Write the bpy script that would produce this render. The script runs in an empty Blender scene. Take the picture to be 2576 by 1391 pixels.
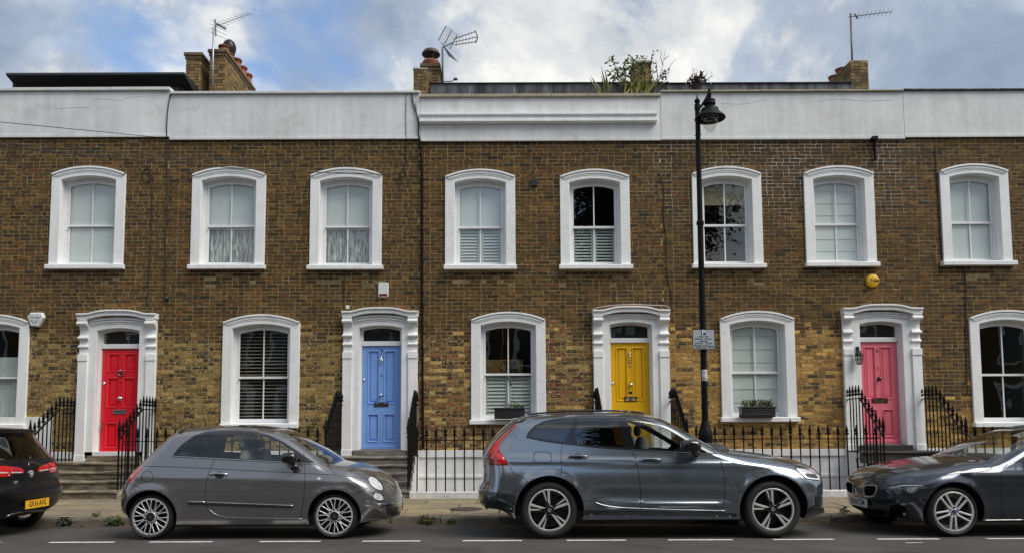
import bpy, bmesh, math, random
import numpy as np
from mathutils import Vector, Matrix
from mathutils.bvhtree import BVHTree
from mathutils.geometry import delaunay_2d_cdt

# ------------------------------------------------------------------ camera, sky, sun, exposure
scene = bpy.context.scene
COL = scene.collection
FPX, PPX, PPY = 1900.0, 1265.0, 931.0          # focal length and principal point, in pixels of a 2576 px wide picture
PITCH, ROLL = math.radians(4.4), 0.004
CAM = Vector((0.0, -15.6, 1.385))
_f = Vector((0, math.cos(PITCH), math.sin(PITCH)))
_u0 = Vector((0, -math.sin(PITCH), math.cos(PITCH)))
_r0 = Vector((1, 0, 0))
_r = _r0 * math.cos(ROLL) - _u0 * math.sin(ROLL)
_u = _r0 * math.sin(ROLL) + _u0 * math.cos(ROLL)
cam = bpy.data.cameras.new('camera')
cam.sensor_width = 36.0
cam.lens = 36.0 * FPX / 2576.0
cam.shift_x = (1288.0 - PPX) / 2576.0
cam.shift_y = (PPY - 695.5) / 2576.0
cam.clip_start, cam.clip_end = 0.1, 2000.0
camo = bpy.data.objects.new('camera', cam)
COL.objects.link(camo)
camo.matrix_world = Matrix(((_r.x, _u.x, -_f.x, CAM.x), (_r.y, _u.y, -_f.y, CAM.y), (_r.z, _u.z, -_f.z, CAM.z), (0, 0, 0, 1)))
scene.camera = camo

SUN_EL, SUN_AZ = math.radians(52), math.radians(122)     # azimuth clockwise from +Y: the veiled sun stands high to the right, on the camera's side of the street
world = bpy.data.worlds.new('World')
scene.world = world
world.use_nodes = True
def build_world():
    nt = world.node_tree; nt.nodes.clear()
    N, L = nt.nodes.new, nt.links.new
    out = N('ShaderNodeOutputWorld'); bg = N('ShaderNodeBackground'); bg.inputs['Strength'].default_value = 0.10
    sky = N('ShaderNodeTexSky'); sky.sky_type = 'NISHITA'; sky.sun_disc = False
    sky.sun_elevation = SUN_EL; sky.sun_rotation = SUN_AZ; sky.air_density = 1.0; sky.dust_density = 0.6; sky.ozone_density = 1.5
    tc = N('ShaderNodeTexCoord')
    def cloud_noise(scale, loc, detail, rough, dist=0.0):
        mp = N('ShaderNodeMapping'); mp.inputs['Location'].default_value = loc; mp.inputs['Scale'].default_value = (1.0, 1.0, 1.35)
        L(tc.outputs['Generated'], mp.inputs['Vector'])
        nz = N('ShaderNodeTexNoise'); nz.inputs['Scale'].default_value = scale; nz.inputs['Detail'].default_value = detail
        nz.inputs['Roughness'].default_value = rough; nz.inputs['Distortion'].default_value = dist
        L(mp.outputs['Vector'], nz.inputs['Vector']); return nz.outputs['Fac']
    def ramp(v, pts):
        r = N('ShaderNodeValToRGB'); r.color_ramp.interpolation = 'EASE'
        while len(r.color_ramp.elements) < len(pts): r.color_ramp.elements.new(0.5)
        for e, (p, c) in zip(r.color_ramp.elements, pts): e.position = p; e.color = (c[0], c[1], c[2], 1)
        L(v, r.inputs['Fac']); return r.outputs['Color']
    def mix(f, a, b, t='MIX'):
        m = N('ShaderNodeMix'); m.data_type = 'RGBA'; m.blend_type = t
        if isinstance(f, float): m.inputs['Factor'].default_value = f
        else: L(f, m.inputs['Factor'])
        for s, v in (('A', a), ('B', b)):
            k = m.inputs[6 if s == 'A' else 7]
            if isinstance(v, tuple): k.default_value = (*v, 1)
            else: L(v, k)
        return m.outputs[2]
    # the sky's own blue, then a veil of cloud, then lit and shaded cloud bodies
    cover = ramp(cloud_noise(2.6, CL1, 7.0, 0.56, 0.25), [(0.35, (0, 0, 0)), (0.48, (1, 1, 1))])
    body = ramp(cloud_noise(3.4, CL2, 8.0, 0.58, 0.25), [(0.39, (1.5, 1.82, 2.35)), (0.49, (2.05, 2.35, 2.8)), (0.55, (3.3, 3.38, 3.4)), (0.68, (4.6, 4.5, 4.3))])
    fine = ramp(cloud_noise(9.0, CL3, 8.0, 0.62, 0.3), [(0.30, (0.80, 0.82, 0.86)), (0.70, (1.12, 1.11, 1.09))])
    cl = mix(1.0, body, fine, 'MULTIPLY')
    blue = mix(1.0, sky.outputs['Color'], (0.9, 0.9, 0.9), 'MULTIPLY')
    L(mix(cover, blue, cl), bg.inputs['Color'])
    L(bg.outputs['Background'], out.inputs['Surface'])
CL1, CL2, CL3 = (0.1, 1.6, -8.38), (6.69, -5.23, -5.12), (1.7, 5.1, 3.3)
build_world()
sun = bpy.data.lights.new('sun', 'SUN'); sun.energy = 1.5; sun.angle = math.radians(40); sun.color = (1.0, 0.95, 0.86)
suno = bpy.data.objects.new('sun', sun); COL.objects.link(suno)
_sd = Vector((math.sin(SUN_AZ) * math.cos(SUN_EL), math.cos(SUN_AZ) * math.cos(SUN_EL), math.sin(SUN_EL)))
suno.rotation_euler = _sd.to_track_quat('Z', 'Y').to_euler(); suno.location = (0, 0, 40)
scene.view_settings.view_transform = 'Standard'; scene.view_settings.look = 'None'
scene.view_settings.exposure = 1.24; scene.view_settings.gamma = 1.0; scene.view_settings.use_curve_mapping = False
scene.render.engine = 'CYCLES'
scene.cycles.use_denoising = True
scene.cycles.max_bounces = 8; scene.cycles.transparent_max_bounces = 16; scene.cycles.glossy_bounces = 4
scene.cycles.caustics_reflective = False; scene.cycles.caustics_refractive = False

# ------------------------------------------------------------------ measuring: picture point -> point on a plane of constant depth
def at(px, py, Y=0.0):
    d = _f + _r * ((px - PPX) / FPX) + _u * ((PPY - py) / FPX)
    return CAM + d * ((Y - CAM.y) / d.y)
def atz(px, py, Z=0.0):
    d = _f + _r * ((px - PPX) / FPX) + _u * ((PPY - py) / FPX)
    return CAM + d * ((Z - CAM.z) / d.z)
def ray(px, py):
    return (_f + _r * ((px - PPX) / FPX) + _u * ((PPY - py) / FPX)).normalized()
K = 2576.0 / 3774.0

# ------------------------------------------------------------------ materials
MATS = {}
def mat(name, base, rough=0.6, metal=0.0, var=0.12, vscale=6.0, bump=0.0, bscale=40.0, coat=0.0, spec=0.5, streak=0.0, src=None, fine=0.0, hue2=None, stretch=None, patch=None):
    if name in MATS: return MATS[name]
    m = bpy.data.materials.new(name); m.use_nodes = True
    nt = m.node_tree; N, L = nt.nodes.new, nt.links.new
    b = nt.nodes['Principled BSDF']
    b.inputs['Roughness'].default_value = rough; b.inputs['Metallic'].default_value = metal
    b.inputs['Coat Weight'].default_value = coat; b.inputs['Specular IOR Level'].default_value = spec
    b.inputs['Coat Roughness'].default_value = 0.04
    geo = N('ShaderNodeNewGeometry')
    def noise(scale, detail=5.0, st=None, dist=0.0):
        nz = N('ShaderNodeTexNoise'); nz.inputs['Scale'].default_value = scale; nz.inputs['Detail'].default_value = detail; nz.inputs['Distortion'].default_value = dist
        if st:
            mp = N('ShaderNodeMapping'); mp.inputs['Scale'].default_value = st; L(geo.outputs['Position'], mp.inputs['Vector']); L(mp.outputs['Vector'], nz.inputs['Vector'])
        else: L(geo.outputs['Position'], nz.inputs['Vector'])
        return nz.outputs['Fac']
    def rng(v, a, c):
        r = N('ShaderNodeMapRange'); r.inputs['From Min'].default_value = 0.3; r.inputs['From Max'].default_value = 0.7
        r.inputs['To Min'].default_value = a; r.inputs['To Max'].default_value = c; L(v, r.inputs['Value']); return r.outputs['Result']
    def mul(col, f):
        x = N('ShaderNodeVectorMath'); x.operation = 'SCALE'; L(col, x.inputs[0]); L(f, x.inputs['Scale']); return x.outputs['Vector']
    if src == 'attr':
        a = N('ShaderNodeAttribute'); a.attribute_name = 'bc'; col = a.outputs['Color']
    elif src == 'obj':
        a = N('ShaderNodeObjectInfo'); col = a.outputs['Color']
    else:
        a = N('ShaderNodeRGB'); a.outputs[0].default_value = (*base, 1); col = a.outputs[0]
    if hue2:
        mx = N('ShaderNodeMix'); mx.data_type = 'RGBA'; L(rng(noise(hue2[1], 6.0, stretch, 0.6), -0.25, 1.25), mx.inputs['Factor']); mx.clamp_factor = True
        L(col, mx.inputs[6]); mx.inputs[7].default_value = (*hue2[0], 1); col = mx.outputs[2]
    if patch:       # smears of a second colour with edges of their own: (colour, scale, threshold, softness)
        mr = N('ShaderNodeMapRange'); mr.inputs['From Min'].default_value = patch[2]; mr.inputs['From Max'].default_value = patch[2] + patch[3]; L(noise(patch[1], 5.0, (1, 1, 1.7), 0.8), mr.inputs['Value'])
        mx = N('ShaderNodeMix'); mx.data_type = 'RGBA'; L(mr.outputs['Result'], mx.inputs['Factor']); L(col, mx.inputs[6]); mx.inputs[7].default_value = (*patch[0], 1); col = mx.outputs[2]
    if var: col = mul(col, rng(noise(vscale, 6.0, stretch), 1 - var, 1 + var))
    if streak: col = mul(col, rng(noise(5.0, 4.0, (1.6, 1.6, 0.18)), 1 - streak, 1 + streak * 0.4))
    if fine: col = mul(col, rng(noise(170.0, 3.0), 1 - fine, 1 + fine))
    L(col, b.inputs['Base Color'])
    if rough > 0.25 and coat == 0: L(rng(noise(vscale * 2.1), max(0.05, rough - 0.1), min(1.0, rough + 0.1)), b.inputs['Roughness'])
    if bump:
        bp = N('ShaderNodeBump'); bp.inputs['Strength'].default_value = bump; bp.inputs['Distance'].default_value = 0.02
        L(noise(bscale, 6.0), bp.inputs['Height']); L(bp.outputs['Normal'], b.inputs['Normal'])
    MATS[name] = m
    return m
def glass(name, tint=(0.8, 0.86, 0.84), refl=1.0, rough=0.0, base=0.0):
    if name in MATS: return MATS[name]
    m = bpy.data.materials.new(name); m.use_nodes = True
    nt = m.node_tree; nt.nodes.clear(); N, L = nt.nodes.new, nt.links.new
    o = N('ShaderNodeOutputMaterial'); mx = N('ShaderNodeMixShader'); tr = N('ShaderNodeBsdfTransparent'); gl = N('ShaderNodeBsdfGlossy')
    tr.inputs['Color'].default_value = (*tint, 1); gl.inputs['Roughness'].default_value = rough
    geo = N('ShaderNodeNewGeometry'); nz = N('ShaderNodeTexNoise'); nz.inputs['Scale'].default_value = 2.2; nz.inputs['Detail'].default_value = 1.0
    L(geo.outputs['Position'], nz.inputs['Vector'])
    bp = N('ShaderNodeBump'); bp.inputs['Strength'].default_value = 0.05; bp.inputs['Distance'].default_value = 0.05
    L(nz.outputs['Fac'], bp.inputs['Height']); L(bp.outputs['Normal'], gl.inputs['Normal'])
    mm = N('ShaderNodeMath'); mm.operation = 'MULTIPLY_ADD'; mm.inputs[1].default_value = refl; mm.inputs[2].default_value = base; mm.use_clamp = True
    dt = N('ShaderNodeVectorMath'); dt.operation = 'DOT_PRODUCT'; L(geo.outputs['Normal'], dt.inputs[0]); L(geo.outputs['Incoming'], dt.inputs[1])
    def mth(op, a, b=None):
        q = N('ShaderNodeMath'); q.operation = op
        for k, v in enumerate((a, b)):
            if v is None: continue
            if isinstance(v, float): q.inputs[k].default_value = v
            else: L(v, q.inputs[k])
        return q.outputs[0]
    c1 = mth('SUBTRACT', 1.0, mth('ABSOLUTE', dt.outputs['Value'])); sch = mth('ADD', mth('MULTIPLY', mth('POWER', c1, 5.0), 0.957), 0.043)
    L(sch, mm.inputs[0]); L(mm.outputs[0], mx.inputs['Fac'])
    L(tr.outputs[0], mx.inputs[1]); L(gl.outputs[0], mx.inputs[2]); L(mx.outputs[0], o.inputs['Surface'])
    MATS[name] = m
    return m

# ------------------------------------------------------------------ mesh building
ORG = {}
class MB:
    def __init__(s): s.v = []; s.f = []; s.c = []
    def add(s, vs, fs):
        o = len(s.v); s.v.extend([tuple(v) for v in vs]); s.f.extend([tuple(i + o for i in f) for f in fs]); return s
    def box(s, x0, x1, y0, y1, z0, z1):
        return s.add([(x0, y0, z0), (x1, y0, z0), (x1, y1, z0), (x0, y1, z0), (x0, y0, z1), (x1, y0, z1), (x1, y1, z1), (x0, y1, z1)],
                     [(0, 3, 2, 1), (4, 5, 6, 7), (0, 1, 5, 4), (1, 2, 6, 5), (2, 3, 7, 6), (3, 0, 4, 7)])
    def bar(s, a, b, w, h, up=(0, 0, 1)):
        a, b = Vector(a), Vector(b); d = (b - a).normalized(); sd = d.cross(Vector(up))
        if sd.length < 1e-4: sd = d.cross(Vector((0, 1, 0)))
        sd.normalize(); up = sd.cross(d); vs = []
        for p in (a, b):
            for i, j in ((-1, -1), (1, -1), (1, 1), (-1, 1)): vs.append(p + sd * (i * w / 2) + up * (j * h / 2))
        return s.add(vs, [(0, 1, 2, 3), (7, 6, 5, 4), (0, 4, 5, 1), (1, 5, 6, 2), (2, 6, 7, 3), (3, 7, 4, 0)])
    def prism(s, poly, y0, y1):           # polygon in x,z, counter-clockwise as seen from -y; y0 front
        n = len(poly)
        vs = [(p[0], y0, p[1]) for p in poly] + [(p[0], y1, p[1]) for p in poly]
        fs = [tuple(range(n)), tuple(range(2 * n - 1, n - 1, -1))] + [(i, i + n, (i + 1) % n + n, (i + 1) % n) for i in range(n)]
        return s.add(vs, fs)
    def prismx(s, poly, x0, x1):          # polygon in y,z
        n = len(poly)
        vs = [(x0, p[0], p[1]) for p in poly] + [(x1, p[0], p[1]) for p in poly]
        fs = [tuple(range(n)), tuple(range(2 * n - 1, n - 1, -1))] + [(i, i + n, (i + 1) % n + n, (i + 1) % n) for i in range(n)]
        return s.add(vs, fs)
    def ring(s, outer, inner, y0, yo, yi, closed=True):   # flat ring facing -y with outer side walls back to yo and inner ones back to yi
        n = len(outer); a = len(s.v)
        vs = [(p[0], y0, p[1]) for p in outer] + [(p[0], y0, p[1]) for p in inner] + [(p[0], yo, p[1]) for p in outer] + [(p[0], yi, p[1]) for p in inner]
        fs = []
        for i in range(n if closed else n - 1):
            j = (i + 1) % n
            fs += [(i, j, j + n, i + n), (i + 2 * n, j + 2 * n, j, i), (i + n, j + n, j + 3 * n, i + 3 * n)]
        if not closed:
            for i, r in ((0, 1), (n - 1, 0)):
                q = (i, i + n, i + 3 * n, i + 2 * n); fs.append(q if r else q[::-1])
        return s.add(vs, fs)
    def tube(s, pts, r, n=8, caps=True):
        pts = [Vector(p) for p in pts]; m = len(pts); rr = r if isinstance(r, (list, tuple)) else [r] * m
        vs = []; prev = None
        for i, p in enumerate(pts):
            d = (pts[min(i + 1, m - 1)] - pts[max(i - 1, 0)]).normalized()
            if prev is None:
                a = d.cross(Vector((0, 0, 1)));
                if a.length < 1e-3: a = d.cross(Vector((0, 1, 0)))
            else: a = prev - d * prev.dot(d)
            a.normalize(); prev = a; b = d.cross(a)
            for k in range(n):
                t = 2 * math.pi * k / n; vs.append(p + (a * math.cos(t) + b * math.sin(t)) * rr[i])
        fs = [(i * n + k, i * n + (k + 1) % n, (i + 1) * n + (k + 1) % n, (i + 1) * n + k) for i in range(m - 1) for k in range(n)]
        if caps: fs += [tuple(range(n - 1, -1, -1)), tuple(range((m - 1) * n, m * n))]
        return s.add(vs, fs)
    def lathe(s, prof, n=12, o=(0, 0, 0), axis='z', ang=(0, 2 * math.pi)):
        vs = []; full = abs(ang[1] - ang[0] - 2 * math.pi) < 1e-6; m = n if full else n + 1
        for r, h in prof:
            for k in range(m):
                t = ang[0] + (ang[1] - ang[0]) * k / n; c, q = r * math.cos(t), r * math.sin(t)
                v = (c, q, h) if axis == 'z' else ((c, -h, q) if axis == 'y' else (h, c, q))   # axis y: h grows towards the viewer (-y)
                vs.append((v[0] + o[0], v[1] + o[1], v[2] + o[2]))
        fs = []
        for i in range(len(prof) - 1):
            for k in range(n):
                q = (i * m + k, i * m + (k + 1) % m, (i + 1) * m + (k + 1) % m, (i + 1) * m + k)
                fs.append(q)
        return s.add(vs, fs)
    def build(s, name, m, parent=None, smooth=False, bevel=0.0, kind=None, angle=None):
        o0 = ORG.get(parent.name, Vector((0, 0, 0))) if parent else Vector((0, 0, 0))
        me = bpy.data.meshes.new(name)
        me.from_pydata([(v[0] - o0.x, v[1] - o0.y, v[2] - o0.z) for v in s.v], [], s.f)
        if s.c:
            at_ = me.color_attributes.new('bc', 'FLOAT_COLOR', 'POINT')
            at_.data.foreach_set('color', np.array([(*c, 1.0) for c in s.c], dtype=np.float32).ravel())
        me.materials.append(m)
        if smooth:
            me.polygons.foreach_set('use_smooth', [True] * len(me.polygons))
            if angle: me.set_sharp_from_angle(angle=math.radians(angle))
        ob = bpy.data.objects.new(name, me); COL.objects.link(ob)
        if parent: ob.parent = parent
        ORG[ob.name] = o0
        if bevel:
            bv = ob.modifiers.new('bevel', 'BEVEL'); bv.width = bevel; bv.segments = 2; bv.limit_method = 'ANGLE'
        if kind: ob['kind'] = kind
        return ob
def thing(name, label, cat, loc=(0, 0, 0), group=None):
    o = bpy.data.objects.new(name, None); COL.objects.link(o); o.location = loc; o.empty_display_size = 0.1
    ORG[o.name] = Vector(loc); o['label'] = label; o['category'] = cat
    if group: o['group'] = group
    return o
def tag(o, label, cat, group=None, kind=None):
    o['label'] = label; o['category'] = cat
    if group: o['group'] = group
    if kind: o['kind'] = kind
    return o
def part(name, parent, loc):              # an empty part that parents sub-parts
    o = bpy.data.objects.new(name, None); COL.objects.link(o); o.empty_display_size = 0.05
    o.parent = parent; o.location = Vector(loc) - ORG[parent.name]; ORG[o.name] = Vector(loc); return o
def place(me, name, parent, world, rot=None, scale=None, color=None):   # another object that shares a mesh
    o = bpy.data.objects.new(name, me); COL.objects.link(o); o.parent = parent
    o.location = Vector(world) - ORG[parent.name]
    if rot: o.rotation_euler = rot
    if scale: o.scale = scale
    if color: o.color = (*color, 1)
    return o
def text(body, parent, loc, size, m, name='lettering', rot=(math.pi / 2, 0, 0), sx=1.0, align='CENTER', bold=0.0, extr=0.0006, shear=0.0):
    cu = bpy.data.curves.new(name, 'FONT'); cu.body = body; cu.size = size; cu.align_x = align; cu.align_y = 'CENTER'
    cu.extrude = extr; cu.offset = bold; cu.shear = shear; cu.resolution_u = 3; cu.materials.append(m)
    tmp = bpy.data.objects.new(name, cu); COL.objects.link(tmp)
    me = bpy.data.meshes.new_from_object(tmp); bpy.data.objects.remove(tmp); bpy.data.curves.remove(cu)
    o = bpy.data.objects.new(name, me); COL.objects.link(o); o.parent = parent
    o.location = Vector(loc) - ORG[parent.name]; o.rotation_euler = rot; o.scale = (sx, 1, 1); return o
def arch(hw, z0, zs, rise, cx=0.0, n=14):  # closed outline: bottom-left, bottom-right, up, over a segmental arch; counter-clockwise from -y
    pts = [(cx - hw, z0), (cx + hw, z0)]
    if rise < 1e-4: return pts + [(cx + hw, zs), (cx - hw, zs)]
    R = (hw * hw + rise * rise) / (2 * rise); a = math.asin(min(1, hw / R))
    for k in range(n + 1):
        t = a - 2 * a * k / n; pts.append((cx + R * math.sin(t), zs + rise - R + R * math.cos(t)))
    return pts
def arch_z(hw, zs, rise, x):
    R = (hw * hw + rise * rise) / (2 * rise); return zs + rise - R + math.sqrt(max(0, R * R - x * x))
def catmull(pts, step=.03, closed=False):
    P = np.array(pts, float); out = []; n = len(P)
    for i in range(n if closed else n - 1):
        p1, p2 = P[i % n], P[(i + 1) % n]
        p0 = P[(i - 1) % n] if (closed or i > 0) else p1 - (p2 - p1); p3 = P[(i + 2) % n] if (closed or i + 2 < n) else p2 + (p2 - p1)
        L = np.linalg.norm((p2 - p1)[:2]); k = max(1, int(round(L / step)))
        d = [max(1e-6, np.linalg.norm((b - a)[:2])) ** .5 for a, b in ((p0, p1), (p1, p2), (p2, p3))]
        m1 = (p2 - p1) + d[1] * ((p1 - p0) / d[0] - (p2 - p0) / (d[0] + d[1])); m2 = (p2 - p1) + d[1] * ((p3 - p2) / d[2] - (p3 - p1) / (d[1] + d[2]))
        for j in range(k):
            t = j / k; t2, t3 = t * t, t * t * t
            out.append((2 * t3 - 3 * t2 + 1) * p1 + (t3 - 2 * t2 + t) * m1 + (-2 * t3 + 3 * t2) * p2 + (t3 - t2) * m2)
    if not closed: out.append(P[-1])
    return np.array(out)
rnd = random.Random(7)

# materials used all over
STUCCO = mat('white_painted_stucco', (0.82, 0.82, 0.81), 0.55, var=0.05, vscale=3.0, bump=0.2, bscale=22, streak=0.07, patch=((0.50, 0.48, 0.43), 7.0, 0.64, 0.22))
STUCCO_ROUGH = mat('rough_white_stucco', (0.80, 0.80, 0.79), 0.6, var=0.06, vscale=9.0, bump=0.42, bscale=34, streak=0.05)
RENDER = mat('parapet_render', (0.68, 0.685, 0.675), 0.7, var=0.09, vscale=1.1, bump=0.25, bscale=7, streak=0.10, patch=((0.56, 0.55, 0.525), 1.7, 0.53, 0.28))
GLOSSW = mat('white_gloss_paint', (0.78, 0.79, 0.79), 0.32, var=0.03, vscale=8)
IRON = mat('black_iron_paint', (0.006, 0.006, 0.006), 0.5, spec=0.12, var=0.3, vscale=25, bump=0.15, bscale=60)
BLACK = mat('black_trim', (0.012, 0.012, 0.013), 0.42, var=0.1)
GLOSSB = mat('gloss_black', (0.008, 0.008, 0.009), 0.12, var=0.0, coat=0.6)
CHROME = mat('chrome', (0.72, 0.72, 0.72), 0.12, 1.0, var=0.05)
RUBBER = mat('tyre_rubber', (0.013, 0.013, 0.013), 0.7, var=0.2, vscale=30)
VOID = mat('black_void', (0.004, 0.004, 0.004), 0.9, var=0, spec=0.05)
DARK = mat('dark_interior', (0.018, 0.017, 0.016), 0.9, var=0.2)
PANE = glass('window_glass', (0.93, 0.96, 0.945), 2.2, 0.0, 0.02)
BLIND = mat('pale_blind', (0.74, 0.79, 0.76), 0.8, var=0.03, vscale=2)
CABLE = mat('cable_black', (0.018, 0.016, 0.014), 0.6, var=0.2)
# ------------------------------------------------------------------ ground, road, pavement
YK, YR = -4.08, -1.5                       # kerb line, railing line
GUT, PAV0, PAV1 = -0.055, 0.065, 0.115     # heights: gutter, pavement at the kerb, pavement at the railings
ASPHALT = mat('asphalt', (0.078, 0.074, 0.069), 0.85, var=0.22, vscale=0.9, bump=1.0, bscale=150, fine=0.65, patch=((0.045, 0.043, 0.04), 0.8, 0.56, 0.12))
YORK = mat('york_stone', (0.27, 0.225, 0.145), 0.85, var=0.2, vscale=7, bump=0.35, bscale=45, src='obj', fine=0.12)
KERBM = mat('kerb_stone', (0.115, 0.10, 0.078), 0.85, var=0.3, vscale=6, bump=0.7, bscale=35, fine=0.2)
DIRT = mat('joint_dirt', (0.055, 0.043, 0.026), 0.95, var=0.3)
LINEM = mat('road_paint', (0.62, 0.62, 0.58), 0.7, var=0.2, vscale=12, fine=0.25)
g = MB(); g.add([(-300, -300, -2.2), (300, -300, -2.2), (300, 300, -2.2), (-300, 300, -2.2)], [(0, 1, 2, 3)])
o = g.build('ground', mat('earth', (0.09, 0.07, 0.045), 0.95)); o['kind'] = 'structure'
b = MB(); ys = [-20.5, -16.0, -11.0, -8.0, -6.0, YK - 0.25, YK + 0.05]; zs = [-0.06, 0.05, 0.09, 0.06, 0.0, GUT + 0.005, GUT]
for i in range(len(ys) - 1): b.add([(-60, ys[i], zs[i]), (60, ys[i], zs[i]), (60, ys[i + 1], zs[i + 1]), (-60, ys[i + 1], zs[i + 1])], [(0, 1, 2, 3)])
b.box(-60, 60, -20.5, YK + 0.05, -2.0, -0.4)
road = b.build('road', ASPHALT); road['kind'] = 'structure'
def road_z(y): return float(np.interp(y, ys, zs))
for px0, px1 in ((-140, 4), (127, 290), (378, 536), (654, 808), (912, 1058), (1164, 1313), (1425, 1574), (1680, 1842), (1943, 2096), (2206, 2360), (2480, 2640)):
    p0, p1 = at(px0, 1357, -6.12), at(px1, 1357, -6.12); q = MB()
    n = 8
    for k in range(n):
        xa, xb = p0.x + (p1.x - p0.x) * k / n, p0.x + (p1.x - p0.x) * (k + 1) / n; j = lambda: rnd.uniform(-.005, .005)
        q.add([(xa, -6.19 + j(), road_z(-6.19) + .004), (xb, -6.19 + j(), road_z(-6.19) + .004), (xb, -6.09 + j(), road_z(-6.09) + .004), (xa, -6.09 + j(), road_z(-6.09) + .004)], [(0, 1, 2, 3)])
    q.build('marking_line', LINEM, road)
q = MB()   # faint worn scraps of thermoplastic nearer the camera
for px, py in ((2310, 1370),):
    p = at(px, py, -6.6); p = Vector((p.x, -6.55 if py < 1375 else -6.85, 0)); q.add([(p.x - .12, p.y, road_z(p.y) + .004), (p.x + .1, p.y + .01, road_z(p.y) + .004), (p.x + .11, p.y + .05, road_z(p.y + .05) + .004), (p.x - .1, p.y + .045, road_z(p.y + .04) + .004)], [(0, 1, 2, 3)])
q.build('worn_marking', LINEM, road)
pv = MB().box(-14, 14, YK + 0.16, YR + 0.14, -0.4, PAV0 - 0.02).build('pavement', DIRT); pv['kind'] = 'structure'
def pav_z(y): return PAV0 + (PAV1 - PAV0) * (y - YK) / (YR - YK)
slab_me = {}
def unit_slab(k):
    if k in slab_me: return slab_me[k]
    r = random.Random(k); m = MB(); j = lambda: r.uniform(-.5, .5) * .03
    vs = [(-.5 + j(), -.5 + j(), -1), (.5 + j(), -.5 + j(), -1), (.5 + j(), .5 + j(), -1), (-.5 + j(), .5 + j(), -1)]
    vs += [(v[0] * .985, v[1] * .985, 0) for v in vs]
    m.add(vs, [(4, 5, 6, 7), (0, 1, 5, 4), (1, 2, 6, 5), (2, 3, 7, 6), (3, 0, 4, 7)])
    me = bpy.data.meshes.new('paving_slab'); me.from_pydata(m.v, [], m.f); me.materials.append(YORK); slab_me[k] = me; return me
rows = [(YK + 0.17, 0.16), (YK + 0.34, 0.62), (YK + 0.98, 0.66), (YK + 1.66, 0.60), (YK + 2.28, 0.42)]
tones = [(0.225, 0.182, 0.112), (0.195, 0.16, 0.10), (0.25, 0.20, 0.124), (0.20, 0.168, 0.12), (0.24, 0.19, 0.108)]
for ri, (y0, dp) in enumerate(rows):
    x = -12.6 + rnd.uniform(0, .5)
    while x < 12.6:
        w = rnd.uniform(.19, .24) if ri == 0 else rnd.choice((.62, .75, .9, .9, 1.05))
        t = rnd.choice(tones); k = rnd.uniform(.86, 1.1)
        o = place(unit_slab(rnd.randrange(6)), 'paving_slab', pv, (x + w / 2, y0 + dp / 2, pav_z(y0 + dp / 2) + rnd.uniform(-.003, .003)), (math.atan((PAV1 - PAV0) / (YR - YK)) + rnd.uniform(-.004, .004), rnd.uniform(-.003, .003), rnd.uniform(-.003, .003)), (w - .012, dp - .012, .04), tuple(c * k for c in t))
        x += w
kb = bpy.data.objects.new('kerb', None); COL.objects.link(kb); ORG['kerb'] = Vector((0, 0, 0)); kb['kind'] = 'structure'
x = -12.7
while x < 12.7:
    w = rnd.uniform(.75, 1.15); m = MB(); j = lambda: rnd.uniform(-.007, .007)
    xs = [x + .006 + (w - .012) * i / 5 for i in range(6)]
    prof = [(YK, -.3), (YK + .004, PAV0 - .035), (YK + .018, PAV0 - .008), (YK + .045, PAV0 + .001), (YK + .155, PAV0 + .003), (YK + .16, -.3)]
    for xx in xs:
        for (yy, zz) in prof: m.v.append((xx, yy + j(), zz + j() * .7))
    npf = len(prof)
    for i in range(5):
        for k2 in range(npf - 1): m.f.append((i * npf + k2, (i + 1) * npf + k2, (i + 1) * npf + k2 + 1, i * npf + k2 + 1))
    m.f += [tuple(range(npf)), tuple(range(6 * npf - 1, 5 * npf - 1, -1))]
    m.build('kerb_stone', KERBM, kb, smooth=True, angle=40); x += w
mh = MB(); c = at(1172, 1281, -3.2); c = Vector((c.x, -3.2, pav_z(-3.2) + .006))
mh.lathe([(0, .004), (.2, .004), (.21, 0), (.225, 0), (.23, .006), (.26, .006), (.27, -.02)], 28, c)
mh.build('manhole_cover', mat('rusty_iron', (0.075, 0.058, 0.042), 0.7, 0.3, var=0.3, vscale=30, bump=0.5, bscale=90), pv)

# ------------------------------------------------------------------ bricks
BR_ATTR = mat('stock_brick', (0, 0, 0), 0.9, var=0.36, vscale=24, bump=0.6, bscale=75, streak=0.20, src='attr', fine=0.22)
BR_OBJ = mat('stock_brick_single', (0, 0, 0), 0.9, var=0.36, vscale=24, bump=0.6, bscale=75, streak=0.20, src='obj', fine=0.22)
BR_OLD = mat('old_stock_brick', (0, 0, 0), 0.9, streak=0.18, var=0.38, vscale=26, bump=0.9, bscale=55, src='attr', fine=0.25, patch=((0.44, 0.34, 0.17), 15.0, 0.575, 0.06))
BR_OLDO = mat('old_stock_brick_single', (0, 0, 0), 0.9, streak=0.18, var=0.38, vscale=26, bump=0.9, bscale=55, src='obj', fine=0.25, patch=((0.44, 0.34, 0.17), 15.0, 0.575, 0.06))
PITCHZ, ST, HD, JT = 0.0775, 0.221, 0.105, 0.0145
SILLS = []
def is_old(x, z):
    q = math.sin(x * 12.9898 + round(z / .0775) * 78.233) * 43758.5453; q -= math.floor(q)      # a fixed scatter per brick blurs the edge of the old work
    e = 3.34 + .10 * math.sin(x * 2.3) + .07 * math.sin(x * 5.9 + 1) + (q - .5) * .42
    return z < e and not (7.9 < x and z > 1.2 + q * 1.2)
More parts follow.
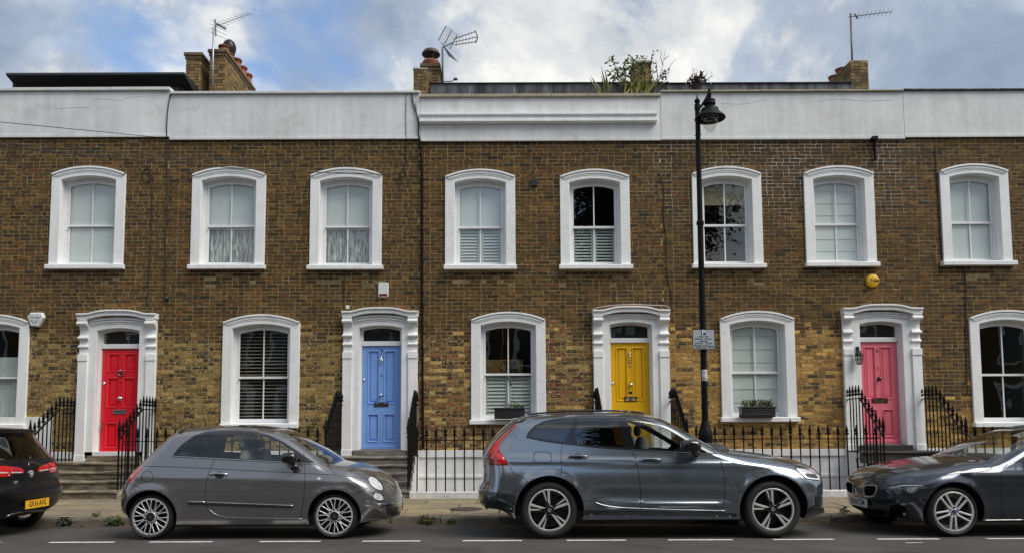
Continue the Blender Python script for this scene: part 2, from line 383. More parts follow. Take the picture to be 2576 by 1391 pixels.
def palette(x, z):
    r = rnd.random(); k = rnd.uniform(.70, 1.30)
    old = is_old(x, z)
    if not old:
        grime = 0.82 if z > 6.9 else 1.0
        if 3.4 < x < 8.4 and z > 5.9: grime *= 0.85
        if r < .62: c = (0.086, 0.056, 0.022)
        elif r < .80: c = (0.055, 0.040, 0.022)
        elif r < .93: c = (0.128, 0.084, 0.030)
        elif r < .97: c = (0.034, 0.028, 0.020)
        else: c = (0.12, 0.052, 0.026)
        for (sx0, sx1, sz) in SILLS:         # soot and salts below each sill
            if sx0 - .05 < x < sx1 + .05 and sz - .34 < z < sz:
                grime *= .62 if z > sz - .16 else .85
                if rnd.random() < .16: c = (0.24, 0.22, 0.18)
        return (c[0] * k * grime * 1.14, c[1] * k * grime * .92, c[2] * k * grime * .56)
    if x < -1.75:      # olive yellow, blackened
        c = (0.165, 0.118, 0.05) if r < .40 else (0.09, 0.064, 0.03) if r < .68 else (0.25, 0.185, 0.082) if r < .86 else (0.04, 0.03, 0.02)
    elif x < 3.36:     # mixed reds, creams and black headers
        c = (0.135, 0.088, 0.036) if r < .34 else (0.06, 0.038, 0.022) if r < .58 else (0.15, 0.062, 0.034) if r < .76 else (0.34, 0.25, 0.11) if r < .92 else (0.085, 0.03, 0.022)
    else:              # golden
        c = (0.275, 0.168, 0.054) if r < .50 else (0.17, 0.10, 0.036) if r < .74 else (0.38, 0.25, 0.09) if r < .89 else (0.06, 0.04, 0.025)
    return (c[0] * k * 1.42, c[1] * k * 1.24, c[2] * k * .86)
brick_me = []; old_me = []
def brick_meshes():
    for k in range(6):
        r = random.Random(100 + k); m = MB(); j = lambda a: r.uniform(-a, a)
        fr = [(-.5 + j(.012), -1 + j(.12), -.5 + j(.03)), (.5 + j(.012), -1 + j(.12), -.5 + j(.03)), (.5 + j(.012), -1 + j(.12), .5 + j(.03)), (-.5 + j(.012), -1 + j(.12), .5 + j(.03))]
        bk = [(-.5, 0, -.5), (.5, 0, -.5), (.5, 0, .5), (-.5, 0, .5)]
        me = bpy.data.meshes.new('brick'); me.from_pydata(fr + bk, [], [(0, 1, 2, 3), (4, 5, 1, 0), (5, 6, 2, 1), (6, 7, 3, 2), (7, 4, 0, 3)]); me.materials.append(BR_OBJ); brick_me.append(me); m2 = me.copy(); m2.materials[0] = BR_OLDO; old_me.append(m2)
brick_meshes()
def brick_list(x0, x1, z0, z1, excl, pal, phase=0):
    out = []; row = int(math.floor(z0 / PITCHZ)); z = row * PITCHZ
    while z < z1:
        zz0, zz1 = max(z, z0), min(z + PITCHZ - JT, z1); zm = (zz0 + zz1) / 2
        if zz1 - zz0 > .02:
            x = x0 - rnd.uniform(0, .02) - (0 if row % 2 else (ST - HD) / 2 + HD / 2 + JT / 2); i = 0; iv = sorted(excl(zm))
            while x < x1:
                w = ST if i % 2 == 0 else HD
                w *= rnd.uniform(.965, 1.03)
                if rnd.random() < .05: w = HD if w > .15 else ST
                a, b2 = max(x, x0), min(x + w, x1); segs = [(a, b2)]
                for (e0, e1) in iv:
                    ns = []
                    for (p, q2) in segs:
                        if q2 <= e0 or p >= e1: ns.append((p, q2))
                        else:
                            if p < e0: ns.append((p, e0))
                            if q2 > e1: ns.append((e1, q2))
                    segs = ns
                for p, q2 in segs:
                    if q2 - p > .03: out.append((p, q2, zz0, zz1, pal((p + q2) / 2, zm)))
                x += w + JT; i += 1
        z += PITCHZ; row += 1
    return out
def lay(wall, bricks, y=0.0, n_single=300, sign=-1):
    score = []
    for i, (p, q, a, b2, c) in enumerate(bricks):
        d = (Vector(((p + q) / 2, y, (a + b2) / 2)) - CAM); px = PPX + FPX * d.dot(_r) / d.dot(_f)
        vis = a > 1.5 and 20 < px < 2556
        score.append((0 if vis else 1, -(q - p) * (b2 - a) / d.length_squared, i))
    single = set(s[2] for s in sorted(score)[:n_single]) if n_single else set()
    both = [MB(), MB()]; j = lambda a: rnd.uniform(-a, a)
    for i, (p, q, a, b2, c) in enumerate(bricks):
        old = is_old((p + q) / 2, (a + b2) / 2); m = both[old]
        dp = .0045 + rnd.uniform(-.002, .003)
        if i in single:
            place(rnd.choice(old_me if old else brick_me), 'brick', wall, ((p + q) / 2, y, (a + b2) / 2), None, (q - p, dp, b2 - a), c)
        else:
            m.add([(p + j(.003), y - dp + j(.002), a + j(.003)), (q + j(.003), y - dp + j(.002), a + j(.003)), (q + j(.003), y - dp + j(.002), b2 + j(.003)), (p + j(.003), y - dp + j(.002), b2 + j(.003)), (p, y, a), (q, y, a), (q, y, b2), (p, y, b2)],
                  [(0, 1, 2, 3), (4, 5, 1, 0), (5, 6, 2, 1), (6, 7, 3, 2), (7, 4, 0, 3)]); m.c += [c] * 8
    for m, mm in zip(both, (BR_ATTR, BR_OLD)):
        if m.v: m.build('brickwork', mm, wall, kind='stuff')

def mortar_material():
    m = mat('lime_mortar', (0.36, 0.262, 0.115), 0.95, var=0.28, vscale=9, bump=0.6, bscale=80, fine=0.25)
    nt = m.node_tree; N, L = nt.nodes.new, nt.links.new; b = nt.nodes['Principled BSDF']
    src = b.inputs['Base Color'].links[0].from_socket
    geo = N('ShaderNodeNewGeometry'); sep = N('ShaderNodeSeparateXYZ'); L(geo.outputs['Position'], sep.inputs[0])
    def band(sock, a, c):
        r = N('ShaderNodeMapRange'); r.interpolation_type = 'SMOOTHSTEP'; r.inputs['From Min'].default_value = a; r.inputs['From Max'].default_value = c; L(sock, r.inputs['Value']); return r.outputs['Result']
    def mult(a, c):
        q = N('ShaderNodeMath'); q.operation = 'MULTIPLY'; L(a, q.inputs[0]); L(c, q.inputs[1]); return q.outputs[0]
    nz = N('ShaderNodeTexNoise'); nz.inputs['Scale'].default_value = 0.9; nz.inputs['Detail'].default_value = 7; L(geo.outputs['Position'], nz.inputs['Vector'])
    # salts have bloomed white over the upper brickwork of the house behind the lamp post
    f = mult(mult(mult(band(sep.outputs['X'], 2.6, 4.2), band(sep.outputs['X'], 9.2, 8.0)), band(sep.outputs['Z'], 5.2, 6.9)), band(nz.outputs['Fac'], 0.34, 0.55))
    mx = N('ShaderNodeMix'); mx.data_type = 'RGBA'; L(f, mx.inputs['Factor']); L(src, mx.inputs[6]); mx.inputs[7].default_value = (0.56, 0.52, 0.45, 1)
    # the lower storey was repointed in a yellower, paler mortar
    f2 = mult(band(sep.outputs['Z'], 3.5, 3.3), band(sep.outputs['X'], -1.6, -1.9))
    mx2 = N('ShaderNodeMix'); mx2.data_type = 'RGBA'; L(band(sep.outputs['Z'], 3.45, 3.3), mx2.inputs['Factor']); L(mx.outputs[2], mx2.inputs[6]); mx2.inputs[7].default_value = (0.43, 0.325, 0.145, 1)
    vm = N('ShaderNodeMix'); vm.data_type = 'RGBA'; vm.blend_type = 'MULTIPLY'; vm.inputs['Factor'].default_value = 0.5
    L(mx2.outputs[2], vm.inputs[6]); n2 = N('ShaderNodeTexNoise'); n2.inputs['Scale'].default_value = 3.0; n2.inputs['Detail'].default_value = 8; L(geo.outputs['Position'], n2.inputs['Vector'])
    L(n2.outputs['Color'], vm.inputs[7]); vm2 = N('ShaderNodeMix'); vm2.data_type = 'RGBA'; vm2.inputs['Factor'].default_value = 0.0
    L(mx2.outputs[2], b.inputs['Base Color']); return m
MORTAR = mortar_material()

# ------------------------------------------------------------------ sash windows
TANBLIND = mat('tan_blind', (0.30, 0.27, 0.18), 0.85, var=0.05)
SHUTTER = mat('shutter_paint', (0.62, 0.66, 0.62), 0.5, var=0.03)
LACE = mat('lace_net', (0.70, 0.74, 0.72), 0.9, var=0.2, vscale=30, hue2=((0.16, 0.175, 0.16), 9.0), stretch=(3.0, 3.0, 0.55))  # lace pattern stretched upright, painting the light and dark of the folds
VENET = mat('venetian_slat', (0.36, 0.34, 0.30), 0.5, var=0.05)
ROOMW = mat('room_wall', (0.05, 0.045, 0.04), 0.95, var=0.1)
def shape(me_name, m, mm):
    me = bpy.data.meshes.new(me_name); me.from_pydata(m.v, [], m.f); me.materials.append(mm); return me
def sash_window(house, cxp, wp, yap, ysb, sillp, kind, trim=STUCCO, ov=0.0, moulded=True):
    mid = (yap + ysb) / 2
    cx = at(cxp, mid, -.05).x; hw = (at(cxp + wp / 2, mid, -.05).x - at(cxp - wp / 2, mid, -.05).x) / 2
    za = at(cxp, yap, -.06).z; zsb = at(cxp, ysb, -.12).z; sw = (at(cxp + sillp / 2, ysb, -.12).x - at(cxp - sillp / 2, ysb, -.12).x) / 2
    zt = zsb + .095; rise = .205 * hw; hi = hw - .20; ri = .15 * hi; zia = za - .195
    W = part('window', house, (cx, 0, zsb))
    outer = arch(hw, zt, za - rise, rise, cx); inner = arch(hi, zt, zia - ri, ri, cx)
    po, pi = outer[1:] + outer[:1], inner[1:] + inner[:1]
    MB().ring(po, pi, -.05, .03, .2, closed=False).build('architrave', trim, W, bevel=.008)
    lerp = lambda t: [(a[0] * (1 - t) + b2[0] * t, a[1] * (1 - t) + b2[1] * t) for a, b2 in zip(outer[2:], inner[2:])]
    for t0, t1, yy in ((-.03, .17, -.085), (.26, .44, -.068), (.52, .60, -.06)):
        MB().ring(lerp(t0), lerp(t1), yy, -.04, -.04, closed=False).build('hood_moulding', trim, W, bevel=.005)
    s = MB(); s.prismx([(-.125, zsb), (.16, zsb), (.16, zt + .012), (-.115, zt - .004), (-.125, zt - .012)], cx - sw, cx + sw); s.build('sill', trim, W, bevel=.006)
    # box frame and sashes
    f1 = arch(hi + .015, zt + .005, zia - ri, ri, cx); f2 = arch(hi - .045, zt + .03, zia - ri - .035, ri * .93, cx)
    MB().ring(f1, f2, .125, .24, .20).build('frame', GLOSSW, W, bevel=.004)
    gl = hi - .10; gz0 = zt + .10; gap = zia - .105; gr = ri * .85; gs = gap - gr; zm = zt + (gap - zt) * .49
    so, si = arch(hi - .047, zm - .024, zia - ri - .037, ri * .93, cx), arch(gl, zm + .022, gs, gr, cx)
    MB().ring(so, si, .148, .185, .17).build('sash', GLOSSW, W, bevel=.004)
    so, si = arch(hi - .047, zt + .032, zm + .022, 0, cx), arch(gl, gz0, zm - .024, 0, cx)
    MB().ring(so, si, .178, .22, .20).build('sash', GLOSSW, W, bevel=.004)
    MB().box(cx - .012, cx + .012, .15, .172, zm + .02, gs + gr + .004).build('glazing_bar', GLOSSW, W)
    MB().box(cx - .012, cx + .012, .18, .202, gz0 - .004, zm - .02).build('glazing_bar', GLOSSW, W)
    up = arch(gl, zm + .02, gs, gr, cx, 14)
    right = [(cx, zm + .02)] + [p for p in up[1:] if p[0] >= cx - 1e-6]
    left = [(2 * cx - p[0], p[1]) for p in right][::-1]
    for poly, yy in ((right, .164), (left, .164), ([(cx, gz0), (cx + gl, gz0), (cx + gl, zm - .02), (cx, zm - .02)], .194), ([(cx - gl, gz0), (cx, gz0), (cx, zm - .02), (cx - gl, zm - .02)], .194)):
        MB().add([(p[0], yy, p[1]) for p in poly], [tuple(range(len(poly)))]).build('pane', PANE, W)
    m = MB()
    for sx in (-1, 1): m.box(cx + sx * (hi - .06) - .012, cx + sx * (hi - .06) + .012, .14, .16, zm - .09, zm - .024)
    m.build('sash_horn', GLOSSW, W)
    # what hangs behind the glass
    yb = .212 if kind in ('blind', 'roman', 'net', 'blind_top') else .25; zb0, zb1 = zt + .03, zia - .02
    def flat(z0, z1, m_, nm='blind', y=yb): MB().box(cx - gl - .04, cx + gl + .04, y, y + .006, z0, z1).build(nm, m_, W)
    def shutters(z0, z1, tilt):
        me = shape('slat', MB().box(-.5, .5, -.034, .034, -.005, .005), SHUTTER)
        for sx in (-1, 1):
            xa, xb = (cx - gl - .02, cx - .012) if sx < 0 else (cx + .012, cx + gl + .02)
            m = MB(); m.box(xa, xa + .045, yb - .02, yb + .015, z0, z1); m.box(xb - .045, xb, yb - .02, yb + .015, z0, z1); m.box(xa, xb, yb - .02, yb + .015, z0, z0 + .05); m.box(xa, xb, yb - .02, yb + .015, z1 - .05, z1)
            m.build('shutter_frame', SHUTTER, W)
            n = 11
            for k in range(n): place(me, 'slat', W, ((xa + xb) / 2, yb, z0 + .06 + (z1 - z0 - .12) * (k + .5) / n), (tilt, 0, 0), ((xb - xa - .09), 1, 1))
    if kind == 'blind': flat(zb0, zb1, BLIND)
    elif kind == 'roman':
        n = 7; hgt = (zb1 - zb0) / n
        for k in range(n): MB().prismx([(yb - .012, zb0 + k * hgt), (yb + .004, zb0 + k * hgt), (yb + .004, zb0 + (k + 1) * hgt), (yb, zb0 + (k + 1) * hgt)], cx - gl - .04, cx + gl + .04).build('blind_fold', BLIND, W)
    elif kind == 'net':
        flat(zm - .06, zb1, BLIND)
        m = MB(); n = 90; xs = [cx - gl - .04 + (2 * gl + .08) * i / n for i in range(n + 1)]
        for i, x in enumerate(xs):
            yy = yb + .04 + .018 * math.sin(i * .62 + math.sin(i * .21) * 1.6)
            m.v += [(x, yy, zb0), (x, yy, zm)]
        m.f = [(2 * i, 2 * i + 2, 2 * i + 3, 2 * i + 1) for i in range(n)]
        m.build('net_curtain', LACE, W, smooth=True)
    elif kind in ('shutter', 'shutter_dark'):
        if kind == 'shutter': flat(zm - .02, zb1, BLIND, y=.215)
        shutters(zb0, zm + .02, 1.05 if kind == 'shutter' else .75)
    elif kind == 'panel_shutter':
        z1 = zm + .44
        for k in range(4):
            xa = cx - gl - .03 + (2 * gl + .06) * k / 4; xb = xa + (2 * gl + .06) / 4 - .006
            MB().box(xa, xb, yb, yb + .02, zb0, z1).build('shutter_leaf', SHUTTER, W)
            for za_, zb_ in ((zb0 + .1, zb0 + .62), (zb0 + .72, z1 - .08)): MB().box(xa + .06, xb - .06, yb - .008, yb, za_, zb_).build('shutter_panel', SHUTTER, W, bevel=.006)
    elif kind == 'blind_top': flat(zb1 - .52, zb1, TANBLIND); MB().box(cx - gl - .04, cx + gl + .04, yb - .012, yb + .01, zb1 - .535, zb1 - .515).build('blind_bar', TANBLIND, W)
    elif kind == 'venetian':
        me = shape('slat', MB().box(-.5, .5, -.025, .025, -.0012, .0012), VENET); n = 27
        for k in range(n): place(me, 'slat', W, (cx, yb, zb0 + .02 + (zb1 - zb0 - .06) * (k + .5) / n), (.42, 0, 0), (2 * gl + .04, 1, 1))
        m = MB()
        for x in (cx - gl * .75, cx + gl * .75): m.tube([(x, yb - .024, zb0), (x, yb - .024, zb1)], .002, 4)
        m.build('blind_cord', VENET, W)
    # room behind: floor, ceiling, side walls and (unless it opens on a garden) the back wall
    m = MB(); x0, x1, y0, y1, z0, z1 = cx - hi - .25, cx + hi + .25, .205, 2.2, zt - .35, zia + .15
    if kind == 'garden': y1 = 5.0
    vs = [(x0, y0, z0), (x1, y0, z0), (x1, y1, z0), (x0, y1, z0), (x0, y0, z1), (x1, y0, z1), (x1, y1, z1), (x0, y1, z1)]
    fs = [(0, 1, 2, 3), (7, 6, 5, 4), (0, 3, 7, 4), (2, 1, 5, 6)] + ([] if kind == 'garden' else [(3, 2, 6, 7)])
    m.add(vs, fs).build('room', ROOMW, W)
    if kind == 'garden':
        shutters(zb0, zm + .02, 1.05)
        m = MB(); m.box(cx + .42, x1, 4.9, 5.0, z0, z1); m.box(x0, x1, 4.9, 5.0, zm + .75, z1); m.build('rear_wall', ROOMW, W)
        GWl = MB().box(cx - 3, cx + 3, 7.01, 7.2, 0, zm + 1.9).build('garden_wall', MORTAR, W); q = MB()
        for (p_, q_, a_, b_, c_) in brick_list(cx - 1.6, cx + 1.6, zm - .3, zm + 1.8, lambda z: [], lambda x, z: tuple(v * rnd.uniform(.8, 1.2) for v in (0.36, 0.22, 0.08))): q.add([(p_, 7.0, a_), (q_, 7.0, a_), (q_, 7.0, b_), (p_, 7.0, b_)], [(0, 1, 2, 3)]); q.c += [c_] * 4
        q.build('garden_bricks', BR_ATTR, W, kind='stuff'); r3 = random.Random(9); q = MB()
        for _ in range(260):
            p3 = Vector((cx + .28 + r3.gauss(0, .22), 6.3 + r3.gauss(0, .2), zm + .35 + r3.gauss(0, .3))); d3 = Vector((r3.gauss(0, 1), r3.gauss(0, .5), r3.gauss(.3, 1))).normalized() * .16; s3 = d3.cross(Vector((0, 1, .3))).normalized() * .03; q.add([p3, p3 + d3 * .5 + s3, p3 + d3, p3 + d3 * .5 - s3], [(0, 1, 2, 3)])
        q.build('garden_foliage', mat('garden_leaf', (0.10, 0.14, 0.05), 0.6, var=0.4, vscale=10), W, kind='stuff')
        MB().box(cx - .35, cx + .3, 3.0, 3.4, zm - .2, zm + .2).build('dark_chair_back', DARK, W)
    SILLS.append((cx - sw, cx + sw, zsb))
    return dict(cx=cx, hw=hw, z0=zsb, zs=za - rise, rise=rise, sw=sw, zt=zt, hi=hi, zia=zia)
def opening_interval(o, z):
    if z < o['z0'] - .005 or z > o['zs'] + o['rise'] - .03: return []
    if z < o['zt']: return [(o['cx'] - o['sw'] + .01, o['cx'] + o['sw'] - .01)]
    if z < o['zs']: return [(o['cx'] - o['hw'] + .02, o['cx'] + o['hw'] - .02)]
    R = (o['hw'] ** 2 + o['rise'] ** 2) / (2 * o['rise']); zc = o['zs'] + o['rise'] - R; h = math.sqrt(max(0, R * R - (z + .02 - zc) ** 2))
    return [(o['cx'] - h, o['cx'] + h)] if h > .02 else []

# ------------------------------------------------------------------ front doors
STEPM = mat('worn_step_stone', (0.27, 0.225, 0.15), 0.85, var=0.3, vscale=5, bump=0.5, bscale=30, hue2=((0.09, 0.075, 0.05), 4.0), stretch=(1, 1, 2.5))
STEPG = mat('grey_step_stone', (0.24, 0.215, 0.185), 0.85, var=0.28, vscale=4, bump=0.5, bscale=25, hue2=((0.12, 0.105, 0.09), 5.0), stretch=(1, 1, 5))
STEPB = mat('black_painted_step', (0.035, 0.032, 0.030), 0.6, var=0.3, vscale=6, bump=0.3, bscale=30)
BRASS = mat('dull_brass', (0.10, 0.075, 0.04), 0.4, 0.8, var=0.2)
GLYPH = mat('black_lettering', (0.015, 0.015, 0.016), 0.6, var=0)
def front_door(house, cxp, wp, yap, ytop, ybot, paint, style, number=None, num_on='door', cover=None):
    cx = at(cxp, 960, 0).x; hw = (at(cxp + wp / 2, 960, -.06).x - at(cxp - wp / 2, 960, -.06).x) / 2
    zap = at(cxp, yap, -.18).z; z1 = at(cxp, ytop, .14).z; z0 = at(cxp, ybot, .14).z; dw = .405
    zc = zap - .075                                                 # flat shoulders of the cornice
    zf1 = z1 + .385; zb = z0 - .11
    D = part('doorway', house, (cx, 0, z0))
    ow = dw + .035; ozs, orr = z1 + .36, .055                        # opening spring and rise
    po = arch(hw - .01, zb, zc - .12, .06, cx); pi = arch(ow, zb, ozs, orr, cx)
    MB().ring(po[1:] + po[:1], pi[1:] + pi[:1], -.05, .03, .2, closed=False).build('surround', STUCCO, D, bevel=.006)
    for t0, t1, yy in ((.12, .26, -.095), (.32, .46, -.08), (.56, .62, -.064)):
        def pth(t):
            out = []
            for k in range(15):
                u = 1 - 2 * k / 14; x = cx + u * (hw - .235); zt_ = zc - .11 + .055 * (1 - u * u); zi_ = ozs + orr * (1 - u * u) ; out.append((x, zt_ * (1 - t) + zi_ * t))
            return out
        MB().ring(pth(t0), pth(t1), yy, -.045, -.045, closed=False).build('arch_moulding', STUCCO, D, bevel=.004)
    def cpath(dz):
        out = []
        for k in range(25):
            u = 1 - 2 * k / 24; e = max(0, 1 - (abs(u) / .78) ** 2); out.append((cx + u * (hw + .012), zc + dz + .075 * (e * e * (3 - 2 * e))))
        return out
    MB().ring(cpath(0), cpath(-.035), -.2, 0, 0, closed=False).build('cornice', STUCCO, D, bevel=.006)
    MB().ring([(p[0] * .995 + cx * .005, p[1]) for p in cpath(-.035)], [(p[0] * .995 + cx * .005, p[1]) for p in cpath(-.115)], -.165, 0, 0, closed=False).build('cornice_fascia', STUCCO, D, bevel=.006)
    for sx in (-1, 1):
        xo = cx + sx * (hw - .005); xi = cx + sx * (hw - .20); xa, xb = min(xo, xi), max(xo, xi); zt_ = zc - .115
        MB().box(xa, xb, -.085, 0, zb, zt_ - .86).build('pilaster', STUCCO, D, bevel=.006)
        MB().box(xa - .004, xb + .004, -.10, 0, zt_ - .86, zt_ - .72).build('pilaster_block', STUCCO, D, bevel=.006)
        MB().box(xa - .006, xb + .012 if sx < 0 else xb + .006, -.10, 0, zb - .02, zb + .11).build('plinth_block', STUCCO, D, bevel=.006)
        prof = []                                                    # scrolled console
        for k in range(40):
            t = k / 39; zz = zt_ - t * .62
            yy = -.165 + .0 * t
            yy = -.045 - .125 * (math.cos(min(1, t / .42) * math.pi) * .5 + .5) - .06 * math.exp(-((t - .60) / .07) ** 2) - .035 * math.exp(-((t - .90) / .06) ** 2) + .02 * math.exp(-((t - .40) / .05) ** 2)
            prof.append((min(yy, -.052), zz))
        poly = [(0.0, zt_), (0.0, zt_ - .62)] + prof[::-1]
        MB().prismx(poly, xa + .004, xb - .004).build('console', STUCCO, D, smooth=True, bevel=.004, angle=35)
        for zz, yy, rr in ((zt_ - .09, -.165, .042), (zt_ - .385, -.112, .028), (zt_ - .565, -.085, .024)): MB().tube([(xa - .006, yy + .02, zz), (xb + .006, yy + .02, zz)], rr, 14).build('scroll', STUCCO, D, smooth=True, angle=40)
    # frame, transom, fanlight, leaf
    fr = MB()
    for sx in (-1, 1): fr.box(min(cx + sx * dw, cx + sx * (ow + .01)), max(cx + sx * dw, cx + sx * (ow + .01)), .10, .21, z0 - .005, ozs + orr)
    fr.box(cx - dw, cx + dw, .09, .2, z1 + .004, z1 + .08); fr.build('frame', GLOSSW, D, bevel=.004)
    fo, fi = arch(ow, z1 + .08, ozs, orr, cx), arch(dw - .022, z1 + .105, ozs - .035, orr * .9, cx)
    MB().ring(fo, fi, .13, .2, .16).build('fanlight_frame', GLOSSW, D, bevel=.003)
    MB().add([(p[0], .15, p[1]) for p in fi], [tuple(range(len(fi)))]).build('fanlight_pane', PANE, D)
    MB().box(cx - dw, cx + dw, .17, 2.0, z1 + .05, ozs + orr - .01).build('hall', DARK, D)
    leaf = MB(); yl, yf, sk = .135, .152, .10
    cols = ((-dw + .004 + .115, -.05), (.05, dw - .004 - .115)); H = z1 - z0
    rows_ = [(.07, .34), (.44, .955)] if style == 4 else [(.065, .30), (.445, .725), (.785, .955)]
    xs = [-dw + .004] + [v for c in cols for v in c] + [dw - .004]
    zr = [0.0] + [v for r in rows_ for v in r] + [1.0]
    for i in range(0, len(xs) - 1, 2): leaf.box(cx + xs[i], cx + xs[i + 1], yl, yl + .05, z0, z1)
    for c in cols:
        for i in range(0, len(zr) - 1, 2): leaf.box(cx + c[0], cx + c[1], yl, yl + .05, z0 + zr[i] * H, z0 + zr[i + 1] * H)
    DO = leaf.build('door', paint, house)
    MB().box(cx - dw + .004, cx + dw - .004, yl - .03, yl, z0, z0 + .075).build('weather_bar', paint, DO, bevel=.008)
    for c in cols:
        for r in rows_:
            xa, xb, za, zb_ = cx + c[0], cx + c[1], z0 + r[0] * H, z0 + r[1] * H
            def rect(i): return [(xa + i, za + i), (xb - i, za + i), (xb - i, zb_ - i), (xa + i, zb_ - i)]
            m = MB()
            for (i0, y0_), (i1, y1_) in zip(((0, yl), (-.006, yl - .008), (.008, yl - .012), (.022, yl + .004), (.028, yl + .03), (.045, yl + .03), (.062, yl + .014)), ((-.006, yl - .008), (.008, yl - .012), (.022, yl + .004), (.028, yl + .03), (.045, yl + .03), (.062, yl + .014), (.064, yl + .014))):
                a, b2 = rect(i0), rect(i1)
                for k in range(4):
                    n = (k + 1) % 4; m.add([(a[k][0], y0_, a[k][1]), (a[n][0], y0_, a[n][1]), (b2[n][0], y1_, b2[n][1]), (b2[k][0], y1_, b2[k][1])], [(0, 1, 2, 3)])
            q = rect(.064); m.add([(p[0], yl + .014, p[1]) for p in q], [(0, 1, 2, 3)]); m.build('panel', paint, DO)
    def zz(py): return at(cxp, py, .13).z
    return dict(D=D, DO=DO, cx=cx, hw=hw, z0=z0, z1=z1, zs=zc - .02, rise=.01, yl=yl, zz=zz, zap=zap, zt=zb, sw=hw, H=H)
def knob(d, x, z, r=.032, m=CHROME):
    MB().lathe([(0, .075), (r * .6, .073), (r, .055), (r * .9, .038), (r * .4, .026), (r * .45, .01), (r * 1.05, .006), (r * 1.05, 0)], 16, (d['cx'] + x, d['yl'], z), 'y').build('knob', m, d['DO'], smooth=True)
def letter_plate(d, z, w=.25, h=.085, frame_m=CHROME, flap_m=BRASS):
    x = d['cx']; fo = [(x - w / 2, z - h / 2), (x + w / 2, z - h / 2), (x + w / 2, z + h / 2), (x - w / 2, z + h / 2)]; fi = [(x - w / 2 + .018, z - h / 2 + .018), (x + w / 2 - .018, z - h / 2 + .018), (x + w / 2 - .018, z + h / 2 - .018), (x - w / 2 + .018, z + h / 2 - .018)]
    q = MB().ring(fo, fi, d['yl'] - .014, d['yl'], d['yl'] - .002).build('letter_plate', frame_m, d['DO'], bevel=.003)
    MB().box(fi[0][0], fi[1][0], d['yl'] - .006, d['yl'] - .001, fi[0][1], fi[2][1]).build('letter_flap', flap_m, d['DO'])
def latch(d, x, z, s=.035, m=CHROME):
    MB().lathe([(0, .02), (s * .55, .019), (s * .6, .012), (s, .01), (s, 0)], 14, (d['cx'] + x, d['yl'], z), 'y').build('latch', m, d['DO'], smooth=True)
# ------------------------------------------------------------------ the terrace
LEAD = mat('lead_sheet', (0.10, 0.105, 0.11), 0.5, 0.2, var=0.25, vscale=5, streak=0.9)
SLATE = mat('dark_roofing', (0.022, 0.022, 0.024), 0.6, var=0.2)
COPING = mat('stone_coping', (0.36, 0.32, 0.24), 0.8, var=0.15, vscale=6, bump=0.3, bscale=30)
COPW = mat('white_coping', (0.62, 0.62, 0.60), 0.7, var=0.1, vscale=6)
POT = mat('terracotta', (0.26, 0.085, 0.042), 0.8, var=0.25, vscale=9, bump=0.3, bscale=40)
RED = mat('red_door_paint', (0.72, 0.010, 0.024), 0.3, var=0.05, vscale=4, coat=0.3)
BLUE = mat('blue_door_paint', (0.20, 0.365, 0.74), 0.35, var=0.07, vscale=4, streak=0.05, coat=0.15)
YELLOW = mat('yellow_door_paint', (0.78, 0.44, 0.008), 0.3, var=0.07, vscale=4, streak=0.05, coat=0.2)
PINK = mat('pink_door_paint', (0.82, 0.18, 0.235), 0.35, var=0.07, vscale=4, streak=0.05, coat=0.15)
houses = {}
spec = [  # key, px left, px right, y parapet bottom, y coping bottom, y top, label
    ('6', -190, 421, 346, 231, 220, 'brown brick terraced house with the red front door numbered 6'),
    ('7', 421, 1056, 351, 238, 229, 'brown brick terraced house with the blue front door numbered 7'),
    ('8', 1056, 1667, 355, 246, 236, 'brown brick terraced house with the yellow front door and long white ledge on its parapet'),
    ('9', 1667, 2285, 351, 233, 226, 'brown brick terraced house with the pink front door numbered 9, behind the lamp post'),
    ('10', 2285, 2780, 345, 229, 222, 'brick terraced house past the pink door, cut off by the picture edge, with black railings'),
]
ZW = 0.945
def glazed(px): return at(px, 600, 0).x
for key, pa, pb, ypb, yct, ytp, lab in spec:
    xa, xb = glazed(pa), glazed(pb); xm = (pa + pb) / 2; xm = min(max(xm, 100), 2480)
    h = thing('terraced_house', lab, 'house', ((xa + xb) / 2, 0, 0), 'houses of the brick terrace')
    houses[key] = dict(o=h, xa=xa, xb=xb, zb=at(xm, ypb, -.03).z, zc=at(xm, yct, -.05).z, zt=at(xm, ytp, -.1).z, op=[], ey=[])
def win(key, *a, **k):
    h = houses[key]; h['op'].append(sash_window(h['o'], *a, **k))
win('6', 218.8, 186.4, 419.3, 675.5, 196, 'blind')
win('7', 573.4, 185.8, 421.4, 676, 194, 'net')
win('7', 869.6, 180.8, 423, 677, 191, 'net')
win('8', 1207.9, 177, 426.7, 677, 184, 'shutter', trim=STUCCO_ROUGH)
win('8', 1497.1, 175.5, 426.7, 676, 185.5, 'shutter_dark', trim=STUCCO_ROUGH)
win('9', 1830.4, 175, 420, 673.5, 186.7, 'blind_top')
win('9', 2113.7, 176.7, 418.4, 669.6, 185.5, 'roman')
win('10', 2455.5, 173, 413.4, 666.6, 187, 'blind')
win('6', -27, 190, 790, 1078, 196, 'panel_shutter')
win('7', 654.9, 194.7, 790.4, 1076.3, 196, 'venetian')
win('8', 1278.9, 188, 784.3, 1066.3, 197, 'garden', trim=STUCCO_ROUGH)
win('9', 1908, 188, 782, 1060, 199, 'roman')
win('10', 2540, 190, 779.7, 1073, 198, 'dark')
doors = {}
def door(key, *a, **k):
    h = houses[key]; d = front_door(h['o'], *a, **k); doors[key] = d; h['op'].append(d); return d
d = door('6', 296, 196, 778, 877, 1143, RED, 6)
knob(d, 0, d['zz'](1001), .04); letter_plate(d, d['zz'](1035), .27, .085, CHROME, CHROME); latch(d, -.35, d['zz'](963), .03); latch(d, 0, d['zz'](960), .012, BLACK)
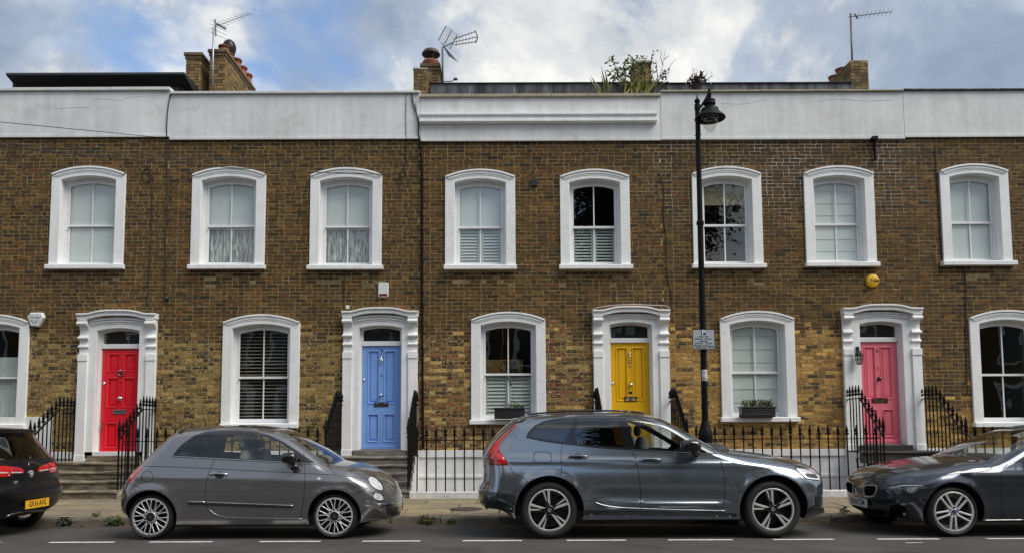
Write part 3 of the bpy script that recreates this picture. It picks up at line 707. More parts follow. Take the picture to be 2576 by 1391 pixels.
m = MB(); m.lathe([(.045, .03), (.062, .03), (.066, .02), (.062, .01), (.045, .01)], 24, (d['cx'], d['yl'], d['zz'](939)), 'y'); m.lathe([(0, .035), (.02, .03), (.022, 0)], 12, (d['cx'], d['yl'], d['zz'](932)), 'y'); m.build('knocker', CHROME, d['DO'], smooth=True, angle=40)
m = MB(); m.tube([(d['cx'] - .35, d['yl'], d['zz'](1065)), (d['cx'] - .35, d['yl'] - .06, d['zz'](1063)), (d['cx'] - .35, d['yl'] - .06, d['zz'](1077)), (d['cx'] - .35, d['yl'], d['zz'](1079))], .012, 8); m.build('pull_handle', CHROME, d['DO'], smooth=True, angle=40)
text('6', d['D'], (d['cx'] + .1, .145, d['zz'](850)), .11, mat('etched_white', (0.5, 0.52, 0.5), 0.5, var=0), 'number')
d = door('7', 957, 190, 772, 870, 1129, BLUE, 4)
text('7', d['DO'], (d['cx'], d['yl'] - .001, d['zz'](885)), .13, GLYPH, 'number', bold=.002)
knob(d, 0, d['zz'](993), .034); letter_plate(d, d['zz'](1016.5), .3, .09, mat('pewter', (0.06, 0.06, 0.06), 0.35, 0.7), BRASS); latch(d, -.36, d['zz'](954), .03); latch(d, 0, d['zz'](943), .014, BLACK)
m = MB(); m.lathe([(0, .03), (.018, .028), (.02, 0)], 12, (d['cx'], d['yl'], d['zz'](896)), 'y'); zz1 = d['zz'](898); m.tube([(d['cx'], d['yl'] - .03, zz1), (d['cx'] - .028, d['yl'] - .035, zz1 - .09), (d['cx'], d['yl'] - .03, zz1 - .12), (d['cx'] + .028, d['yl'] - .035, zz1 - .09), (d['cx'], d['yl'] - .03, zz1)], .008, 6); m.build('knocker', CHROME, d['DO'], smooth=True)
d = door('8', 1588, 192, 769, 862, 1122, YELLOW, 4)
knob(d, .01, d['zz'](967), .038); letter_plate(d, d['zz'](1003), .26, .1, BLACK, mat('letters_flap', (0.22, 0.23, 0.24), 0.4, 0.6)); latch(d, -.36, d['zz'](963), .035); latch(d, 0, d['zz'](921), .014, BLACK)
text('LETTERS', d['DO'], (d['cx'], d['yl'] - .0072, d['zz'](1003)), .035, GLYPH, 'lettering')
MB().box(d['cx'] - .05, d['cx'] + .05, d['yl'] - .008, d['yl'], d['zz'](989.5), d['zz'](984)).build('name_plate', BLACK, d['DO'])
m = MB(); m.lathe([(0, .03), (.022, .028), (.024, 0)], 12, (d['cx'], d['yl'], d['zz'](888)), 'y'); m.lathe([(0, .03), (.022, .028), (.024, 0)], 12, (d['cx'], d['yl'], d['zz'](909)), 'y'); m.tube([(d['cx'], d['yl'] - .03, d['zz'](888)), (d['cx'], d['yl'] - .045, d['zz'](898)), (d['cx'], d['yl'] - .03, d['zz'](909))], .01, 8); m.build('knocker', CHROME, d['DO'], smooth=True)
d = door('9', 2219, 198, 764, 860, 1116, PINK, 4)
text('9', d['DO'], (d['cx'] - .01, d['yl'] - .001, d['zz'](883)), .12, GLYPH, 'number', bold=.002)
knob(d, 0, d['zz'](952), .042, GLOSSB); letter_plate(d, d['zz'](1006), .33, .1, mat('dark_bronze', (0.03, 0.024, 0.02), 0.4, 0.6), BRASS); latch(d, 0, d['zz'](926), .012, BLACK)
PLINTHW = mat('white_basement_paint', (0.76, 0.76, 0.75), 0.5, var=0.06, vscale=3, bump=0.2, bscale=14, streak=0.10, patch=((0.50, 0.49, 0.44), 2.6, 0.57, 0.25))
for key, h in houses.items():
    o, xa, xb = h['o'], h['xa'], h['xb']
    zwb = ZW
    # mortar bed with rectangular openings
    cutz = sorted(set([zwb, h['zb'] + .02] + [v for w in h['op'] for v in ((w['zt'] - .06 if 'hi' in w else w['zt']), (w['zia'] + .03 if 'hi' in w else w['z1'] + .45))]))
    m = MB()
    for z0, z1 in zip(cutz[:-1], cutz[1:]):
        if z0 < zwb - 1e-6: continue
        zm = (z0 + z1) / 2; ivs = []
        for w in h['op']:
            a, c = ((w['zt'] - .06, w['zia'] + .03) if 'hi' in w else (w['zt'], w['z1'] + .45))
            hh = (w['hi'] + .04) if 'hi' in w else .47
            if a < zm < c: ivs.append((w['cx'] - hh, w['cx'] + hh))
        x = xa
        for a, c in sorted(ivs) + [(xb, xb)]:
            if a > x: m.add([(x, 0, z0), (a, 0, z0), (a, 0, z1), (x, 0, z1)], [(0, 1, 2, 3)])
            x = max(x, c)
    wall = m.build('wall', MORTAR, o)
    ex = lambda z, h=h: [iv for w in h['op'] for iv in opening_interval(w, z)]
    lay(wall, brick_list(xa + .0005, xb - .0005, zwb + .01, h['zb'] - .01, ex, palette))
    # rendered parapet with coping stones
    P = MB().box(xa + .002, xb - .002, -.045, .3, h['zb'], h['zc']).build('parapet', RENDER, o, bevel=.008)
    MB().box(xa + .002, xb - .002, -.06, -.03, h['zb'] - .012, h['zb'] + .05).build('drip_edge', RENDER, o, bevel=.006)
    x = xa + .003; cm = {'6': COPW, '7': COPW, '8': COPING, '9': COPING, '10': LEAD}[key]
    while x < xb - .02:
        w = min(rnd.uniform(.8, 1.15), xb - .003 - x)
        if xb - x - w < .3: w = xb - .003 - x
        dz = rnd.uniform(-.003, .003); MB().prismx([(-.10, h['zc'] + .004), (.36, h['zc'] + .004), (.36, h['zt'] + .03 + dz), (-.10, h['zt'] + dz)], x + .003, x + w - .003).build('coping_stone', cm, P, bevel=.008); x += w
    # roof plane and party walls behind
    MB().box(xa, xb, .32, 4.8, h['zb'] + .35, h['zb'] + .45).build('roof', SLATE, o)
    # basement storey, painted white, seen through the railings
    m = MB(); m.box(xa, xb, -.015, .3, -1.6, ZW - .10); m.box(xa, xb, -.05, .3, ZW - .14, ZW); m.box(xa, xb, -.035, .3, .38, .44); m.build('basement_wall', PLINTHW, o, bevel=.005)
CRK = mat('crack_line', (0.30, 0.29, 0.27), 0.9, var=0.2)
for key, pts in (('6', [(233, 251), (269, 250), (299, 254), (324, 247), (385, 242), (400, 243)]), ('6', [(137, 275), (176, 272), (225, 271)]), ('9', [(2050, 257), (2108, 250), (2168, 255), (2242, 253)]), ('9', [(1813, 261), (1874, 262), (1929, 251)])):
    P = [at(q[0], q[1], -.0455) for q in catmull(pts, 6)]
    MB().tube([(p.x, -.0455, p.z + rnd.uniform(-.004, .004)) for p in P], .0028, 4).build('crack', CRK, houses[key]['o'])
# long ledge on the parapet of the house with the yellow door
h8 = houses['8']; a, c = at(1055, 297, -.1), at(1652, 297, -.1); zl1, zl0 = at(1350, 285, -.12).z, at(1350, 307, -.12).z
m = MB(); m.prismx([(-.04, zl0 - .02), (-.04, zl1), (-.17, zl1 - .005), (-.17, zl1 - .05), (-.13, zl1 - .055), (-.13, zl0 + .05), (-.16, zl0 + .045), (-.16, zl0), (-.10, zl0 - .02)][::-1], a.x, c.x); m.build('ledge', STUCCO, h8['o'], bevel=.004)
# higher white render under the ground floor window of the house with the red door
p0, p1 = at(-150, 1048, -.04), at(130, 1048, -.04); MB().box(p0.x, p1.x, -.045, 0.01, ZW + .003, p1.z).build('render_panel', PLINTHW, houses['6']['o'], bevel=.006)
# lead upstand of the set-back roof and dark dormer
def px_box(name, m, par, x0, x1, y0, y1, Y, dep, **k):
    a, c = at(x0, y1, Y), at(x1, y0, Y); return MB().box(a.x, c.x, Y, Y + dep, a.z, c.z).build(name, m, par, **k)
x = 1082
while x < 2140:
    x2 = min(2146, x + rnd.uniform(85, 118)); hh = houses['8']['o'] if x2 < 1680 else houses['9']['o']
    px_box('lead_panel', LEAD, hh, x, x2 - .8, 209 + rnd.uniform(-.6, .6), 242, 1.2, .1, bevel=.006); x = x2
px_box('lead_capping', SLATE, houses['8']['o'], 1080, 1667, 206.5, 209.5, 1.16, .2); px_box('lead_capping', SLATE, houses['9']['o'], 1667.5, 2146, 206.5, 209.5, 1.16, .2)
H6 = houses['6']['o']
dm = part('dormer', H6, at(240, 215, 1.8)); px_box('dormer_face', SLATE, dm, 30, 464, 196, 245, 1.9, 1.6)
a, c = at(18, 190, 1.5), at(466, 190, 1.5); zz1 = at(240, 188, 1.5).z
MB().prismx([(1.45, zz1 - .03), (1.9, zz1 - .16), (3.6, zz1 - .16), (3.6, zz1 + .02), (1.45, zz1 + .02)], a.x, c.x).build('dormer_eaves', mat('dormer_edge', (0.03, 0.03, 0.032), 0.5), dm)
px_box('window_frame', mat('dormer_trim', (0.05, 0.05, 0.052), 0.5), dm, 130, 452, 209, 240, 1.86, .03); px_box('roof_vent', SLATE, dm, 296, 312, 184, 190, 2.2, .2)

# chimneys
def chim_pal(x, z):
    r = rnd.random(); k = rnd.uniform(.8, 1.2); c = (0.22, 0.145, 0.055) if r < .6 else (0.12, 0.08, 0.035) if r < .8 else (0.30, 0.20, 0.085)
    return tuple(v * k for v in c)
def stack(house, name, x0, x1, Y0, Y1, z0, z1, side, cap=True):
    ch = part(name, house, ((x0 + x1) / 2, Y0, z0))
    MB().box(x0, x1, Y0, Y1, z0, z1).build('stack_core', MORTAR, ch)
    for (p, q, a, b2, c) in brick_list(x0 - .008, x1 + .008, z0, z1, lambda z: [], chim_pal):
        place(rnd.choice(brick_me), 'brick', ch, ((p + q) / 2, Y0, (a + b2) / 2), None, (q - p, .012, b2 - a), c)
    xs = x1 if side > 0 else x0
    for (p, q, a, b2, c) in brick_list(Y0, Y1, z0, z1, lambda z: [], chim_pal):
        place(rnd.choice(brick_me), 'brick', ch, (xs, (p + q) / 2, (a + b2) / 2), (0, 0, math.pi / 2 if side > 0 else -math.pi / 2), (q - p, .012, b2 - a), c)
    if cap:
        for dz, e in ((0, .03), (.08, .055)): MB().box(x0 - e, x1 + e, Y0 - e, Y1 + e, z1 + dz, z1 + dz + .076).build('oversailing_course', mat('cap_brick', (0.13, 0.095, 0.05), 0.9, var=0.3, vscale=14, bump=0.5, bscale=50), ch, bevel=.006)
    return ch
def pot(ch, x, y, z, h=.55, r=.13, m=None, roll_top=True):
    pr = [(r * 1.12, 0), (r * 1.12, .05), (r * .98, .07), (r * .86, h * .78), (r * 1.02, h * .8), (r * 1.02, h * .86), (r * .86, h * .88), (r * .88, h * .95)]
    pr += [(r * 1.15, h * .96), (r * 1.1, h * 1.06), (r * .7, h * 1.16), (0, h * 1.18)] if roll_top else [(r * 1.1, h), (r * .7, h)]
    MB().lathe(pr, 18, (x, y, z)).build('chimney_pot', m or POT, ch, smooth=True, angle=40)
Yc = 2.3
a, c = at(467, 235, Yc), at(503, 150, Yc); ch = stack(H6, 'chimney', a.x, c.x + .02, Yc, Yc + 1.9, 7.6, at(480, 150, Yc).z, 1)
a2, c2 = at(527, 235, Yc), at(566, 140, Yc); chb = stack(houses['7']['o'], 'chimney', a2.x, c2.x, Yc, Yc + 2.1, 7.6, at(545, 142, Yc).z, 1)
for k in range(5):
    yy = Yc + .25 + k * .42; zt_ = at(545, 142, Yc).z + .156
    if k == 1:
        pot(chb, (a2.x + c2.x) / 2 + .03, yy, zt_, .26, .13, None, False)
        m = MB(); m.lathe([(.14, 0), (.15, .04), (.17, .12), (.17, .2), (.13, .30), (.06, .36), (0, .37)], 20, ((a2.x + c2.x) / 2 + .03, yy, zt_ + .24)); m.build('cowl', mat('cowl_metal', (0.03, 0.03, 0.032), 0.35, 0.7, bump=0.3, bscale=20), chb, smooth=True)
    else: pot(chb, (a2.x + c2.x) / 2 + .06, yy, zt_, .20 if k == 0 else .28, .13)
Y2 = .9
a, c = at(1041, 240, Y2), at(1073, 160, Y2); ch2 = stack(houses['7']['o'], 'chimney', a.x, c.x, Y2, Y2 + .5, 7.6, at(1056, 176, Y2).z, 1, False)
MB().box(a.x - .02, c.x + .02, Y2 - .02, Y2 + .5, at(1056, 176, Y2).z, at(1056, 172, Y2).z).build('capping_slab', COPING, ch2, bevel=.006)
a, c = at(1062, 240, Y2 + .5), at(1102, 160, Y2 + .5); ch2b = stack(houses['8']['o'], 'chimney', a.x, c.x, Y2 + .55, Y2 + 1.5, 7.6, at(1082, 176, Y2 + .5).z, 1, True)
px_, pz_ = (a.x + c.x) / 2 - .02, at(1082, 176, Y2 + .5).z + .155
m = MB(); m.lathe([(.16, 0), (.17, .08), (.2, .14), (.21, .2), (.17, .24), (.16, .24)], 20, (px_, Y2 + .9, pz_)); m.build('chimney_pot', POT, ch2b, smooth=True, angle=40)
m = MB(); m.lathe([(.22, .40), (.22, .42), (.17, .50), (.08, .54), (0, .55)], 20, (px_, Y2 + .9, pz_)); m.lathe([(.22, .40), (0, .40)], 20, (px_, Y2 + .9, pz_))
for k in range(4): t = k * math.pi / 2 + .4; m.tube([(px_ + .16 * math.cos(t), Y2 + .9 + .16 * math.sin(t), pz_ + .2), (px_ + .17 * math.cos(t), Y2 + .9 + .17 * math.sin(t), pz_ + .41)], .008, 5)
m.build('rain_cowl', mat('rusted_cowl', (0.07, 0.045, 0.035), 0.6, 0.4, var=0.3), ch2b, smooth=True, angle=40)
Y3 = 1.6
a, c = at(2143, 240, Y3), at(2182, 160, Y3); ch3 = stack(houses['9']['o'], 'chimney', a.x, c.x, Y3, Y3 + 2.1, 7.6, at(2160, 153, Y3).z, -1, False)
for k in range(4): pot(ch3, (a.x + c.x) / 2, Y3 + .9 + k * .4, at(2160, 153, Y3).z, .22, .14, None, False)
Y4 = 2.6
a, c = at(1598, 240, Y4), at(1637, 160, Y4); ch4 = stack(houses['8']['o'], 'chimney', a.x, c.x, Y4, Y4 + .6, 7.6, at(1617, 160, Y4).z, -1, False)
MB().box(a.x - .04, c.x + .04, Y4 - .04, Y4 + .64, at(1617, 160, Y4).z, at(1617, 154, Y4).z).build('capping_slab', COPING, ch4, bevel=.008)

# steps up to the doors
def steps(key, half, stone, wallm, n=4, y_front=YR + .02):
    d = doors[key]; cx = d['cx']; zt = d['z0'] - .012; S = part('front_steps', houses[key]['o'], (cx, -.5, PAV1))
    MB().box(cx - .55, cx + .55, -.08, .2, zt - .12, zt).build('threshold', stone, S, bevel=.012)
    zl = zt - .11; y0 = -.62; rise = (zl - PAV1) / n; tread = (y0 - y_front + .02) / (n - 1)
    yb = .0
    for k in range(n):
        yf = y0 - k * tread; z1 = zl - k * rise
        m = MB(); xs = [cx - half + 2 * half * i / 10 for i in range(11)]
        wear = [.018 * math.exp(-((x - cx) / (half * .55)) ** 2) for x in xs]; j = lambda: rnd.uniform(-.004, .004)
        prof = lambda i: [(yf + j(), z1 - rise), (yf + j(), z1 - .05), (yf - .028 + j(), z1 - .045), (yf - .03 + j(), z1 - .01 - wear[i]), (yf - .015, z1 - wear[i]), (yb, z1 - wear[i] * .3), (yb, z1 - rise)]
        for i, x in enumerate(xs): m.v += [(x, p[0], p[1]) for p in prof(i)]
        for i in range(10):
            for q in range(7): m.f.append((i * 7 + q, (i + 1) * 7 + q, (i + 1) * 7 + (q + 1) % 7, i * 7 + (q + 1) % 7))
        m.f += [tuple(range(6, -1, -1)), tuple(range(70, 77))]
        m.build('step', stone, S, smooth=True, angle=30); yb = yf + .02
    for sx in (-1, 1):   # side wall under the flight
        poly = [(0.0, -1.6), (0.0, zl - .03)]
        for k in range(n): poly += [(y0 - k * tread + .03, zl - k * rise - .03), (y0 - k * tread + .03, zl - (k + 1) * rise - .03)]
        poly += [(poly[-1][0], -1.6)]
        MB().prismx(poly, cx + sx * (half + .005), cx + sx * (half - .1)).build('side_wall', wallm, S)
    return zl
zl6 = steps('6', .86, STEPM, PLINTHW, 4); zl7 = steps('7', .80, STEPG, PLINTHW, 5); zl8 = steps('8', .80, STEPG, PLINTHW, 5); zl9 = steps('9', .80, STEPB, PLINTHW, 4)
# sunken areas: floor and the low wall that carries the railings
edges = [(-12.8, doors['6']['cx'] - .86), (doors['6']['cx'] + .86, doors['7']['cx'] - .80), (doors['7']['cx'] + .80, doors['8']['cx'] - .80), (doors['8']['cx'] + .80, doors['9']['cx'] - .80), (doors['9']['cx'] + .80, 12.8)]
AREAF = mat('area_floor', (0.25, 0.24, 0.22), 0.9, var=0.2)
fl = MB().box(-13, 13, YR - .1, 0, -1.7, -1.58).build('basement_area', AREAF); fl['kind'] = 'structure'
PLK = mat('white_plinth', (0.62, 0.62, 0.61), 0.65, var=0.14, vscale=5, bump=0.3, bscale=25, streak=0.1)
PLS = mat('stone_plinth', (0.28, 0.25, 0.19), 0.8, var=0.25, vscale=5, bump=0.4, bscale=25)
pl_lab = ['low stone plinth under the railings behind the black car', 'low stone plinth under the railings behind the grey hatchback', 'low white painted plinth under the railings between blue door steps and the blue-grey estate car', 'low white painted plinth under the railings at the nose of the blue-grey car', 'low stone plinth under the railings behind the charcoal saloon']
for (xa, xb), lb, mm in zip(edges, pl_lab, (PLS, PLS, PLK, PLK, PLS)):
    tag(MB().box(xa + .004, xb - .004, YR - .1, YR + .13, -1.6, PAV1 + .115).build('railing_plinth', mm, bevel=.012), lb, 'plinth', 'plinths under the railings')
# pink basement door under the steps of number 9
MB().box(doors['9']['cx'] - .83, doors['9']['cx'] - .812, -1.25, -.55, -1.55, .32).build('basement_door', PINK, houses['9']['o'])
m = MB(); m.tube([(doors['9']['cx'] - .86, -.9, .62), (doors['9']['cx'] - .88, -.9, .78), (doors['9']['cx'] - .88, -.6, .76), (doors['9']['cx'] - .86, -.6, .6), (doors['9']['cx'] - .86, -.9, .62)], .014, 6); m.build('vent_grille', BLACK, houses['9']['o'])

# ------------------------------------------------------------------ railings
def finial_bar(style):
    m = MB()
    m.lathe([(.013, 0), (.013, .88)], 8)
    if style == 'spear': m.lathe([(.0115, .88), (.017, .885), (.017, .90), (.012, .905), (.012, .94), (.030, .95), (.030, .965), (.016, .975), (.016, .985), (.026, 1.0), (.029, 1.02), (.019, 1.06), (.008, 1.11), (0, 1.125)], 8)
    elif style == 'tall': m.lathe([(.017, 0), (.017, .90), (.028, .905), (.028, .93), (.018, .94), (.018, .965), (.036, .985), (.036, 1.0), (.02, 1.01), (.034, 1.04), (.034, 1.07), (.022, 1.13), (.009, 1.22), (0, 1.24)], 8)
    else: m.lathe([(.0115, .88), (.016, .885), (.016, .90), (.012, .91), (.012, .93), (.028, .955), (.031, 1.0), (.029, 1.05), (.017, 1.075), (0, 1.08)], 8)
    if style == 'spear':
        for k in range(4):
            t = k * math.pi / 2; m.add([(0, 0, .94), (.045 * math.cos(t), .045 * math.sin(t), .962), (.045 * math.cos(t), .045 * math.sin(t), .975), (0, 0, .985), (-.008 * math.sin(t), .008 * math.cos(t), .96)], [(0, 1, 4), (1, 2, 4), (2, 3, 4), (4, 1, 0), (4, 2, 1), (4, 3, 2)])
    me = shape('bar', m, IRON); me.polygons.foreach_set('use_smooth', [True] * len(me.polygons)); me.set_sharp_from_angle(angle=math.radians(40)); return me
BAR = {s: finial_bar(s) for s in ('spear', 'tall', 'paddle')}
RT = 1.185                              # top of the front rail
def front_rail(label, xa, xb, style='spear', tall_at=()):
    R = thing('iron_railing', label, 'railing', ((xa + xb) / 2, YR, PAV1 + .115), 'black iron railings')
    zb = PAV1 + .11
    MB().bar((xa, YR, RT - .012), (xb, YR, RT - .012), .034, .014).build('top_rail', IRON, R)
    n = max(1, round((xb - xa) / .172)); stp = (xb - xa) / n
    for k in range(n):
        x = xa + stp * (k + .5); st = 'tall' if any(abs(x - t) < stp / 2 for t in tall_at) else style
        place(BAR[st], 'bar', R, (x, YR, zb), (rnd.uniform(-.006, .006), rnd.uniform(-.006, .006), rnd.uniform(0, 1)), (1, 1, (RT - zb) / .89))
    return R
def step_rail(label, key, sx, half, zl):
    d = doors[key]; x = d['cx'] + sx * half; R = thing('step_railing', label, 'railing', (x, -.75, zl), 'black iron railings')
    zw = d['z0'] + .92; pts = [(-.03, zw), (-.62, zw), (YR - .0, RT + .02)]
    def top(y): return zw if y > -.62 else zw + (RT + .02 - zw) * (y + .62) / (YR + .62)
    for p, q in zip(pts[:-1], pts[1:]): MB().bar((x, p[0], p[1]), (x, q[0], q[1]), .036, .016).build('top_rail', IRON, R)
    n = 12
    for k in range(n):
        y = -.07 - (abs(YR) - .07) * k / (n - 1); tz = top(y); t = min(1, max(0, (-y - .62) / (abs(YR) - .62 + 1e-6)))
        zb = zl - .02 if y > -.62 else zl - .02 - (zl - PAV1 - .11) * t
        place(BAR['tall' if k == n - 1 else 'spear'], 'bar', R, (x, y, zb), None, (1, 1, (tz - zb) / .89))
fr_lab = ['spearhead railing along the pavement, mostly hidden by the black car', 'spearhead railing between the red door steps and the blue door steps', 'spearhead railing in front of the white basement wall right of the blue door steps', 'spearhead railing along the pavement from the yellow door to the pink door', 'round headed railing behind the charcoal saloon']
for i, ((xa, xb), lb) in enumerate(zip(edges, fr_lab)):
    front_rail(lb, xa + .05, xb - .03, 'paddle' if i == 4 else 'spear', [at(2212 * 0 + 1820 * 0 + (1700 + 2213 / 1.84) * K, 1100, YR).x] if i == 3 else [])
step_rail('step railing on the window side of the red door', '6', -1, .83, zl6); step_rail('step railing between the red door and the grey hatchback', '6', 1, .83, zl6)
step_rail('step railing left of the blue door, behind the grey hatchback', '7', -1, .77, zl7); step_rail('step railing right of the blue door by the black downpipe', '7', 1, .77, zl7)
step_rail('step railing left of the yellow door, mostly hidden by the car roof', '8', -1, .77, zl8); step_rail('step railing right of the yellow door near the lamp post', '8', 1, .77, zl8)
step_rail('step railing left of the pink door under the wall lantern', '9', -1, .77, zl9); step_rail('step railing right of the pink door above the charcoal saloon', '9', 1, .77, zl9)
# ------------------------------------------------------------------ cars
def inside(P, poly):
    x, z = P[:, 0], P[:, 1]; r = np.zeros(len(P), bool); n = len(poly)
    for i in range(n):
        x1, z1 = poly[i][0], poly[i][1]; x2, z2 = poly[(i + 1) % n][0], poly[(i + 1) % n][1]
        if z1 == z2: continue
        c = ((z1 > z) != (z2 > z)) & (x < (x2 - x1) * (z - z1) / (z2 - z1) + x1); r ^= c
    return r
def seg_dist(P, A, B):
    d = B - A; L2 = np.maximum((d ** 2).sum(1), 1e-12)
    best = np.full(len(P), 1e9); bi = np.zeros(len(P), int); bt = np.zeros(len(P))
    for i in range(len(A)):
        v = P - A[i]; t = np.clip((v @ d[i]) / L2[i], 0, 1); q = v - t[:, None] * d[i]; s = (q ** 2).sum(1); m = s < best
        best[m] = s[m]; bi[m] = i; bt[m] = t[m]
    return np.sqrt(best), bi, bt
class Car:
    def __init__(c, near, half, outline, table, wheels, arch_r, zsill, zfb, zrb, front, paint, flare=.012, nexp=2.4, crease=None, plan=None):
        c.Yn, c.half, c.Yc = near, half, near + half
        c.out = catmull(outline); c.A, c.B = c.out[:-1, :2], c.out[1:, :2]; c.R = c.out[:, 2]
        c.tab = catmull([(z, f) for z, f in table], .02); c.wh = wheels; c.ra = arch_r; c.front = front
        c.zsill, c.zfb, c.zrb = zsill, zfb, zrb; c.flare = flare; c.n = nexp; c.crease = crease; c.plan = plan; c.paint = paint
        c.regions = []; c.loops = []
    def w(c, P):
        P = np.atleast_2d(np.asarray(P, float))[:, :2]
        d, i, t = seg_dist(P, c.A, c.B); R = c.R[i] * (1 - t) + c.R[i + 1] * t
        q = np.clip(d / R, 0, 1); g = (1 - (1 - q) ** c.n) ** (1 / c.n)
        base = np.interp(P[:, 1], c.tab[:, 0], c.tab[:, 1]) * c.half
        if c.plan: base = base * np.interp(P[:, 0], [p[0] for p in c.plan], [p[1] for p in c.plan])
        for (wx, wz) in c.wh:
            r = np.hypot(P[:, 0] - wx, P[:, 1] - wz); base = base + c.flare * np.exp(-((r - c.ra) / .055) ** 2)
        if c.crease: base = base + c.crease(P[:, 0], P[:, 1])
        return base * g
    def side(c, pts):          # picture points (2576 wide) on the near flank -> x, z
        out = []
        for px, py in pts:
            Y = c.Yn
            for _ in range(6):
                p = at(px, py, Y); Y = c.Yc - max(.3 * c.half, float(c.w([(p.x, p.z)])[0]))
            out.append((p.x, p.z))
        return out
    def region(c, name, pts, smooth=False, both=True, world=False, centre=False):
        poly = pts if world else c.side(pts)
        if smooth: poly = [tuple(p) for p in catmull([(p[0], p[1]) for p in poly], .04, True)]
        c.regions.append((name, poly, centre)); return poly
    def mesh(c, zstep=.05):
        rear, frt = c.out[0, :2], c.out[-1, :2]
        loop = [tuple(p) for p in c.out[:, :2]]
        order = sorted(c.wh, key=lambda w: -w[0] if frt[0] > rear[0] else w[0]); s = 1 if frt[0] > rear[0] else -1
        bot = []
        for k, (wx, wz) in enumerate(order):
            za, zb = (c.zfb, c.zsill) if k == 0 else (c.zsill, c.zrb)
            a0 = math.asin(max(-.99, min(.99, (za - wz) / c.ra))); a1 = math.pi - math.asin(max(-.99, min(.99, (zb - wz) / c.ra)))
            for j in range(29):
                t = a0 + (a1 - a0) * j / 28; bot.append((wx + s * c.ra * math.cos(t), wz + c.ra * math.sin(t)))
        c.arcs = [bot[:29], bot[29:]]
        dom = loop + bot; c.dom = dom
        verts, edges, pos = [], [], {}
        def vid(p):
            k = (round(p[0], 4), round(p[1], 4))
            if k not in pos: pos[k] = len(verts); verts.append(k)
            return pos[k]
        def add_loop(pl):
            ids = [vid(p) for p in pl]
            for a, b in zip(ids, ids[1:] + ids[:1]):
                if a != b: edges.append((a, b))
        add_loop(dom)
        for nm, poly, ce in c.regions:
            dn = []
            for a, b in zip(poly, poly[1:] + poly[:1]):
                L = math.hypot(b[0] - a[0], b[1] - a[1]); k = max(1, int(L / .05))
                dn += [(a[0] + (b[0] - a[0]) * j / k, a[1] + (b[1] - a[1]) * j / k) for j in range(k)]
            add_loop(dn)
        # interior points: rows that follow the outline, then a lattice
        T = np.gradient(c.out[:, :2], axis=0); T /= np.linalg.norm(T, axis=1)[:, None]; Nn = np.stack([T[:, 1], -T[:, 0]], 1) * (1 if s > 0 else -1)
        cand = []
        for q in (.012, .04, .09, .16, .26, .38, .52, .68, .86, 1.05): cand.append(np.concatenate([c.out[:, :2] + Nn * (q * c.R)[:, None], (q * c.R)[:, None]], 1))
        C1 = np.concatenate(cand)
        d, _, _ = seg_dist(C1[:, :2], c.A, c.B); C1 = C1[d > .93 * C1[:, 2]][:, :2]
        xs = np.arange(c.out[:, 0].min(), c.out[:, 0].max(), zstep); zs = np.arange(.1, c.out[:, 1].max(), zstep)
        G = np.array([(x + (.5 * zstep if k % 2 else 0), z) for k, z in enumerate(zs) for x in xs])
        d, i, t = seg_dist(G, c.A, c.B); G = G[d > 1.05 * c.R[i]]
        C = np.concatenate([C1, G]); C = C[inside(C, dom)]
        E = np.array([[verts[a], verts[b]] for a, b in edges]); dd, _, _ = seg_dist(C, E[:, 0], E[:, 1]); C = C[dd > .009]
        keep = set()
        for p in C:
            k = (round(p[0] / .006), round(p[1] / .006))
            if k in keep: continue
            keep.add(k); verts.append((float(p[0]), float(p[1])))
        ov, oe, of, *_ = delaunay_2d_cdt([Vector(v) for v in verts], edges, [], 0, 1e-5)
        V = np.array([tuple(v) for v in ov]); F = []
        for f in of:
            a, b, d_ = V[f[0]], V[f[1]], V[f[2]]; ar = (b[0] - a[0]) * (d_[1] - a[1]) - (b[1] - a[1]) * (d_[0] - a[0])
            if abs(ar) < 1e-9: continue
            F.append(tuple(f) if ar > 0 else (f[0], f[2], f[1]))
        F = np.array(F); cen = V[F].mean(1); F = F[inside(cen, dom)]; cen = V[F].mean(1)
        W = c.w(V); don, _, _ = seg_dist(V, c.A, c.B); W[don < 2e-4] = 0
        e = .004; gx = (c.w(V + [e, 0]) - c.w(V - [e, 0])) / (2 * e); gz = (c.w(V + [0, e]) - c.w(V - [0, e])) / (2 * e)
        # outside the outline the width is zero: one-sided slopes at the very edge
        Nv = np.stack([-gx, -np.ones(len(V)), -gz], 1); Nv /= np.linalg.norm(Nv, axis=1)[:, None]
        on = don < 2e-4; _, ii, _ = seg_dist(V, c.A, c.B); en = -Nn[np.minimum(ii, len(Nn) - 1)]
        Nv[on] = np.stack([en[on][:, 0], np.zeros(on.sum()), en[on][:, 1]], 1)
        lab = np.full(len(F), -1)
        for k in range(len(c.regions) - 1, -1, -1): lab[inside(cen, c.regions[k][1])] = k
        c.V, c.F, c.W, c.N, c.lab = V, F, W, Nv, lab
        near = np.stack([V[:, 0], c.Yc - W, V[:, 1]], 1); far = np.stack([V[:, 0], c.Yc + W, V[:, 1]], 1); c.near, c.far = near, far
        c.bvh = BVHTree.FromPolygons([tuple(v) for v in near] + [tuple(v) for v in far], [tuple(int(i) for i in f) for f in F] + [tuple(int(i) + len(V) for i in f[::-1]) for f in F])
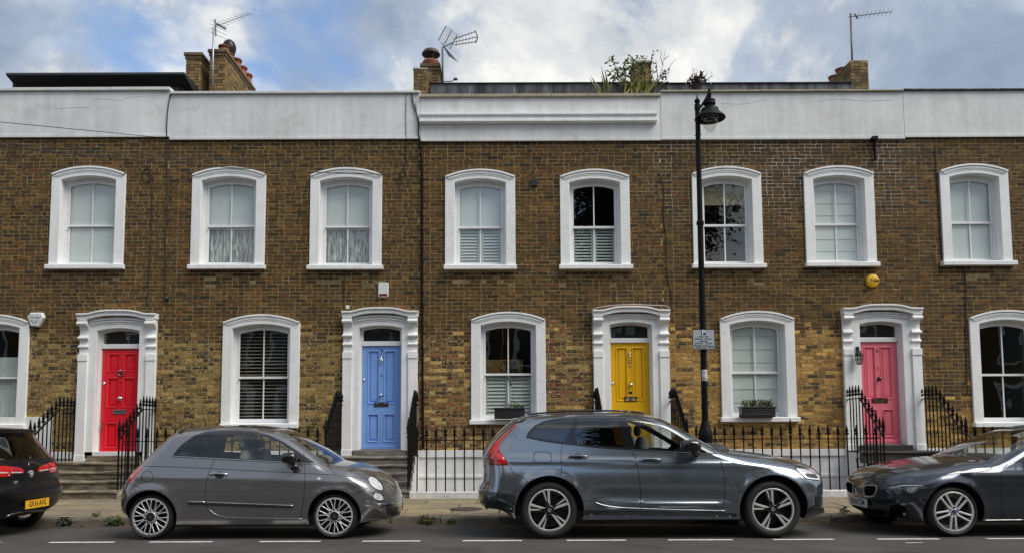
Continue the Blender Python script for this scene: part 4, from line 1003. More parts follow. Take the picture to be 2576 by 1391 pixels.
    def emit(c, name, k, m, parent, sides=(0, 1), merge=False, smooth=True, push=0.0):
        F = c.F[c.lab == k]
        if not len(F): return []
        made = []
        def one(parts):
            v, f, nn = [], [], []
            for (src, flip) in parts:
                ids = np.unique(F); mp = {int(a): i + len(v) for i, a in enumerate(ids)}
                no = c.N[ids].copy()
                if flip: no[:, 1] *= -1
                v += [tuple(q) for q in (src[ids] + no * push)]; nn += [tuple(q) for q in no]
                f += [tuple(mp[int(i)] for i in (t[::-1] if flip else t)) for t in F]
            o0 = ORG[parent.name]; me = bpy.data.meshes.new(name); me.from_pydata([(p[0] - o0.x, p[1] - o0.y, p[2] - o0.z) for p in v], [], f)
            me.polygons.foreach_set('use_smooth', [True] * len(me.polygons)); me.normals_split_custom_set_from_vertices(nn); me.materials.append(m)
            ob = bpy.data.objects.new(name, me); COL.objects.link(ob); ob.parent = parent; ORG[ob.name] = o0; made.append(ob)
        if merge: one([(c.near, False), (c.far, True)])
        else:
            if 0 in sides: one([(c.near, False)])
            if 1 in sides: one([(c.far, True)])
        return made
    def hit(c, px, py):
        d = ray(px, py); loc, no, i, di = c.bvh.ray_cast(CAM, d, 60)
        if loc is None: return None, None
        if no.dot(d) > 0: no = -no
        return loc, no
    def line(c, pts, r, m, parent, name='seam', step=8, off=0.0, mirror=False):
        P = catmull(pts, step); path = []
        for p in P:
            l, n = c.hit(*p[:2])
            if l is not None: path.append(l + n * off)
        if len(path) < 2: return None
        return MB().tube(path, r, 6).build(name, m, parent, smooth=True)
    def decal(c, pts, m, parent, name, off=.004, grid=4.0, smooth_poly=False, mirror=True, bulge=0.0, both_name=None):
        poly = [tuple(p) for p in (catmull(pts, grid * .8, True) if smooth_poly else np.array(pts, float))]
        dn = []
        for a, b in zip(poly, poly[1:] + poly[:1]):
            k = max(1, int(math.hypot(b[0] - a[0], b[1] - a[1]) / grid)); dn += [(a[0] + (b[0] - a[0]) * j / k, a[1] + (b[1] - a[1]) * j / k) for j in range(k)]
        A = np.array(dn); x0, y0 = A.min(0); x1, y1 = A.max(0)
        G = np.array([(x, y) for x in np.arange(x0, x1, grid) for y in np.arange(y0, y1, grid)])
        if len(G):
            G = G[inside(G, dn)]; B = np.roll(A, -1, 0)
            if len(G): dd, _, _ = seg_dist(G, A, B); G = G[dd > grid * .35]
        vs = dn + [tuple(g_) for g_ in G]; n = len(dn)
        ov, oe, of, *_ = delaunay_2d_cdt([Vector(v) for v in vs], [(i, (i + 1) % n) for i in range(n)], [], 0, 1e-4)
        V = np.array([tuple(v) for v in ov]); dd, _, _ = seg_dist(V, A, np.roll(A, -1, 0)); dm = max(1e-6, dd.max())
        F = [tuple(f) for f in of]; cen = np.array([V[list(f)].mean(0) for f in F]); ok = inside(cen, dn); P3 = []
        for v, q in zip(V, dd):
            l, no = c.hit(*v)
            P3.append(None if l is None else l + no * (off + bulge * math.sqrt(min(1, q / dm))))
        def mk(mir):
            mb = MB(); idx = {}
            for i, p in enumerate(P3):
                if p is not None: idx[i] = len(mb.v); mb.v.append((p.x, 2 * c.Yc - p.y if mir else p.y, p.z))
            for f, k in zip(F, ok):
                if k and all(i in idx for i in f): mb.f.append(tuple(idx[i] for i in (f if mir else f[::-1])))
            return mb.build(name, m, parent, smooth=True)
        obs = [mk(False)]
        if mirror: obs.append(mk(True))
        return obs
    def chassis(c, parent):
        for arc in c.arcs:
            for sg in (-1, 1):
                m = MB(); w = c.w(np.array(arc)) - .012; n = len(arc)
                for (x, z), q in zip(arc, w): m.v += [(x, c.Yc + sg * q, z), (x, c.Yc + sg * (q - .30), z)]
                for i in range(n - 1): m.f.append((2 * i, 2 * i + 1, 2 * i + 3, 2 * i + 2))
                m.f.append(tuple(2 * i + 1 for i in range(n)))
                m.build('wheel_arch_liner', BLACK, parent)
        xs = sorted((c.out[0, 0], c.out[-1, 0])); z = c.zsill
        MB().box(xs[0] + .35, xs[1] - .35, c.Yc - c.half * .86, c.Yc + c.half * .86, z - .03, z + .1).build('underbody', BLACK, parent)
def rot_prism(m, poly, ang, cx, cz, y0, y1):
    ca, sa = math.cos(ang), math.sin(ang); pts = [(cx + r * ca - t * sa, cz + r * sa + t * ca) for r, t in poly]
    return m.prism(pts, y0, y1)
ALLOY = mat('alloy_silver', (0.72, 0.72, 0.71), 0.32, 0.55, var=0.08)
ALLOYG = mat('alloy_grey_face', (0.45, 0.45, 0.44), 0.3, 0.85, var=0.1)
DISC = mat('brake_disc', (0.05, 0.05, 0.05), 0.4, 0.8, var=0.1)
def wheel(parent, X, Y, Z, R, rr, style, hidden=False):
    sg = 1
    T = MB().lathe([(rr, -.012), (rr + .012, .002), (rr + (R - rr) * .45, .010), (R - .032, .002), (R - .012, -.015), (R - .002, -.04), (R, -.11), (R - .002, -.18), (R - .012, -.205), (R - .05, -.22), (rr, -.215)], 56, (X, Y, Z), 'y')
    Wd = part('wheel', parent, (X, Y, Z)); T.build('tyre', RUBBER, Wd, smooth=True, angle=50)
    if hidden: return
    MB().lathe([(rr + .006, -.012), (rr + .006, .000), (rr - .002, .004), (rr - .012, .002), (rr - .018, -.014)], 56, (X, Y, Z), 'y').build('rim', ALLOY, Wd, smooth=True, angle=40)
    MB().lathe([(rr - .018, -.014), (rr - .024, -.06), (rr - .03, -.17), (0, -.17)], 40, (X, Y, Z), 'y').build('rim_barrel', GLOSSB if style != 'double' else ALLOYG, Wd, smooth=True, angle=40)
    MB().lathe([(rr * .74, -.12), (rr * .74, -.105), (.07, -.105)], 36, (X, Y, Z), 'y').build('brake_disc', DISC, Wd)
    if style == 'petal':
        n = 10
        base = MB()
        for k in range(n): rot_prism(base, [(.05, -.012), (rr - .016, -.02), (rr - .016, .02), (.05, .012)], 2 * math.pi * (k + .5) / n, X, Z, Y + .035, Y + .05)
        base.build('spoke_web', GLOSSB, Wd)
        for k in range(n):
            a = 2 * math.pi * k / n + .12; path = []; ca, sa = math.cos(a), math.sin(a)
            for j in range(19):
                u = j / 18; s = -1 if u < .5 else 1; q = abs(u - .5) * 2; r_ = .072 + (rr - .016 - .072) * q; t = s * (.027 * min(1, (q / .28) ** .55)) * (1 + .25 * q)
                path.append((X + r_ * ca - t * sa, Y - .002 + .014 * (1 - q), Z + r_ * sa + t * ca))
            MB().tube(path, .0068, 6).build('spoke', ALLOY, Wd, smooth=True)
        MB().lathe([(0, .012), (.052, .010), (.056, .004), (.058, -.02)], 28, (X, Y, Z), 'y').build('hub_cap', BLACK, Wd, smooth=True, angle=40)
        MB().lathe([(.0575, .004), (.064, .006), (.068, -.002), (.068, -.03)], 28, (X, Y, Z), 'y').build('hub_ring', ALLOY, Wd, smooth=True)
        text('FIAT', Wd, (X, Y - .0125, Z), .022, ALLOYG, 'hub_lettering', rot=(math.pi / 2, .5, 0))
    elif style == 'diamond':
        for k in range(5):
            a = 2 * math.pi * k / 5 + math.radians(100); m = MB()
            rot_prism(m, [(.045, -.03), (rr - .014, -.062), (rr - .014, .062), (.045, .03)], a, X, Z, Y + .02, Y + .05); m.build('spoke_back', GLOSSB, Wd)
            m = MB(); rot_prism(m, [(.05, -.020), (rr - .012, -.052), (rr - .012, -.020), (.10, -.001)], a, X, Z, Y - .001, Y + .019); m.build('spoke', ALLOY, Wd, bevel=.003)
            m = MB(); rot_prism(m, [(rr * .42, .008), (rr - .012, .016), (rr - .012, .042), (rr * .45, .018)], a, X, Z, Y + .002, Y + .019); m.build('spoke', ALLOY, Wd, bevel=.003)
        MB().lathe([(0, .008), (.028, .006), (.031, 0), (.031, -.03)], 20, (X, Y, Z), 'y').build('hub_cap', ALLOYG, Wd, smooth=True, angle=40)
        MB().lathe([(.052, -.004), (.06, -.006), (.064, -.04)], 20, (X, Y, Z), 'y').build('hub_ring', GLOSSB, Wd, smooth=True)
        m = MB()
        for k in range(5): a = 2 * math.pi * k / 5 + math.radians(136); m.lathe([(0, -.008), (.008, -.009), (.008, -.03)], 8, (X + .052 * math.cos(a), Y, Z + .052 * math.sin(a)), 'y')
        m.build('wheel_bolt', ALLOYG, Wd)
    else:
        for k in range(5):
            a = 2 * math.pi * k / 5 + math.radians(50)
            for s in (-1, 1):
                m = MB(); rot_prism(m, [(.05, s * .022 - .014), (rr - .016, s * .038 - .012), (rr - .016, s * .038 + .012), (.05, s * .022 + .012)], a, X, Z, Y + .0, Y + .03); m.build('spoke', ALLOY, Wd, bevel=.006)
        MB().lathe([(0, .004), (.03, .002), (.034, -.004), (.07, -.008), (.075, -.05)], 24, (X, Y, Z), 'y').build('hub_ring', ALLOY, Wd, smooth=True, angle=40)
        MB().lathe([(0, .010), (.026, .008), (.029, .004), (.029, -.01)], 24, (X, Y, Z), 'y').build('hub_cap', mat('hub_blue', (0.02, 0.05, 0.16), 0.3), Wd, smooth=True, angle=40)
        m = MB()
        for k in range(5): a = 2 * math.pi * k / 5 + math.radians(86); m.lathe([(0, .0), (.011, -.001), (.011, -.03)], 8, (X + .052 * math.cos(a), Y - .001, Z + .052 * math.sin(a)), 'y')
        m.build('wheel_bolt', BLACK, Wd)
def paint(name, base, metal=.55, rough=.34):
    m = mat(name, base, rough, metal, var=0.03, vscale=60, coat=1.0); return m
def ellipsoid(m, c, rx, ry, rz, n=16, power=2.6):
    vs = []; N2 = n // 2
    def se(v): return math.copysign(abs(v) ** (2 / power), v)
    for i in range(N2 + 1):
        ph = -math.pi / 2 + math.pi * i / N2
        for k in range(n):
            t = 2 * math.pi * k / n; vs.append((c[0] + rx * se(math.cos(ph)) * se(math.cos(t)), c[1] + ry * se(math.cos(ph)) * se(math.sin(t)), c[2] + rz * se(math.sin(ph))))
    return m.add(vs, [(i * n + k, i * n + (k + 1) % n, (i + 1) * n + (k + 1) % n, (i + 1) * n + k) for i in range(N2) for k in range(n)])
def seats(parent, car, spots, z, m, dirn):
    for x in spots:
        for sy in (-.36, .36):
            q = MB(); y = car.Yc + sy
            ellipsoid(q, (x - dirn * .08, y, z + .08), .08, .22, .32, 16, 3.0); q.build('seat_back', m, parent, smooth=True)
            q = MB(); ellipsoid(q, (x - dirn * .13, y, z + .47), .045, .12, .075, 14, 2.6); q.build('headrest', m, parent, smooth=True)
def plate(parent, txt, c, yaw, m, w=.52, h=.111, tilt=0.0, size=.1, sx=.78):
    o = part('number_plate', parent, c); o.rotation_euler = (tilt, 0, yaw); 
    me = shape('plate_face', MB().box(-w / 2, w / 2, -.004, .004, -h / 2, h / 2), m); f = bpy.data.objects.new('plate_face', me); COL.objects.link(f); f.parent = o
    if txt:
        t = text(txt, o, c, size, GLYPH, 'plate_lettering', sx=sx, bold=.0016); t.location = (0, -.0052, 0)
    return o
GL_CLEAR = glass('car_glass_clear', (0.91, 0.96, 0.935), 1.5, 0.0, 0.03)
GL_DARK = glass('car_glass_privacy', (0.035, 0.036, 0.038), 2.0, 0.0, 0.05)
LENS = glass('lamp_lens', (0.9, 0.92, 0.92), 1.3, 0.0, 0.06)
LAMPW = mat('lamp_reflector', (0.80, 0.81, 0.82), 0.2, 0.4, var=0.3, vscale=25, bump=0.4, bscale=18)
LAMPR = mat('tail_lamp_red', (0.55, 0.012, 0.014), 0.12, var=0.25, vscale=9, coat=1.0)
LAMPD = mat('tail_lamp_dark', (0.10, 0.004, 0.006), 0.12, var=0.2, vscale=9, coat=1.0)
SEAT = mat('seat_grey', (0.16, 0.16, 0.155), 0.8, var=0.1)
SEATD = mat('seat_dark', (0.03, 0.03, 0.032), 0.8, var=0.1)
PLW = mat('plate_white', (0.62, 0.63, 0.62), 0.45, var=0.08); PLY = mat('plate_yellow', (0.85, 0.46, 0.014), 0.45, var=0.06)

# ---- grey three-door hatchback
def CF(p): return ((400 + p[0] / 2.24) * K, (1450 + p[1] / 2.24) * K)
FN, FH = -5.95, .8135; FYc = FN + FH
def fo(cx, cy, R, dy=-.25):
    p = at(*CF((cx, cy)), FYc + dy); return (p.x, p.z, R)
outline = [fo(152, 1040, .30, -.5), fo(118, 1000, .32, -.45), fo(106, 930, .34, -.4), fo(110, 850, .34, -.4), fo(128, 780, .32, -.4), fo(165, 705, .28, -.4), fo(225, 630, .26, -.35), fo(300, 560, .25, -.3), fo(390, 465, .23, -.3), fo(490, 372, .20, -.3), fo(570, 310, .17), fo(620, 288, .14), fo(720, 271, .13), fo(860, 261, .13), fo(1010, 257, .13), fo(1180, 260, .13), fo(1330, 275, .14), fo(1450, 300, .15), fo(1570, 350, .16), fo(1700, 426, .17), fo(1800, 494, .17), fo(1880, 552, .15), fo(1950, 566, .15), fo(2060, 583, .17), fo(2160, 618, .22), fo(2250, 665, .28), fo(2315, 722, .34, -.3), fo(2352, 775, .40, -.3), fo(2378, 840, .44, -.3), fo(2392, 910, .46, -.3), fo(2393, 970, .46, -.3), fo(2378, 1018, .44, -.3), fo(2300, 1052, .40, -.4)]
fw = [at(*CF((347, 1020)), FN + .04), at(*CF((1866, 1018)), FN + .04)]
FR = .288
fwx = [(fw[0].x, FR), (fw[1].x, FR)]
FIATP = paint('graphite_grey_paint', (0.25, 0.242, 0.245), .75, .26)
def fcrease(x, z):   # shoulder line along the flank
    return .010 * np.exp(-((z - (.80 - .035 * (x - fwx[0][0]))) / .05) ** 2) - .012 * np.exp(-((z - .42) / .10) ** 2)
fiat = Car(FN, FH, outline, [(.10, .87), (.17, .915), (.26, .95), (.40, .985), (.54, 1.0), (.66, .993), (.78, .968), (.88, .935), (.95, .908), (1.10, .848), (1.25, .775), (1.40, .68), (1.52, .60)], fwx, .338, .185, .20, .20, 1, FIATP, .016, 2.35, fcrease)
S = lambda pts: [CF(p) for p in pts]
fiat.region('pane_rear', S([(552, 502), (585, 462), (640, 408), (715, 360), (795, 337), (862, 331), (852, 420), (838, 514), (700, 508)]))
fiat.region('pane_door', S([(948, 524), (966, 420), (988, 318), (1100, 312), (1205, 323), (1320, 356), (1430, 410), (1510, 464), (1552, 502), (1552, 556), (1430, 551), (1200, 540)]))
fiat.region('trim', S([(526, 514), (560, 465), (620, 405), (705, 345), (810, 311), (935, 302), (1080, 299), (1210, 309), (1325, 340), (1440, 396), (1540, 458), (1640, 528), (1716, 578), (1560, 572), (1200, 550), (880, 532), (700, 522)]))
wsc = [fiat.side([CF(p)])[0] for p in ((1478, 330), (1560, 385), (1680, 470), (1800, 566), (1875, 580))]
fiat.region('windscreen', wsc + [(outline[21][0] + .03, outline[21][1] + .08), (outline[17][0], outline[17][1] + .15)], world=True, centre=True)
fiat.region('headlight', S([(2140, 705), (2155, 682), (2185, 680), (2220, 700), (2252, 740), (2266, 778), (2258, 796), (2235, 795), (2195, 775), (2160, 742)]), smooth=True)
fiat.region('fog_lamp', S([(2185, 835), (2205, 815), (2240, 820), (2265, 845), (2268, 872), (2240, 882), (2205, 872), (2188, 855)]), smooth=True)
fiat.region('tail_light', S([(158, 735), (178, 690), (205, 655), (240, 622), (272, 604), (284, 606), (262, 635), (228, 672), (200, 705), (178, 728)]))
fiat.region('door', S([(938, 303), (882, 530), (832, 640), (806, 740), (802, 880), (828, 945), (880, 992), (970, 1016), (1590, 1030), (1610, 850), (1621, 640), (1612, 470), (1440, 396), (1325, 340), (1210, 309), (1080, 299)]))
fiat.mesh()
FT = thing('grey_hatchback', 'small rounded graphite grey hatchback with black door mirror parked before the blue door', 'car', (fw[0].x / 2 + fw[1].x / 2, FYc, 0))
names = [r[0] for r in fiat.regions]
fiat.emit('body', -1, FIATP, FT, merge=True)
for nm, k in zip(names, range(len(names))):
    if nm.startswith('pane'): fiat.emit('pane', k, GL_CLEAR, FT)
    elif nm == 'trim': fiat.emit('window_trim', k, GLOSSB, FT)
    elif nm == 'windscreen': fiat.emit('windscreen', k, GL_CLEAR, FT, merge=True)
    elif nm in ('headlight', 'fog_lamp'):
        fiat.emit(nm, k, LAMPW, FT)
    elif nm == 'tail_light': fiat.emit(nm, k, LAMPR, FT)
    elif nm == 'door': FD = fiat.emit('door', k, FIATP, FT)
SEAM = mat('panel_gap', (0.006, 0.006, 0.006), 0.8, var=0)
for pts in ([(935, 303), (882, 525), (832, 640), (806, 740), (800, 880), (828, 945), (880, 992), (970, 1016), (1590, 1030)], [(1612, 480), (1621, 640), (1612, 850), (1582, 1030)], [(1800, 566), (1840, 620), (1890, 668), (1990, 682), (2130, 700)], [(2040, 820), (2160, 772)], [(300, 597), (560, 603), (830, 616)], [(830, 616), (1200, 634), (1620, 656), (1880, 668)], [(175, 735), (270, 780)], [(270, 683), (285, 648), (320, 636), (355, 648), (372, 683), (355, 717), (320, 728), (285, 717), (270, 683)]):
    fiat.line(S(pts), .0035, SEAM, FT)
fiat.line(S([(525, 516), (860, 534), (1200, 552), (1715, 580)]), .007, ALLOYG, FT, 'belt_strip', off=.004)
fiat.line(S([(826, 944), (868, 984), (940, 1012), (1050, 1021), (1595, 1029)]), .0045, ALLOYG, FT, 'sill_strip', off=.004)
fiat.line(S([(662, 888), (798, 892)]), .010, ALLOYG, FT, 'side_moulding', off=.004); fiat.line(S([(808, 893), (1524, 921)]), .007, ALLOYG, FT, 'side_moulding', off=.006); fiat.line(S([(662, 906), (1522, 934)]), .012, BLACK, FT, 'side_moulding_base', off=.002)
fiat.line(S([(834, 666), (900, 660), (986, 668)]), .012, CHROME, FD[0], 'handle', off=.025); fiat.decal(S([(880, 655), (915, 640), (950, 655), (945, 690), (915, 700), (885, 690)]), BLACK, FD[0], 'handle_recess', .002, mirror=False, smooth_poly=True)
fiat.decal(S([(1722, 700), (1738, 689), (1754, 700), (1738, 711)]), LAMPW, FT, 'indicator', .004, smooth_poly=True)
for pts in ([(2140, 705), (2155, 680), (2187, 678), (2224, 698), (2256, 740), (2270, 780), (2260, 798), (2233, 797), (2193, 777), (2157, 744), (2140, 705)], [(2183, 835), (2205, 813), (2242, 818), (2267, 845), (2270, 874), (2240, 884), (2203, 874), (2185, 855), (2183, 835)]): fiat.line(S(pts), .006, GLOSSB, FT, 'lamp_bezel', off=.002)
fiat.decal(S([(2206, 905), (2300, 900), (2388, 890), (2390, 915), (2300, 930), (2220, 932)]), CHROME, FT, 'bumper_chrome', .008, bulge=.01)
fiat.decal(S([(2290, 940), (2388, 925), (2386, 995), (2330, 1010), (2295, 985)]), BLACK, FT, 'air_intake', .004)
fiat.decal(S([(2110, 1030), (2250, 1024), (2385, 1005), (2383, 1015), (2250, 1034), (2115, 1040)]), CHROME, FT, 'lip_strip', .004)
fiat.decal(S([(560, 310), (620, 282), (700, 270), (640, 300), (590, 330)]), BLACK, FT, 'spoiler', .012)
fiat.decal(S([(940, 262), (1060, 260), (1230, 264), (1440, 294), (1330, 286), (1200, 275), (1050, 268)]), GLOSSB, FT, 'sunroof', .006)
fiat.chassis(FT)
for (x, z) in fwx: wheel(FT, x, FN + .035, z, FR, .227, 'petal'); wheel(FT, x, FYc + FH - .035 + .0, z - .035, FR, .227, 'petal', True)
m = MB(); p = at(*CF((1488, 528)), FN - .06); ellipsoid(m, (p.x, FN - .05, p.z), .105, .085, .068, 18, 2.6); q = at(*CF((1535, 605)), FN + .0); ellipsoid(m, (q.x + .0, FN - .0, q.z), .055, .05, .05, 14, 2.4); m.tube([(p.x + .03, FN - .04, p.z - .03), (q.x, FN - .005, q.z)], .032, 10); m.build('door_mirror', GLOSSB, FT, smooth=True, angle=50)
p, q = at(*CF((780, 268)), FYc - .1), at(*CF((748, 112)), FYc - .1); MB().tube([(p.x, FYc, p.z - .03), (p.x - .01, FYc, p.z + .05), (q.x, FYc, q.z)], [.010, .006, .003], 6).build('aerial', BLACK, FT, smooth=True)
p = at(*CF((1880, 552)), FYc); m = MB(); m.tube([(p.x - .03, FYc - .35, p.z + .0), (p.x - .06, FYc - .1, p.z + .035), (p.x - .05, FYc + .25, p.z + .05)], .009, 6); m.tube([(p.x + .03, FYc + .2, p.z + .0), (p.x - .04, FYc + .0, p.z + .04)], .012, 6); m.build('wiper', BLACK, FT, smooth=True)
p = at(*CF((2378, 890)), FYc); plate(FT, 'FD11 HKO', Vector((p.x + .015, FYc, p.z)), math.pi / 2, PLW, size=.1)
MB().box(fwx[0][0] + .05, fwx[1][0] - .25, FYc - .62, FYc + .62, .70, .73).build('cabin_floor', DARK, FT); m = MB(); ellipsoid(m, (fwx[1][0] - .42, FYc, .93), .22, .60, .10, 18, 3); m.build('dashboard', SEATD, FT, smooth=True)
seats(FT, fiat, (fwx[0][0] + 1.15, fwx[0][0] + .32), .72, SEAT, 1)
m = MB(); m.lathe([(.165, -.01), (.18, 0), (.165, .01), (.15, 0), (.165, -.01)], 24, (0, 0, 0), 'x'); sw = m.build('steering_wheel', SEATD, FT, smooth=True); sw.location = Vector((fwx[1][0] - .72, FYc + .34, .98)) - ORG[FT.name]; sw.rotation_euler = (0, -.45, 0)

# ---- blue-grey estate car (tall)
def CV(p): return ((1700 + p[0] / 1.84) * K, (1450 + p[1] / 1.84) * K)
VN, VH = -6.05, .945; VYc = VN + VH
def vo(cx, cy, R, dy=-.35):
    p = at(*CV((cx, cy)), VYc + dy); return (p.x, p.z, R)
outline = [vo(250, 800, .30, -.5), vo(170, 785, .32, -.45), vo(122, 745, .34), vo(108, 690, .35), vo(112, 640, .35), vo(132, 600, .34), vo(140, 540, .33), vo(138, 470, .32), vo(140, 400, .31), vo(170, 345, .29), vo(235, 275, .26), vo(300, 212, .22), vo(330, 186, .16), vo(360, 166, .12), vo(450, 148, .11), vo(600, 131, .12), vo(800, 121, .12), vo(1000, 119, .12), vo(1150, 124, .13), vo(1280, 142, .14), vo(1370, 170, .15), vo(1500, 240, .16), vo(1600, 297, .16), vo(1690, 347, .15), vo(1760, 366, .15), vo(1850, 380, .17), vo(2000, 398, .20), vo(2130, 415, .24), vo(2250, 438, .30), vo(2340, 470, .36), vo(2402, 508, .42), vo(2432, 560, .46), vo(2440, 630, .48), vo(2440, 700, .48), vo(2448, 750, .48), vo(2458, 795, .48), vo(2430, 825, .46), vo(2340, 850, .42)]
vw = [at(*CV((597, 788)), VN + .04), at(*CV((2115, 793)), VN + .04)]
VR = .362; vwx = [(vw[0].x, VR), (vw[1].x, VR)]
VOLP = paint('blue_grey_metallic_paint', (0.25, 0.284, 0.315), .85, .19)
def vcrease(x, z):
    t = x - vwx[0][0]; up = np.exp(-((z - (.985 - .03 * t)) / .045) ** 2) * .012
    mid = (x > vwx[0][0] + .45) & (x < vwx[1][0] - .42); tt = np.clip((x - vwx[0][0] - .45) / .35, 0, 1) * np.clip((vwx[1][0] - .42 - x) / .25, 0, 1)
    return up - .044 * tt * np.exp(-((z - (.555 - .02 * t)) / .07) ** 2) + .012 * tt * np.exp(-((z - (.455 - .02 * t)) / .035) ** 2) - .02 * tt * np.exp(-((z - .36) / .035) ** 2)
volvo = Car(VN, VH, outline, [(.12, .90), (.22, .94), (.32, .965), (.48, .99), (.62, 1.0), (.76, .992), (.88, .968), (.98, .938), (1.08, .905), (1.25, .842), (1.40, .79), (1.55, .715), (1.70, .64)], vwx, .432, .245, .24, .25, 1, VOLP, .020, 2.35, vcrease)
S = lambda pts: [CV(p) for p in pts]
volvo.region('pane_rear', S([(462, 285), (482, 255), (520, 220), (575, 194), (655, 176), (768, 166), (742, 240), (697, 324), (600, 312), (520, 300)]))
volvo.region('pane_reardoor', S([(800, 166), (930, 161), (1050, 159), (1078, 260), (1102, 358), (940, 350), (788, 340), (768, 272)]))
volvo.region('pane_door', S([(1118, 166), (1190, 170), (1290, 198), (1400, 248), (1490, 296), (1560, 332), (1620, 368), (1600, 394), (1400, 382), (1182, 367), (1150, 270)]))
volvo.region('trim', S([(440, 292), (452, 262), (495, 216), (550, 188), (630, 167), (760, 156), (900, 151), (1080, 149), (1180, 156), (1300, 188), (1420, 243), (1540, 305), (1650, 362), (1732, 405), (1690, 404), (1400, 392), (1150, 376), (940, 362), (790, 352), (690, 336), (560, 318)]))
vws = [volvo.side([CV(p)])[0] for p in ((1345, 185), (1450, 238), (1600, 322), (1712, 384), (1780, 392))]
volvo.region('windscreen', vws + [(outline[24][0], outline[24][1] + .06), (outline[19][0], outline[19][1] + .15)], world=True, centre=True)
rws = [volvo.side([CV(p)])[0] for p in ((375, 196), (330, 228), (250, 300), (190, 352))]
volvo.region('rear_screen', rws + [(outline[9][0] - .12, outline[9][1]), (outline[12][0] - .15, outline[12][1] + .02)], world=True, centre=True)
volvo.region('tail_light', S([(392, 202), (360, 214), (300, 262), (240, 318), (185, 365), (172, 400), (170, 482), (326, 486), (300, 440), (268, 395), (256, 362), (276, 318), (330, 254)]))
volvo.region('headlight', S([(2258, 500), (2320, 502), (2380, 512), (2424, 545), (2434, 588), (2390, 584), (2340, 572), (2300, 540)]))
volvo.region('rear_door', S([(768, 156), (690, 336), (677, 400), (682, 560), (720, 600), (770, 660), (815, 750), (830, 775), (1216, 785), (1214, 640), (1203, 540), (1186, 450), (1152, 376), (1130, 270), (1095, 149), (900, 151)]))
volvo.region('front_door', S([(1095, 149), (1130, 270), (1152, 376), (1186, 450), (1203, 540), (1214, 640), (1216, 785), (1770, 795), (1786, 700), (1782, 540), (1762, 460), (1732, 406), (1650, 362), (1540, 305), (1420, 243), (1300, 188), (1180, 156)]))
volvo.mesh()
VT = thing('blue_grey_estate_car', 'tall blue-grey five-door car with red tail lamp parked before the yellow door', 'car', ((vw[0].x + vw[1].x) / 2, VYc, 0))
volvo.emit('body', -1, VOLP, VT, merge=True); vd = {}
for k, (nm, _, _) in enumerate(volvo.regions):
    if nm == 'pane_door': volvo.emit('pane', k, GL_CLEAR, VT)
    elif nm.startswith('pane'): volvo.emit('privacy_pane', k, GL_DARK, VT)
    elif nm == 'trim': volvo.emit('window_trim', k, GLOSSB, VT)
    elif nm == 'windscreen': volvo.emit('windscreen', k, GL_CLEAR, VT, merge=True)
    elif nm == 'rear_screen': volvo.emit('rear_screen', k, GL_DARK, VT, merge=True)
    elif nm == 'tail_light': volvo.emit(nm, k, LAMPR, VT)
    elif nm == 'headlight': volvo.emit(nm, k, LAMPW, VT)
    else: vd[nm] = volvo.emit('door', k, VOLP, VT)
for pts in ([(690, 336), (677, 400), (682, 548)], [(1152, 376), (1186, 450), (1203, 540), (1214, 640), (1216, 785)], [(1732, 406), (1762, 460), (1782, 540), (1786, 700), (1770, 795)], [(830, 728), (1000, 735), (1216, 742), (1500, 755), (1786, 770)], [(2340, 572), (2280, 530), (2200, 545)], [(330, 490), (350, 530), (440, 578)], [(1700, 358), (1740, 380), (1900, 398), (2100, 425), (2240, 470), (2300, 500)], [(490, 420), (500, 398), (590, 396), (610, 410), (612, 450), (600, 464), (510, 463), (488, 450), (490, 420)], [(250, 664), (368, 688)]):
    volvo.line(S(pts), .0038, SEAM, VT)
volvo.line(S([(442, 294), (560, 319), (690, 337), (940, 364), (1150, 378), (1400, 394), (1730, 407)]), .006, GLOSSB, VT, 'belt_strip', off=.003)
volvo.line(S([(455, 150), (600, 136), (800, 127), (1000, 125), (1150, 130), (1285, 148)]), .014, GLOSSB, VT, 'roof_rail', off=.02)
for dn, pts in (('rear_door', [(728, 428), (790, 424), (856, 430)]), ('front_door', [(1227, 450), (1290, 446), (1356, 453)])):
    volvo.line(S(pts), .014, VOLP, vd[dn][0], 'handle', off=.028); x, y = pts[1]; volvo.decal(S([(x - 38, y), (x, y - 20), (x + 38, y), (x + 28, y + 18), (x, y + 22), (x - 28, y + 18)]), BLACK, vd[dn][0], 'handle_recess', .002, mirror=False, smooth_poly=True)
volvo.decal(S([(172, 405), (240, 400), (268, 398), (300, 440), (324, 484), (172, 480)]), LAMPD, VT, 'tail_light_lower', .004)
volvo.decal(S([(200, 408), (268, 404), (295, 445), (312, 480), (215, 470)]), LAMPR, VT, 'tail_light_inset', .007)  # plain red inset laid over the darker lower lens, unlit
volvo.decal(S([(120, 632), (160, 628), (205, 648), (130, 644)]), LAMPD, VT, 'reflector', .004)
volvo.line(S([(2262, 502), (2330, 508), (2420, 548)]), .006, GLOSSB, VT, 'lamp_bezel', off=.002); volvo.line(S([(2262, 505), (2300, 543), (2342, 574), (2430, 588)]), .006, GLOSSB, VT, 'lamp_bezel', off=.002)
volvo.decal(S([(2330, 540), (2400, 545), (2420, 572), (2345, 566)]), BLACK, VT, 'lamp_insert', .003)
volvo.decal(S([(2348, 768), (2400, 772), (2452, 786), (2430, 828), (2344, 846)]), GLOSSB, VT, 'front_lip', .006)
volvo.decal(S([(2398, 690), (2432, 700), (2438, 750), (2418, 768), (2396, 760)]), BLACK, VT, 'air_intake', .004)
volvo.decal(S([(118, 660), (180, 655), (250, 672), (368, 692), (390, 815), (270, 792), (180, 780), (128, 740)]), mat('dark_bumper', (0.035, 0.045, 0.052), 0.3, 0.4, coat=0.6), VT, 'rear_bumper', .003)
